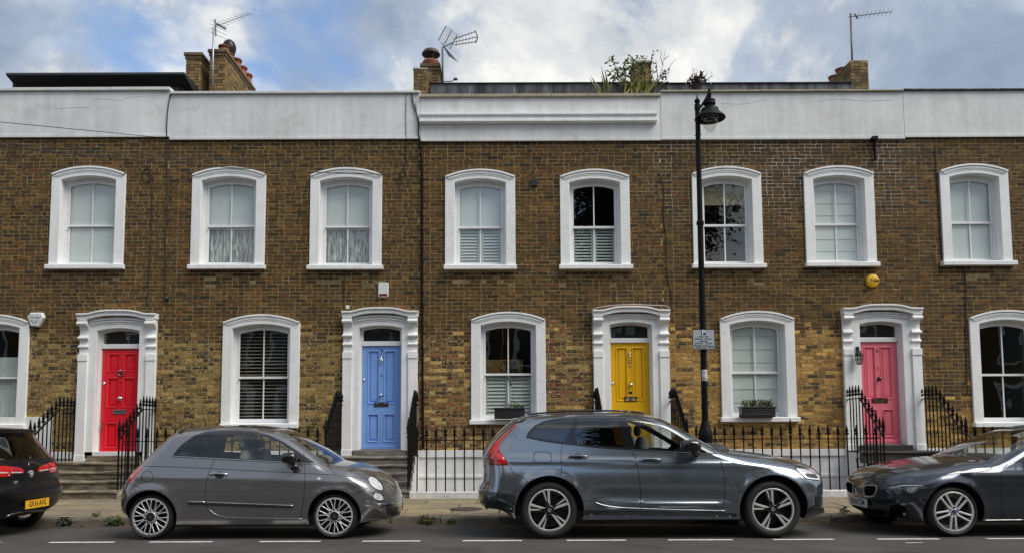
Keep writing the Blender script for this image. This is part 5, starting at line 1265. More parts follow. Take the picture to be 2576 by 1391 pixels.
volvo.decal(S([(836, 788), (1216, 796), (1790, 806), (1866, 812), (1868, 834), (834, 822)]), BLACK, VT, 'shaded_sill_cladding', .004)  # black cladding band that also paints in the low sill's shade and road reflection
volvo.line(S([(900, 735), (1000, 762), (1215, 776), (1500, 785), (1790, 792)]), .010, VOLP, VT, 'sill_blade', off=.006)
volvo.line(S([(122, 748), (150, 745), (178, 772)]), .012, CHROME, VT, 'exhaust_tip', off=.012)
volvo.decal(S([(310, 175), (340, 166), (450, 150), (420, 185), (385, 196), (340, 184)]), VOLP, VT, 'spoiler', .016)
volvo.chassis(VT)
for (x, z) in vwx: wheel(VT, x, VN + .04, z, VR, .258, 'diamond'); wheel(VT, x, VYc + VH - .04, z - .035, VR, .258, 'diamond', True)
m = MB(); p = at(*CV((1555, 358)), VN - .08); ellipsoid(m, (p.x, VN - .09, p.z + .01), .125, .10, .075, 18, 3.0); q = at(*CV((1590, 405)), VN); m.tube([(p.x + .04, VN - .05, p.z - .02), (q.x + .02, VN + .03, q.z - .01)], .05, 10); m.build('door_mirror', GLOSSB, VT, smooth=True, angle=50)
MB().box(vwx[0][0] + .1, vwx[1][0] - .5, VYc - .7, VYc + .7, .86, .89).build('cabin_floor', DARK, VT); m = MB(); ellipsoid(m, (vwx[1][0] - .62, VYc, 1.06), .26, .68, .12, 18, 3); m.build('dashboard', SEATD, VT, smooth=True)
seats(VT, volvo, (vwx[0][0] + 1.35, vwx[0][0] + .45), .88, SEAT, 1)
m = MB(); m.lathe([(.17, -.012), (.185, 0), (.17, .012), (.155, 0), (.17, -.012)], 24, (0, 0, 0), 'x'); sw = m.build('steering_wheel', SEATD, VT, smooth=True); sw.location = Vector((vwx[1][0] - .98, VYc - .36, 1.10)) - ORG[VT.name]; sw.rotation_euler = (0, -.4, 0)
# ---- charcoal saloon, nose to the left, cut by the picture edge
def CB(p): return ((3100 + p[0] / 3.3116) * K, (1580 + p[1] / 3.3116) * K)
BN, BH = -6.0, .905; BYc = BN + BH
bw = at(*CB((1378, 1052)), BN + .04); BX = bw.x - .79
prof = [(4.50, .22, .30), (4.60, .34, .34), (4.63, .50, .36), (4.63, .75, .36), (4.60, .95, .32), (4.50, 1.06, .22), (4.25, 1.10, .16), (4.02, 1.135, .15), (3.80, 1.215, .15), (3.5, 1.325, .14), (3.2, 1.395, .13), (2.85, 1.425, .12), (2.5, 1.415, .13), (2.25, 1.375, .15), (2.0, 1.295, .17), (1.72, 1.175, .18), (1.45, 1.045, .18), (1.32, .99, .16), (1.1, .972, .15), (.8, .935, .18), (.5, .885, .26), (.28, .83, .36), (.14, .765, .46), (.05, .69, .54), (.012, .60, .58), (0, .48, .60), (.015, .36, .60), (.06, .25, .58), (.16, .19, .54)]
outline = [(BX + a, b, c) for a, b, c in prof]
BWR = .318; bwx = [(bw.x + 2.81, BWR), (bw.x, BWR)]
BMWP = paint('charcoal_metallic_paint', (0.060, 0.066, 0.080), .8, .22)
def bcrease(x, z): return .014 * np.exp(-((z - .80) / .03) ** 2) * (x > BX + .9) - .012 * np.exp(-((z - .50) / .09) ** 2)
bmw = Car(BN, BH, outline, [(.10, .90), (.17, .93), (.26, .96), (.42, .985), (.58, 1.0), (.72, .985), (.82, .958), (.90, .928), (.97, .90), (1.1, .845), (1.25, .77), (1.36, .70), (1.45, .62)], bwx, .372, .205, .20, .22, -1, BMWP, .014, 2.5, bcrease)
bmw.region('windscreen', [(BX + 1.37, .958), (BX + 1.47, .982), (BX + 1.75, 1.10), (BX + 2.02, 1.222), (BX + 2.26, 1.318), (BX + 2.38, 1.50), (BX + 1.5, 1.40), (BX + 1.28, 1.02)], world=True, centre=True)
bmw.region('pane_door', [(BX + 1.80, .955), (BX + 2.02, 1.10), (BX + 2.28, 1.255), (BX + 2.5, 1.325), (BX + 2.62, 1.335), (BX + 2.66, .965)], world=True)
bmw.region('pane_rear', [(BX + 2.74, .968), (BX + 2.70, 1.335), (BX + 3.1, 1.31), (BX + 3.45, 1.20), (BX + 3.62, 1.09), (BX + 3.6, 1.0)], world=True)
bmw.region('trim', [(BX + 1.62, .925), (BX + 1.75, 1.0), (BX + 2.0, 1.12), (BX + 2.27, 1.28), (BX + 2.5, 1.35), (BX + 2.85, 1.362), (BX + 3.15, 1.33), (BX + 3.5, 1.215), (BX + 3.75, 1.06), (BX + 3.7, .985), (BX + 2.7, .94)], world=True)
bmw.region('rear_screen', [(BX + 4.03, 1.06), (BX + 3.5, 1.265), (BX + 3.3, 1.32), (BX + 3.3, 1.6), (BX + 4.2, 1.4)], world=True, centre=True)
bmw.region('door', [(BX + 1.62, .925), (BX + 1.60, .80), (BX + 1.63, .30), (BX + 2.62, .28), (BX + 2.68, .94), (BX + 2.68, 1.36), (BX + 2.5, 1.35), (BX + 2.27, 1.28), (BX + 2.0, 1.12)], world=True)
bmw.mesh()
BT = thing('charcoal_saloon', 'dark charcoal saloon car with twin chrome ringed grilles, cut off by the picture edge', 'car', (BX + 2.3, BYc, 0))
bmw.emit('body', -1, BMWP, BT, merge=True)
for k, (nm, _, _) in enumerate(bmw.regions):
    if nm.startswith('pane'): bmw.emit('pane', k, GL_CLEAR, BT)
    elif nm == 'trim': bmw.emit('window_trim', k, GLOSSB, BT)
    elif nm in ('windscreen', 'rear_screen'): bmw.emit(nm, k, GL_CLEAR, BT, merge=True)
    else: bd = bmw.emit('door', k, BMWP, BT)
S = lambda pts: [CB(p) for p in pts]
bmw.decal(S([(284, 692), (320, 684), (400, 682), (446, 688), (450, 720), (440, 770), (410, 818), (350, 830), (300, 822), (284, 780)]), ALLOY, BT, 'grille_ring', .012, 3.0)
bmw.decal(S([(296, 700), (330, 692), (400, 691), (434, 697), (436, 722), (428, 765), (402, 805), (350, 816), (306, 808), (296, 775)]), VOID, BT, 'grille', .018, 3.0)
bmw.decal(S([(545, 752), (590, 725), (640, 700), (760, 682), (900, 678), (1022, 682), (985, 715), (930, 760), (870, 790), (800, 797), (700, 790), (600, 796)]), mat('lamp_dark_housing', (0.03, 0.03, 0.033), 0.3, 0.0, coat=0.3), BT, 'headlight', .004, 4.0)
bmw.decal(S([(652, 722), (690, 712), (735, 722), (742, 760), (715, 788), (668, 784), (648, 755)]), mat('lamp_smoked', (0.16, 0.165, 0.17), 0.3, 0.1, var=0.5, vscale=30), BT, 'headlight_reflector', .007, 3.0, smooth_poly=True)
bmw.decal(S([(800, 715), (870, 705), (940, 704), (900, 760), (850, 780), (805, 770)]), mat('lamp_smoked', (0.16, 0.165, 0.17), 0.3, 0.1, var=0.5, vscale=30), BT, 'headlight_reflector', .007, 3.0)
bmw.decal(S([(600, 712), (760, 686), (1000, 684), (985, 694), (770, 698), (620, 720)]), ALLOYG, BT, 'headlight_strip', .009, 3.0)
bmw.decal(S([(556, 752), (580, 752), (628, 790), (604, 792)]), ALLOYG, BT, 'headlight_strip', .008, 3.0)
bmw.decal(S([(600, 935), (700, 915), (770, 945), (800, 1000), (790, 1050), (720, 1062), (590, 1060)]), VOID, BT, 'air_intake', .004, 4.0)
bmw.decal(S([(755, 1020), (775, 1012), (795, 1025), (790, 1048), (765, 1050)]), LAMPW, BT, 'fog_lamp', .008, 2.5, smooth_poly=True)
bmw.decal(S([(200, 965), (400, 985), (520, 990), (540, 1060), (480, 1080), (210, 1060)]), VOID, BT, 'lower_intake', .004, 4.0, mirror=True)
bmw.decal(S([(300, 648), (318, 640), (330, 650), (318, 664), (300, 662)]), mat('badge_blue', (0.16, 0.20, 0.26), 0.25, 0.5), BT, 'badge', .006, 2.0, mirror=False)
for pts in ([(2030, 430), (1990, 470), (1950, 560), (1942, 700), (1955, 850), (1985, 1075)], [(590, 695), (700, 668), (870, 658), (1020, 682), (1120, 708)], [(1860, 430), (1820, 490), (1700, 520), (1400, 545), (1100, 600), (880, 655)], [(1690, 700), (1760, 690), (1880, 695), (1905, 740), (1905, 830), (1860, 862), (1770, 860), (1720, 800), (1685, 730), (1690, 700)]): bmw.line(S(pts), .0035, SEAM, BT)
bmw.line(S([(1740, 1112), (2000, 1108), (2225, 1106)]), .006, ALLOYG, BT, 'sill_strip', off=.003)
bmw.line(S([(480, 1085), (575, 1072)]), .006, CHROME, BT, 'lip_strip', off=.003)
bmw.chassis(BT)
wheel(BT, bw.x, BN + .035, BWR, BWR, .245, 'double'); wheel(BT, bw.x + 2.81, BN + .035, BWR, BWR, .245, 'double')
for x in (bw.x, bw.x + 2.81): wheel(BT, x, BYc + BH - .035, BWR - .035, BWR, .245, 'double', True)
l, n = bmw.hit(*CB((288, 895)))
plate(BT, 'RN18 ZTM', Vector((BX - .012, BYc, l.z if l else .5)), -math.pi / 2, PLW, size=.105)
m = MB(); ellipsoid(m, (BX + 1.98, BN - .10, 1.03), .11, .10, .07, 18, 2.8); m.tube([(BX + 1.98, BN - .06, .99), (BX + 1.93, BN + .06, .955)], .03, 8); m.build('door_mirror', BMWP, BT, smooth=True, angle=50)
m = MB(); ellipsoid(m, (BX + 1.98, BYc + BH + .10, 1.03), .11, .10, .07, 18, 2.8); m.tube([(BX + 1.98, BYc + BH + .06, .99), (BX + 1.93, BYc + BH - .06, .955)], .03, 8); m.build('door_mirror', BMWP, BT, smooth=True, angle=50)
MB().box(BX + 1.5, BX + 3.9, BYc - .68, BYc + .68, .78, .81).build('cabin_floor', DARK, BT); m = MB(); ellipsoid(m, (BX + 1.72, BYc, .93), .30, .66, .09, 18, 3); m.build('dashboard', SEATD, BT, smooth=True)
seats(BT, bmw, (BX + 2.55, BX + 3.4), .74, SEATD, -1)
m = MB(); m.lathe([(.17, -.012), (.185, 0), (.17, .012), (.155, 0), (.17, -.012)], 24, (0, 0, 0), 'x'); sw = m.build('steering_wheel', SEATD, BT, smooth=True); sw.location = Vector((BX + 2.08, BYc + .36, .98)) - ORG[BT.name]; sw.rotation_euler = (0, .4, 0)

# ---- black hatchback, tail towards the red door, cut by the picture edge
def CG(p): return ((p[0] / 3.477) * K, (1560 + p[1] / 3.477) * K)
GN, GH = -6.0, .895; GYc = GN + GH
GX = -6.42
prof = [(-.30, .20, .30), (-.12, .24, .30), (-.04, .34, .30), (-.005, .46, .30), (0, .56, .30), (-.03, .635, .28), (-.085, .68, .26), (-.095, .78, .26), (-.11, .90, .25), (-.17, .99, .22), (-.28, 1.14, .18), (-.40, 1.30, .15), (-.43, 1.355, .12), (-.36, 1.385, .08), (-.42, 1.41, .07), (-.6, 1.428, .10), (-1.2, 1.448, .12), (-1.9, 1.44, .12), (-2.35, 1.38, .14), (-2.75, 1.22, .17), (-3.05, 1.06, .17), (-3.2, .99, .16), (-3.6, .93, .18), (-3.95, .83, .28), (-4.15, .72, .42), (-4.24, .55, .5), (-4.25, .4, .5), (-4.18, .25, .46), (-4.05, .2, .44)]
outline = [(GX + a, b, c) for a, b, c in prof]
GWR = .318; gwx = [(GX - .80, GWR), (GX - 3.44, GWR)]
GOLP = mat('gloss_black_paint', (0.005, 0.005, 0.006), .3, .0, var=0.03, coat=0.2, spec=0.25)
golf = Car(GN, GH, outline, [(.10, .90), (.17, .93), (.26, .96), (.45, .985), (.65, 1.0), (.85, .99), (.95, .965), (1.05, .92), (1.2, .855), (1.32, .80), (1.40, .75), (1.46, .68)], gwx, .37, .21, .2, .2, -1, GOLP, .012, 2.9)
golf.region('pane', [(GX - .42, 1.04), (GX - .62, 1.30), (GX - 1.2, 1.36), (GX - 2.0, 1.34), (GX - 2.7, 1.03)], world=True)
golf.region('rear_screen', [(GX - .26, 1.00), (GX - .34, 1.10), (GX - .52, 1.335), (GX - .40, 1.36), (GX - .36, 1.30), (GX + .0, .98)], world=True, centre=True)
golf.region('windscreen', [(GX - 3.12, .99), (GX - 2.75, 1.15), (GX - 2.35, 1.32), (GX - 2.3, 1.6), (GX - 3.3, 1.3)], world=True, centre=True)
golf.mesh()
GT = thing('black_hatchback', 'black hatchback with yellow number plate, only its tail in view at the picture edge', 'car', (GX - 2.1, GYc, 0))
golf.emit('body', -1, GOLP, GT, merge=True)
golf.emit('pane', 0, GL_DARK, GT); golf.emit('rear_screen', 1, GL_DARK, GT, merge=True); golf.emit('windscreen', 2, GL_DARK, GT, merge=True)
S = lambda pts: [CG(p) for p in pts]
golf.decal(S([(-60, 548), (40, 543), (112, 548), (122, 590), (128, 640), (110, 678), (-60, 682)]), LAMPR, GT, 'tail_light', .006, 4.0, mirror=True)
golf.decal(S([(118, 552), (200, 556), (270, 572), (304, 600), (296, 630), (220, 638), (132, 640)]), LAMPR, GT, 'tail_light_inner', .006, 4.0, mirror=True)
golf.decal(S([(-60, 622), (100, 620), (102, 634), (-60, 636)]), LAMPW, GT, 'reversing_light', .009, 3.0); golf.decal(S([(136, 618), (280, 618), (276, 630), (138, 634)]), LAMPW, GT, 'reversing_light', .009, 3.0)
golf.line(S([(0, 872), (200, 878), (430, 876), (700, 868)]), .006, SEAM, GT); golf.line(S([(200, 870), (160, 800), (110, 690), (120, 560), (220, 440)]), .0035, SEAM, GT)
golf.line(S([(0, 1225), (140, 1160), (330, 1120), (520, 1112), (720, 1100)]), .007, ALLOYG, GT, 'bumper_strip', off=.003)
golf.line(S([(370, 545), (365, 500), (400, 490), (520, 530), (640, 625)]), .004, ALLOYG, GT, 'tailgate_edge', off=.001)
l, n = golf.hit(*CG((526, 628)))
bz = l.z; bx = l.x; m = MB(); m.lathe([(0, .010), (.038, .009), (.042, .012), (.052, .012), (.055, 0)], 28, (bx + .004, GYc, bz), 'x'); m.build('badge', CHROME, GT, smooth=True, angle=40)
m = MB(); yb_ = GYc; xx = bx + .018
for a_, b_ in (((-.028, .026), (-.012, -.02)), ((-.012, -.02), (0, .006)), ((0, .006), (.012, -.02)), ((.012, -.02), (.028, .026)), ((-.014, .036), (0, .014)), ((0, .014), (.014, .036))): m.bar((xx, yb_ + a_[0], bz + a_[1]), (xx, yb_ + b_[0], bz + b_[1]), .008, .006, (1, 0, 0))
m.build('badge_mark', ALLOY, GT)
l, n = golf.hit(*CG((196, 752)))
if l: text('GTI', GT, (l.x + .006, l.y, l.z), .05, ALLOY, 'badge_lettering', rot=(math.pi / 2, 0, math.pi / 2), bold=.001)
l, n = golf.hit(*CG((530, 1005)))
plate(GT, 'GX16 AVG', Vector((GX + .012, GYc, l.z if l else .5)), math.pi / 2, PLY, size=.105)
golf.chassis(GT)
for (x, z) in gwx: wheel(GT, x, GN + .035, z, GWR, .235, 'double', True); wheel(GT, x, GYc + GH - .035, z - .035, GWR, .235, 'double', True)

# ------------------------------------------------------------------ lamp post with parking plate
LY = -3.72
pb, ptp = at(1777, 1090, LY), at(1753, 320, LY); LX = (pb.x + ptp.x) / 2
LP = thing('lamp_post', 'black heritage street lamp post with bell shaped lantern before the terrace', 'lamp post', (LX, LY, pav_z(LY)))
zt = at(1753, 270, LY).z
z0 = pav_z(LY); zb1 = at(1777, 1068, LY).z
MB().lathe([(.15, z0), (.15, z0 + .06), (.11, z0 + .12), (.105, zb1 - .25), (.115, zb1 - .22), (.105, zb1 - .1), (.085, zb1 - .06), (.07, zb1), (.058, zb1 + .04), (.052, zb1 + .06)], 20, (LX, LY, 0)).build('base', IRON, LP, smooth=True, angle=40)
zc = at(1761, 562, LY).z
MB().lathe([(.05, zb1), (.046, zc - .04), (.058, zc - .03), (.062, zc), (.058, zc + .03), (.043, zc + .04), (.039, zt)], 16, (LX, LY, 0)).build('post', IRON, LP, smooth=True, angle=40)
def lz(cy): return at(1775, (300 + cy / 6.32) * K, LY).z
MB().lathe([(.041, lz(670)), (.047, lz(665)), (.047, lz(550)), (.03, lz(535)), (.03, lz(530))] + [(.046 * math.sin(math.pi * k / 10), (lz(535) + lz(405)) / 2 - .046 * math.cos(math.pi * k / 10) * (lz(405) - lz(535)) / .092) for k in range(1, 10)] + [(.014, lz(405)), (.012, lz(380)), (.004, lz(290)), (0, lz(285))], 16, (LX, LY, 0)).build('finial', IRON, LP, smooth=True, angle=40)
HX = at(1786, 296, LY).x + .0
m = MB(); m.tube([(LX, LY, lz(690)), (LX + (HX - LX) * .3, LY, lz(590)), (LX + (HX - LX) * .65, LY, lz(440)), (HX - .02, LY, lz(320)), (HX, LY, lz(280))], .018, 8)
for k in range(5): t = k / 4; m.tube([(LX + .05 + .10 * t, LY, lz(660) + (lz(440) - lz(660)) * t), (LX + .06 + .09 * t, LY, lz(740) + (lz(560) - lz(740)) * t)], .006, 5)
m.build('arm', IRON, LP, smooth=True)
MB().lathe([(0, lz(150)), (.012, lz(170)), (.026, lz(215)), (.012, lz(240)), (.032, lz(265)), (.034, lz(330)), (.028, lz(400)), (.03, lz(445))][::-1], 16, (HX, LY, 0)).build('lantern_finial', IRON, LP, smooth=True, angle=40)
MB().lathe([(0, lz(440)), (.088, lz(450)), (.092, lz(480)), (.088, lz(500)), (.094, lz(520)), (.094, lz(550)), (.075, lz(570)), (.075, lz(640)), (.135, lz(655)), (.14, lz(700)), (.16, lz(745)), (.20, lz(800)), (.243, lz(860)), (.246, lz(880)), (.238, lz(878)), (.19, lz(820)), (.13, lz(770)), (0, lz(765))][::-1], 32, (HX, LY, 0)).build('lantern_hood', IRON, LP, smooth=True, angle=35)
MB().lathe([(.13, lz(850)), (.128, lz(900)), (.118, lz(985)), (.088, lz(1080)), (.045, lz(1160)), (.012, lz(1198)), (0, lz(1202))][::-1], 28, (HX, LY, 0)).build('glass_bowl', glass('bowl_glass', (0.93, 0.92, 0.90), 1.0, 0.0, .03), LP, smooth=True)
MB().lathe([(.134, lz(838)), (.136, lz(850)), (.134, lz(862)), (.126, lz(850)), (.134, lz(838))], 28, (HX, LY, 0)).build('bowl_rim', ALLOYG, LP, smooth=True)
m = MB()
for py in (505, 512): p = at(1755, py * .5, LY)
for cy, sx in ((1270, -1), (1240, 1)): m.tube([(LX + sx * .035, LY, lz(cy)), (LX + sx * .055, LY, lz(cy))], .008, 6)
m.build('clamp_bolt', IRON, LP)
# parking plate
a, c = at(1743, 878, LY - .07), at(1797, 828, LY - .07); SXc, SZ = (a.x + c.x) / 2, (a.z + c.z) / 2; sw_, sh = (c.x - a.x) / 2, (c.z - a.z) / 2; SY = LY - .075
PS = thing('parking_sign', 'grey parking bay sign with blue P fixed to the lamp post', 'sign', (SXc, SY, a.z))
def rrect(hw, hh, r, cx, cz, n=4):
    out = []
    for qx, qz, t0 in ((1, -1, -90), (1, 1, 0), (-1, 1, 90), (-1, -1, 180)):
        for k in range(n + 1): t = math.radians(t0 + 90 * k / n); out.append((cx + qx * (hw - r) + r * math.cos(t), cz + qz * (hh - r) + r * math.sin(t)))
    return out
MB().prism(rrect(sw_, sh, .02, SXc, SZ), SY, SY + .006).build('plate_back', BLACK, PS)
SIGNG = mat('sign_grey', (0.40, 0.44, 0.47), 0.4, var=0.03)
MB().prism(rrect(sw_ - .007, sh - .007, .015, SXc, SZ), SY - .0015, SY - .0002).build('plate_face', SIGNG, PS)
NAVY = mat('sign_navy', (0.012, 0.016, 0.09), 0.4, var=0); SWH = mat('sign_white', (0.72, 0.74, 0.76), 0.4, var=0)
u = 2 * sh / 440.0   # the plate is 440 high in the close-up
def sz(cy): return SZ + sh - (cy - 142) * u
def sx_(cx): return SXc - sw_ + (cx - 440) * (2 * sw_ / 495)
MB().box(sx_(630), sx_(733), SY - .003, SY - .0017, sz(260), sz(160)).build('symbol_square', NAVY, PS)
text('P', PS, (sx_(684), SY - .0035, sz(212)), .105 * (sh / .15), SWH, 'symbol_letter', bold=.003)
for body, cx_, cy_, s_ in (('Mon - Fri', 683, 300, .036), ('8.30 am - 6.30 pm', 683, 350, .036), ('Saturday', 683, 400, .036), ('8.30 am - 1.30 pm', 683, 448, .036), ('Resident permit', 630, 497, .034), ('holders only', 625, 542, .034)):
    text(body, PS, (sx_(cx_), SY - .002, sz(cy_)), s_ * (sh / .15), GLYPH, 'lettering', bold=.0009, sx=.96)
MB().box(sx_(795), sx_(903), SY - .003, SY - .0017, sz(550), sz(497)).build('zone_panel', GLYPH, PS); text('S-E', PS, (sx_(849), SY - .0035, sz(524)), .036 * (sh / .15), SWH, 'zone_lettering')
m = MB()
for dz in (.06, -.06): m.lathe([(.052, -.012), (.056, -.012), (.056, .012), (.052, .012)], 16, (LX, LY, SZ + dz)); m.box(LX - .02, LX + .02, SY + .004, LY - .04, SZ + dz - .01, SZ + dz + .01)
m.build('bracket', BLACK, PS)
a, c = at(1770.5, 957, LY - .05), at(1770.5, 929, LY - .05); NT = thing('notice_sticker', 'small white paper notice stuck round the lamp post below the sign', 'notice', (LX, LY, a.z))
MB().lathe([(.0505, a.z), (.0505, c.z)], 12, (LX, LY, 0), 'z', (math.radians(215), math.radians(325))).build('paper', mat('notice_paper', (0.62, 0.64, 0.66), 0.7, var=0.05), NT, smooth=True)
hh = c.z - a.z
for body, f, s_ in (('weather', .82, .02), ('0 - post', .66, .018), ('KC', .28, .05), ('24', .12, .05)): text(body, NT, (LX - .004, LY - .0515, a.z + hh * f), s_, GLYPH, 'notice_lettering')

# ------------------------------------------------------------------ alarm boxes, lantern
a, c = at(71, 822, -.03), at(115, 786, -.03); GXc = (a.x + c.x) / 2; w_, h_ = (c.x - a.x), (c.z - a.z)
AL = thing('alarm_box', 'white hexagonal alarm box with blue lettering left of the red door', 'alarm', (GXc, 0, a.z), 'burglar alarm boxes')
PLAST = mat('white_plastic', (0.66, 0.68, 0.66), 0.45, var=0.05)
def hexa(s): return [(GXc + x * w_ * s, a.z + h_ / 2 + z * h_ * s) for x, z in ((-.27, -.47), (.18, -.5), (.5, .16), (.38, .5), (-.34, .5), (-.5, .2))]
m = MB(); o_, i_ = hexa(1), hexa(.86); m.ring(o_, i_, -.10, -.0, -.0); m.f = [f for k, f in enumerate(m.f)]
m = MB(); n6 = 6; m.v = [(p[0], -.012, p[1]) for p in o_] + [(p[0], -.07, p[1]) for p in o_] + [(p[0], -.095, p[1]) for p in i_]
m.f = [tuple(range(12, 18))] + [(k, (k + 1) % 6, 6 + (k + 1) % 6, 6 + k) for k in range(6)] + [(6 + k, 6 + (k + 1) % 6, 12 + (k + 1) % 6, 12 + k) for k in range(6)]
m.build('cover', PLAST, AL, bevel=.004)
text('Global', AL, (GXc - .01, -.096, a.z + h_ * .66), .095, mat('logo_blue', (0.09, 0.11, 0.24), 0.5, var=0), 'lettering', shear=.3, sx=.95)
text('0871 575', AL, (GXc - .01, -.096, a.z + h_ * .40), .05, GLYPH); text('8798', AL, (GXc - .01, -.096, a.z + h_ * .26), .05, GLYPH)
MB().lathe([(0, .05), (.04, .045), (.05, 0)], 14, (GXc + .005, -.01, a.z + .0), 'y').build('strobe', BLACK, AL, smooth=True)
a, c = at(952, 747, -.03), at(978, 711, -.03); AL2 = thing('alarm_box', 'upright white alarm box with red strobe above the blue door', 'alarm', ((a.x + c.x) / 2, 0, a.z), 'burglar alarm boxes')
MB().prism(rrect((c.x - a.x) / 2, (c.z - a.z) / 2, .03, (a.x + c.x) / 2, (a.z + c.z) / 2), -.075, -.008).build('cover', PLAST, AL2, bevel=.01)
MB().box(a.x + .02, c.x - .02, -.08, -.05, a.z + .012, a.z + .065).build('strobe', mat('dark_red_lens', (0.16, 0.01, 0.012), 0.25), AL2, bevel=.006)
p = at(2195, 706, -.04); AL3 = thing('alarm_box', 'round yellow alarm box above the pink door', 'alarm', (p.x, 0, p.z), 'burglar alarm boxes')
MB().lathe([(0, .085), (.10, .082), (.125, .07), (.135, .05), (.135, .008)], 32, (p.x, 0, p.z), 'y').build('cover', mat('yellow_plastic', (0.72, 0.40, 0.012), 0.4, var=0.05), AL3, smooth=True, angle=50)
text('Yale', AL3, (p.x + .02, -.0865, p.z), .105, GLYPH, 'lettering', bold=.002)
p = at(2160, 897, -.16); jx = doors['9']['cx'] - .62
WL = thing('wall_lantern', 'dark metal carriage lantern on the jamb left of the pink door', 'lantern', (p.x, -.1, p.z))
DKM = mat('aged_lantern_metal', (0.035, 0.03, 0.026), 0.45, 0.5, var=0.2)
m = MB(); m.tube([(p.x + .03, -.06, p.z + .17), (p.x + .03, -.10, p.z + .22), (p.x + .005, -.17, p.z + .20), (p.x, -.18, p.z + .13)], .009, 8); m.box(p.x + .0, p.x + .06, -.075, -.05, p.z + .10, p.z + .22); m.build('bracket', DKM, WL, smooth=True, angle=40)
MB().lathe([(.0, .135), (.03, .13), (.075, .07), (.09, .03), (.088, .02)][::-1], 8, (p.x, -.18, p.z)).build('lantern_roof', DKM, WL)
MB().lathe([(.06, -.14), (.08, .02)], 8, (p.x, -.18, p.z)).build('lantern_glass', glass('lantern_glass', (0.7, 0.7, 0.66), 1.5, .05, .08), WL)
m = MB()
for k in range(8): t = 2 * math.pi * k / 8; m.tube([(p.x + .061 * math.cos(t), -.18 + .061 * math.sin(t), p.z - .14), (p.x + .081 * math.cos(t), -.18 + .081 * math.sin(t), p.z + .02)], .004, 4)
m.lathe([(.082, -.06), (.086, -.055), (.082, -.05)], 16, (p.x, -.18, p.z)); m.lathe([(0, -.165), (.03, -.16), (.064, -.145), (.064, -.135)], 12, (p.x, -.18, p.z)); m.build('lantern_cage', DKM, WL)
p = at(2258, 938, .1); tag(MB().box(doors['9']['cx'] + .445, doors['9']['cx'] + .475, .05, .095, d['zz'](945), d['zz'](930)).build('door_bell', GLOSSB, bevel=.004), 'small black door bell on the frame right of the pink door', 'door bell')
# ------------------------------------------------------------------ cables, pipes, vents on the facade
def cable(label, pts, r=.012, Y=-.02, name='cable', m=CABLE, cat='cable', wob=.004):
    P = []
    for q in catmull([(a, b) for a, b in pts], 14): p = at(q[0], q[1], Y); P.append((p.x + rnd.uniform(-wob, wob), p.y, p.z))
    mb = MB(); mb.tube(P, r, 6); b = mb.build(name, m, smooth=True); return tag(b, label, cat)
cable('black cable running down the party line left of the blue-door house', [(430, 232), (424, 262), (420, 300), (419, 349)], .011, -.06); cable('black cable hanging down the bricks beside the second upper window', [(421, 352), (420, 500), (416, 640), (414, 752)], .013)
cable('thin looped cable right of the upper window over the red door', [(376, 418), (362, 428), (356, 446), (366, 462), (380, 452), (378, 430), (374, 424), (382, 470), (380, 580), (376, 640), (370, 770)], .010)
cable('black downpipe between the blue-door and yellow-door houses', [(1057, 357), (1061, 420), (1062, 700), (1063, 950), (1064, 1128)], .026, -.045, 'downpipe', IRON, 'pipe', .001)
cable('bunched black cables crossing the parapet above the downpipe', [(1036, 237), (1040, 262), (1046, 280), (1052, 305), (1053, 340), (1058, 360)], .016, -.07)
cable('thin cable beside the ledge end on the parapet', [(1045, 262), (1048, 285), (1051, 308)], .007, -.065)
cable('grey cable down the parapet to the coil near the third upper window', [(1022, 236), (1021, 290), (1022, 352)], .009, -.055, m=mat('grey_cable', (0.25, 0.24, 0.23), 0.6)); cable('coiled cable end beside the third upper window', [(1021, 356), (1021, 400), (1016, 424), (1006, 436), (1012, 446), (1022, 436), (1018, 424)], .010)
cable('loose cable sagging down the bricks left of the lamp post', [(1658, 432), (1668, 462), (1670, 540), (1676, 600), (1680, 700), (1690, 745), (1686, 780)], .009)
cable('white cable looped around the yellow door cornice', [(1686, 785), (1684, 772), (1640, 767), (1588, 765), (1520, 770), (1492, 778), (1490, 800), (1492, 900), (1496, 1015)], .007, -.06, m=mat('white_cable', (0.5, 0.5, 0.5), 0.6))
cable('cable dropping between the windows above the charcoal saloon', [(2425, 672), (2430, 720), (2430, 850), (2434, 990)], .009); cable('thin cable down from the parapet left of the last upper window', [(2361, 356), (2354, 372), (2356, 430), (2362, 520), (2366, 600), (2370, 655)], .009)
cable('short cable below the third upper window', [(868, 682), (866, 720), (866, 770)], .008)
def wire(label, a, b, Ya, Yb, sag, r=.008):
    p, q = at(*a, Ya), at(*b, Yb); P = [p.lerp(q, t / 24) - Vector((0, 0, sag * 4 * (t / 24) * (1 - t / 24))) for t in range(25)]
    tag(MB().tube(P, r, 5).build('overhead_wire', CABLE, smooth=True), label, 'wire', 'overhead wires')
wire('overhead wire crossing the white parapet at top left', (-80, 300), (405, 347), -3.0, -.05, .0, .007)
wire('upper of the dark overhead wires crossing the bricks over the red door', (-80, 352), (640, 402), -3.5, -.05, .05, .008); wire('lower of the dark overhead wires crossing the bricks over the red door', (-80, 357), (1008, 440), -3.2, -.05, .12, .009)
wire('faint overhead wire from the left over the second upper window', (-80, 366), (800, 404), -3.0, -.05, .1, .005)
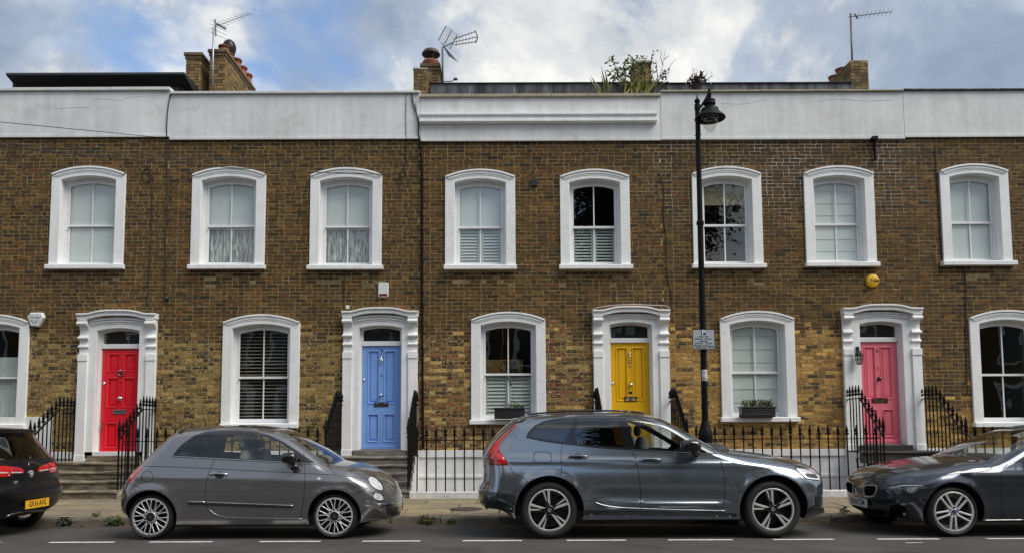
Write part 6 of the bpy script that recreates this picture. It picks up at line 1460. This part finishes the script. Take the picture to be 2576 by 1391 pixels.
def vent(house, px, py, w, h, m, Y=-.012, slots=0):
    p = at(px, py, 0); V = MB().box(p.x - w / 2, p.x + w / 2, Y, 0, p.z - h / 2, p.z + h / 2).build('air_brick', m, houses[house]['o'], bevel=.004)
    for r_ in range(slots):
        q = MB()
        for k in range(7): x = p.x - w / 2 + w * (k + .7) / 7.6; z = p.z - h / 2 + h * (r_ + .6) / (slots + .2); q.box(x - .008, x + .008, Y - .002, Y, z - .008, z + .008)
        q.build('vent_slot', BLACK, V, kind='stuff')
vent('6', 334, 357, .22, .075, mat('buff_air_brick', (0.26, 0.19, 0.09), 0.9), slots=3); vent('8', 1343, 462, .14, .13, BLACK, -.05); vent('9', 1974, 455, .22, .07, mat('orange_air_brick', (0.22, 0.11, 0.035), 0.9), slots=2); vent('9', 2217, 453, .2, .07, mat('orange_air_brick', (0.22, 0.11, 0.035), 0.9), slots=2); vent('7', 875, 772, .07, .07, PLAST, -.04)
p = at(2198, 352, -.06); m = MB(); m.box(p.x - .055, p.x + .055, -.14, -.012, p.z - .02, p.z + .05); m.tube([(p.x + .01, -.06, p.z), (p.x + .02, -.05, p.z - .2), (p.x + .02, -.04, p.z - .42)], .03, 10); tag(m.build('rainwater_outlet', IRON, smooth=True, angle=40), 'black rainwater outlet under the parapet above the pink door', 'pipe')
p = at(418, 750, -.04); tag(MB().lathe([(0, .08), (.045, .07), (.05, 0)], 12, (p.x, 0, p.z), 'y').build('junction_box', CABLE, smooth=True), 'small black junction box between red and blue door houses', 'junction box')

# ------------------------------------------------------------------ window boxes and roof plants
LEAF = [mat('leaf_green', (0.075, 0.12, 0.028), 0.6, var=0.45, vscale=18), mat('leaf_olive', (0.12, 0.13, 0.032), 0.6, var=0.45, vscale=18), mat('leaf_dark', (0.025, 0.038, 0.014), 0.6, var=0.4, vscale=18), mat('leaf_purple', (0.035, 0.014, 0.014), 0.5, var=0.4, vscale=30)]
TWIG = mat('twig_bark', (0.06, 0.045, 0.03), 0.9, var=0.3)
SOIL = mat('soil', (0.03, 0.022, 0.015), 0.95)
def leaves(m, c, n, spread, size, r, up=.4):
    for _ in range(n):
        p = Vector((c[0] + r.gauss(0, spread[0]), c[1] + r.gauss(0, spread[1]), c[2] + r.gauss(0, spread[2])))
        d = Vector((r.gauss(0, 1), r.gauss(0, 1), r.gauss(up, .8))).normalized(); s = d.cross(Vector((r.gauss(0, 1), r.gauss(0, 1), r.gauss(0, 1)))).normalized(); L = size * r.uniform(.6, 1.3); nn = d.cross(s) * L * .15
        m.add([p, p + d * L * .5 + s * L * .22 + nn, p + d * L, p + d * L * .5 - s * L * .22 + nn], [(0, 1, 2, 3)])
def window_box(lab, x0, x1, y0, y1, name, lattice):
    Y = -.16; a, c = at(x0, y1, Y - .1), at(x1, y0, Y - .1)
    B = thing('window_box', lab, 'planter', ((a.x + c.x) / 2, Y, a.z), 'window boxes')
    m = MB(); m.prismx([(Y - .10, a.z), (Y + .10, a.z), (Y + .11, c.z), (Y + .09, c.z), (Y + .085, a.z + .04), (Y - .085, a.z + .04), (Y - .09, c.z), (Y - .11, c.z)], a.x, c.x); m.box(a.x, a.x + .015, Y - .1, Y + .1, a.z, c.z); m.box(c.x - .015, c.x, Y - .1, Y + .1, a.z, c.z); PM = mat('faux_lead_planter', (0.022, 0.022, 0.024), 0.5, var=0.2); m.build('trough', PM, B)
    m = MB(); m.box(a.x - .012, c.x + .012, Y - .125, Y - .108, c.z - .025, c.z + .006); m.box(a.x - .012, c.x + .012, Y + .108, Y + .12, c.z - .025, c.z + .006); m.build('rim', PM, B, bevel=.004)
    m = MB(); w = c.x - a.x; h = c.z - a.z
    if lattice:
        n = 9
        for k in range(n):
            for s in (1, -1): x = a.x + .02 + (w - .09) * k / (n - 1); xa, xb = (x, x + .05) if s > 0 else (x + .05, x); m.bar((xa, Y - .106, a.z + .03), (xb, Y - .112, c.z - .035), .006, .006, (0, 1, 0))
        m.build('lattice', PM, B, kind='stuff')
    else: MB().ring(rrect(w / 2 - .04, h / 2 - .045, .02, (a.x + c.x) / 2, (a.z + c.z) / 2 - .005), rrect(w / 2 - .055, h / 2 - .06, .015, (a.x + c.x) / 2, (a.z + c.z) / 2 - .005), Y - .116, Y - .10, Y - .10).build('front_panel', PM, B, bevel=.003)
    MB().box(a.x + .015, c.x - .015, Y - .08, Y + .08, c.z - .03, c.z - .02).build('soil_bed', SOIL, B); return a, c, Y
a, c, Y = window_box('black latticed window box on the sill above the estate car roof', 1243.5, 1320, 1025, 1053, 'x', True)
r = random.Random(3); P_ = thing('trailing_plant', 'small green trailing plant in the latticed window box', 'plant', (c.x - .18, Y, c.z)); m = MB()
for k in range(9): x = c.x - .36 + r.uniform(0, .34); m.tube([(x, Y, c.z - .02), (x + r.uniform(-.03, .03), Y + r.uniform(-.05, .05), c.z + r.uniform(.03, .09))], .003, 4)
m.build('stem', TWIG, P_); m = MB(); leaves(m, (c.x - .19, Y - .02, c.z + .04), 110, (.10, .045, .025), .05, r); leaves(m, (c.x - .08, Y - .06, c.z + .01), 50, (.05, .03, .03), .045, r); m.build('foliage', LEAF[0], P_, kind='stuff')
m = MB(); leaves(m, (c.x - .10, Y - .04, c.z + .07), 5, (.06, .03, .01), .035, r); m.build('blossom', mat('white_blossom', (0.6, 0.58, 0.5), 0.6), P_, kind='stuff')
a, c, Y = window_box('black panelled window box on the sill right of the lamp post', 1867, 1950.5, 1022, 1048.5, 'y', False)
P_ = thing('heather_plants', 'bushy upright green plants in the panelled window box', 'plant', ((a.x + c.x) / 2, Y, c.z))
ms = [MB(), MB()]; st = MB()
for k in range(70):
    x = a.x + .03 + (c.x - a.x - .06) * r.random(); h = .07 + .08 * r.random() * (1 - .35 * abs((x - a.x) / (c.x - a.x) - .6)); y = Y + r.uniform(-.08, .08); tx, ty = x + r.uniform(-.04, .04), y + r.uniform(-.05, .03)
    st.tube([(x, y, c.z - .02), (tx, ty, c.z + h)], .0025, 4)
    for j in range(16): t = r.random(); leaves(ms[k % 2], (x + (tx - x) * t, y + (ty - y) * t, c.z + h * t), 1, (.008, .008, .005), .035, r, 1.0)
st.build('stem', TWIG, P_, kind='stuff'); ms[0].build('foliage', LEAF[0], P_, kind='stuff'); ms[1].build('foliage', LEAF[1], P_, kind='stuff')
# roof garden
RY = .75
def rp(px, py, Y=RY): return at(px, py, Y)
P_ = thing('yucca_plant', 'spiky long-bladed plant on the roof left of the leafy roof shrub', 'plant', rp(1525, 236)); m = MB()
def blade(m, b, t, w):
    b, t = Vector(b), Vector(t); d = t - b; s = Vector((d.z, 0, -d.x)).normalized() * w; k = Vector((0, -.03, -.02 * d.length)); md = b.lerp(t, .55) + k * .3
    m.add([b - s, b + s, md + s * .8, t, md - s * .8, md + Vector((0, -w * .6, 0))], [(0, 1, 5), (1, 2, 5), (2, 3, 5), (3, 4, 5), (4, 0, 5)])
for (bx, by), (tx, ty) in (((1508, 236), (1480, 194)), ((1512, 236), (1484, 188)), ((1522, 236), (1512, 186)), ((1528, 236), (1511, 163)), ((1526, 236), (1524, 178)), ((1534, 236), (1520, 172)), ((1516, 236), (1496, 205)), ((1530, 236), (1541, 205))): blade(m, rp(bx, by, RY + r.uniform(-.1, .1)), rp(tx, ty, RY + r.uniform(-.15, .15)), .022)
m.build('blade', LEAF[1], P_, kind='stuff')
P_ = thing('flax_clump', 'yellow-green clump of arching blades on the roof before the chimney', 'plant', rp(1595, 236)); m = MB()
for k in range(60): bx = 1562 + r.uniform(0, 70); blade(m, rp(bx, 238, RY + r.uniform(-.1, .2)), rp(bx + r.uniform(-18, 40), 200 + r.uniform(-25, 18), RY + r.uniform(-.2, .2)), r.uniform(.012, .022))
m.build('blade', mat('flax_leaf', (0.17, 0.165, 0.03), 0.6, var=0.4, vscale=12), P_, kind='stuff')
def branchy(label, name, branches, leafm, n_leaf, size, spread, Y=RY + .1, rad=.012):
    T = thing(name, label, 'plant', at(*branches[0][0], Y)); m = MB(); lv = MB()
    for br in branches:
        P = [at(x, y, Y + r.uniform(-.12, .12)) for x, y in br]; P = [Vector(q) for q in catmull([tuple(p) for p in P], .06)]
        m.tube(P, [max(.003, rad * (1 - .8 * i / len(P))) for i in range(len(P))], 5)
        if n_leaf:
            for p in P[len(P) // 4:]: leaves(lv, p, n_leaf, (spread, spread, spread), size, r, 0)
    m.build('stem', TWIG, T, smooth=True)
    if n_leaf: lv.build('foliage', leafm, T, kind='stuff')
branchy('leafy green shrub growing on the roof in front of the chimney', 'leafy_shrub', [[(1580, 236), (1572, 205), (1556, 180), (1543, 158), (1536, 150)], [(1584, 236), (1574, 200), (1566, 178), (1570, 165), (1586, 152)], [(1578, 236), (1566, 212), (1550, 196), (1540, 190)], [(1590, 236), (1588, 205), (1583, 180), (1600, 160), (1606, 150)], [(1596, 236), (1600, 200), (1592, 172), (1590, 148)], [(1586, 236), (1590, 210), (1606, 186), (1612, 168)]], mat('bright_roof_leaf', (0.13, 0.17, 0.04), 0.55, var=0.45, vscale=14), 6, .115, .05)
branchy('dark small-leaved shrub on the roof right of the chimney', 'dark_shrub', [[(1626, 236), (1636, 205), (1632, 180), (1640, 152), (1646, 134)], [(1624, 236), (1622, 200), (1626, 170), (1624, 150)], [(1640, 236), (1650, 210), (1664, 196), (1676, 182)], [(1638, 236), (1660, 218), (1672, 205)], [(1630, 236), (1640, 200), (1642, 170)]], mat('dull_roof_leaf', (0.06, 0.075, 0.03), 0.6, var=0.4, vscale=14), 5, .09, .045)
branchy('bare twiggy branches rising above the roof plants', 'bare_branches', [[(1640, 236), (1660, 195), (1668, 160), (1674, 124)], [(1660, 195), (1680, 175), (1692, 158), (1703, 148)], [(1668, 165), (1662, 145), (1664, 128)], [(1655, 205), (1652, 175), (1650, 150)], [(1650, 236), (1672, 205), (1686, 180)], [(1672, 150), (1684, 140)]], None, 0, 0, 0, rad=.010)
P_ = thing('purple_pot_plant', 'small purple-leaved plant in a dark pot on the roof behind the lamp', 'plant', rp(1752, 231)); pp = rp(1752, 231)
MB().lathe([(.09, -.1), (.12, .12), (.13, .13), (.11, .13), (0, .11)], 16, pp).build('pot', mat('dark_pot', (0.04, 0.025, 0.02), 0.7), P_, smooth=True, angle=40); m = MB(); leaves(m, pp + Vector((.02, 0, .24)), 90, (.09, .08, .07), .13, r, .2); m.build('foliage', LEAF[3], P_, kind='stuff')
m = MB(); lv = MB()
for dx, dz in ((-.06, .5), (.02, .44), (.25, .42), (.36, .36), (.3, .28)): m.tube([pp + Vector((0, 0, .15)), pp + Vector((dx * .6, 0, dz * .7)), pp + Vector((dx, 0, dz))], .005, 4); leaves(lv, pp + Vector((dx, 0, dz)), 10, (.03, .02, .03), .03, r)
m.build('stem', TWIG, P_); lv.build('seed_heads', LEAF[3], P_, kind='stuff')

# ------------------------------------------------------------------ television aerials
GALV = mat('galvanised_metal', (0.42, 0.43, 0.44), 0.4, 0.7, var=0.15); DKAL = mat('weathered_aluminium', (0.10, 0.10, 0.105), 0.45, 0.6, var=0.2)
AY = 2.15
T = thing('television_aerial', 'long thin television aerial on a pale pole by the left chimney stack', 'aerial', at(535, 230, AY), 'television aerials')
MB().tube([at(535, 240, AY), at(537, 70, AY)], .022, 8).build('mast', GALV, T, smooth=True)
b0, b1 = at(540, 68, AY - .2), at(628, 35, AY + .6); MB().tube([b0, b1], .009, 6).build('boom', DKAL, T)
for k in range(9): p = b0.lerp(b1, .15 + .85 * k / 8); MB().tube([p + Vector((-.14, 0, .05)) * (1 - .03 * k), p - Vector((-.14, 0, .05)) * (1 - .03 * k)], .005, 5).build('element', DKAL, T)
for dy, ang in ((-.0, .3), (.0, -.5)):
    m = MB(); 
    for k in range(4): q = at(541, 58 + k * 10, AY - .2); m.tube([q + Vector((-.12, 0, .07)), q + Vector((.28, 0, -.12))], .005, 5) if dy == 0 and ang > 0 else None
    if m.v: m.build('reflector', DKAL, T, kind='stuff')
MB().tube([at(541, 50, AY - .2), at(543, 92, AY - .2)], .018, 6).build('reflector_spine', DKAL, T); MB().tube([at(545, 62, AY - .2), at(568, 74, AY - .2)], .02, 6).build('dipole_box', BLACK, T)
AY2 = 1.3
T = thing('television_aerial', 'grid reflector aerial with fan of rods on the middle chimney', 'aerial', at(1114, 215, AY2), 'television aerials')
MB().tube([at(1114, 225, AY2), at(1113, 120, AY2)], .022, 8).build('mast', DKAL, T, smooth=True)
qa, qb, qc, qd = [at(x, y, AY2 - .3) for x, y in ((1103, 102), (1122, 66), (1151, 88), (1132, 124))]
for u_, v_ in ((qa, qb), (qd, qc), (qa.lerp(qd, .5), qb.lerp(qc, .5))): MB().tube([u_, v_], .010, 6).build('grid_frame', DKAL, T)
for k in range(9): t = k / 8; MB().tube([qa.lerp(qb, t), qd.lerp(qc, t)], .005, 5).build('grid_rod', DKAL, T)
f0 = at(1140, 108, AY2 - .25)
for ex, ey in ((1197, 80), (1200, 94), (1198, 106)):
    e = at(ex, ey, AY2 - .5); st_ = at(1140, 100 + (ey - 80) * .55, AY2 - .25); MB().tube([st_, e], .008, 6).build('boom', DKAL, T)
    for k in range(7): p = st_.lerp(e, .15 + .8 * k / 6); MB().tube([p + Vector((.0, 0, .035)), p - Vector((.0, 0, .035))], .005, 5).build('element', DKAL, T)
MB().tube([at(1196, 79, AY2 - .5), at(1201, 90, AY2 - .5), at(1201, 98, AY2 - .5), at(1197, 108, AY2 - .5)], .016, 6).build('end_plate', DKAL, T); MB().tube([at(1115, 120, AY2 - .2), f0], .012, 6).build('cross_arm', DKAL, T)
m = MB(); ga, gb, gc, gd = at(1108, 106, AY2 - .1), at(1120, 120, AY2 - .2), at(1153, 158, AY2 - .2), at(1128, 142, AY2 - .1); m.add([ga, gb, gc, gd], [(0, 1, 2, 3)]); m.build('lower_grid', mat('mesh_grid', (0.30, 0.31, 0.32), 0.5, 0.4, var=0.6, vscale=40), T)
T = thing('satellite_dish', 'dark satellite dish seen edge-on below the grid aerial', 'dish', at(1113, 210, AY2 - .2))
c_ = at(1113, 190, AY2 - .1); me_ = MB().lathe([(0, 0), (.12, .015), (.22, .05), (.225, .05), (.12, .005), (0, -.012)], 24, (0, 0, 0), 'x').build('reflector_dish', mat('dish_grey', (0.05, 0.05, 0.055), 0.5), T, smooth=True); me_.location = c_ - ORG[T.name]; me_.rotation_euler = (0, -.25, .5)
MB().tube([at(1113, 206, AY2 - .2), at(1135, 206, AY2 - .3), at(1144, 201, AY2 - .35)], .010, 6).build('feed_arm', DKAL, T); m = MB(); ellipsoid(m, at(1146, 200, AY2 - .36), .05, .03, .03); m.build('receiver', DKAL, T, smooth=True)
AY3 = 1.9
T = thing('television_aerial', 'slim aerial on a tall dark pole above the right chimney stack', 'aerial', at(2143, 200, AY3), 'television aerials')
MB().tube([at(2146, 225, AY3), at(2140, 35, AY3)], .024, 8).build('mast', DKAL, T, smooth=True); b0, b1 = at(2134, 44, AY3 - .1), at(2244, 30, AY3 - .2); MB().tube([b0, b1], .010, 6).build('boom', DKAL, T)
for k in range(9): p = b0.lerp(b1, .22 + .77 * k / 8); MB().tube([p + Vector((.045, 0, .085)), p - Vector((.045, 0, .085))], .006, 5).build('element', DKAL, T)
MB().tube([at(2150, 36, AY3 - .1), at(2158, 48, AY3 - .1)], .02, 6).build('dipole_box', DKAL, T)

# ------------------------------------------------------------------ gutter leaves and weeds
m = [MB(), MB()]
lm = [mat('dead_leaf_brown', (0.12, 0.065, 0.022), 0.8, var=0.4, vscale=30), mat('dead_leaf_ochre', (0.22, 0.13, 0.03), 0.8, var=0.4, vscale=30)]
for k in range(1500):
    x = rnd.choice((rnd.gauss(-5.6, .9), rnd.gauss(-1.2, 1.2), rnd.uniform(-10, 10), rnd.gauss(5, .8))); y = YK - abs(rnd.gauss(0, .09)) - .01
    p = Vector((x, y, road_z(y) + .004 + rnd.random() * .012)); a_ = rnd.uniform(0, 6.28); L = rnd.uniform(.012, .032); d_ = Vector((math.cos(a_), math.sin(a_), rnd.uniform(-.2, .4))) * L; s_ = Vector((-math.sin(a_), math.cos(a_), rnd.uniform(-.2, .2))) * L * .4
    m[k % 2].add([p - d_, p + s_, p + d_, p - s_], [(0, 1, 2, 3)])
tag(m[0].build('fallen_leaves', lm[0]), 'brown dead leaves lying along the gutter', 'leaves', kind='stuff'); tag(m[1].build('fallen_leaves', lm[1]), 'ochre leaf scraps lying along the gutter', 'leaves', kind='stuff')
def weed(label, px, py, n, h, mm, Y=YK - .02):
    p = at(px, py, Y); p = Vector((p.x, Y, road_z(Y)))
    if py < 1310: p = Vector((p.x, Y, pav_z(YK) + .0))
    T = thing('weed', label, 'weed', p, 'weeds along the kerb'); q = MB()
    for k in range(n):
        a_ = rnd.uniform(0, 6.28); t = p + Vector((math.cos(a_) * h * .7, -abs(math.sin(a_)) * h * .4, h * rnd.uniform(.4, 1))); q.tube([p + Vector((rnd.uniform(-.03, .03), 0, 0)), p.lerp(t, .6) + Vector((0, 0, h * .12)), t], .0025, 4); leaves(q, t, 3, (.015, .012, .012), .06, rnd, .2); leaves(q, p.lerp(t, .6), 2, (.015, .012, .012), .05, rnd, .2)
    q.build('foliage', mm, T, kind='stuff')
weed('green weed at the kerb between the two small-car bumpers, under the blue door steps', 1075, 1318, 16, .14, LEAF[1]); weed('small pale weed in the gutter below the white plinth', 1130, 1322, 9, .08, LEAF[0])
weed('low weeds in the gutter by the grey hatchback rear tyre', 290, 1326, 26, .12, LEAF[0]); weed('dark weed on the kerb face beside the black hatchback', 160, 1322, 14, .12, LEAF[2]); weed('tuft of weed on the pavement edge at the nose of the charcoal saloon', 2120, 1296, 8, .06, LEAF[1], YK + .17); weed('mossy weed on the kerb joint right of the black hatchback', 240, 1304, 10, .06, LEAF[1], YK + .17)

# ------------------------------------------------------------------ the other side of the street (mirrored in glass and paint)
OB = mat('opposite_brick', (0.11, 0.075, 0.035), 0.9, var=0.3, vscale=5); OP = mat('opposite_dark_pane', (0.03, 0.035, 0.04), 0.15)
MB().box(-60, 60, -24.4, -20.4, -.5, .06).build('far_pavement', KERBM)['kind'] = 'structure'
for k in range(12):
    x0 = -32.4 + k * 5.4; H = thing('terraced_house', ('first', 'second', 'third', 'fourth', 'fifth', 'sixth', 'seventh', 'eighth', 'ninth', 'tenth', 'eleventh', 'twelfth')[k] + ' brick house of the row across the street, seen only in reflections', 'house', (x0 + 2.7, -26, 0), 'houses across the street')
    MB().box(x0 + .01, x0 + 5.39, -34, -26, 0, 7.2).build('wall', OB, H); MB().box(x0 + .01, x0 + 5.39, -34, -25.95, 7.2, 8.2).build('parapet', RENDER, H)
    for wx, wz, hw, hh in ((1.4, 4.9, .75, 2.1), (3.9, 4.9, .75, 2.1), (1.5, 1.6, .8, 2.2), (4.0, .9, .6, 2.9)):
        MB().box(x0 + wx - hw, x0 + wx + hw, -26, -25.93, wz, wz + hh).build('window_surround', STUCCO, H); MB().box(x0 + wx - hw + .2, x0 + wx + hw - .2, -25.93, -25.9, wz + .12, wz + hh - .2).build('pane', OP, H)
def street_tree(label, x, y, h, cr, n, seed):
    r2 = random.Random(seed); T = thing('street_tree', label, 'tree', (x, y, .05), 'trees across the street'); m = MB()
    m.tube([(x, y, .05), (x + .1, y, h * .3), (x - .1, y + .1, h * .6)], [.28, .2, .12], 10)
    lv = MB(); cl = []
    for k in range(44):
        a_ = r2.uniform(0, 6.28); e = r2.uniform(-.3, 1.2); rr_ = cr * r2.uniform(.15, .85); c_ = Vector((x + rr_ * math.cos(a_) * math.cos(e), y + rr_ * math.sin(a_) * math.cos(e), h * .66 + cr * 1.1 * math.sin(e) * r2.uniform(.5, 1.1))); cl.append(c_)
        m.tube([(x, y, h * .4), ((x + c_.x) / 2, (y + c_.y) / 2, h * .55), c_], [.08, .05, .02], 6)
    m.build('trunk', TWIG, T, smooth=True)
    for c_ in cl: leaves(lv, c_, n // 44, (cr * .2, cr * .2, cr * .17), .32, r2, .1)
    lv.build('crown', LEAF[2], T)
street_tree('broad street tree across the road, seen only in reflections', 7.2, -24.0, 17.5, 4.8, 46000, 5); street_tree('smaller street tree across the road, seen only in reflections', -7.6, -23.6, 11.0, 2.0, 4000, 6)
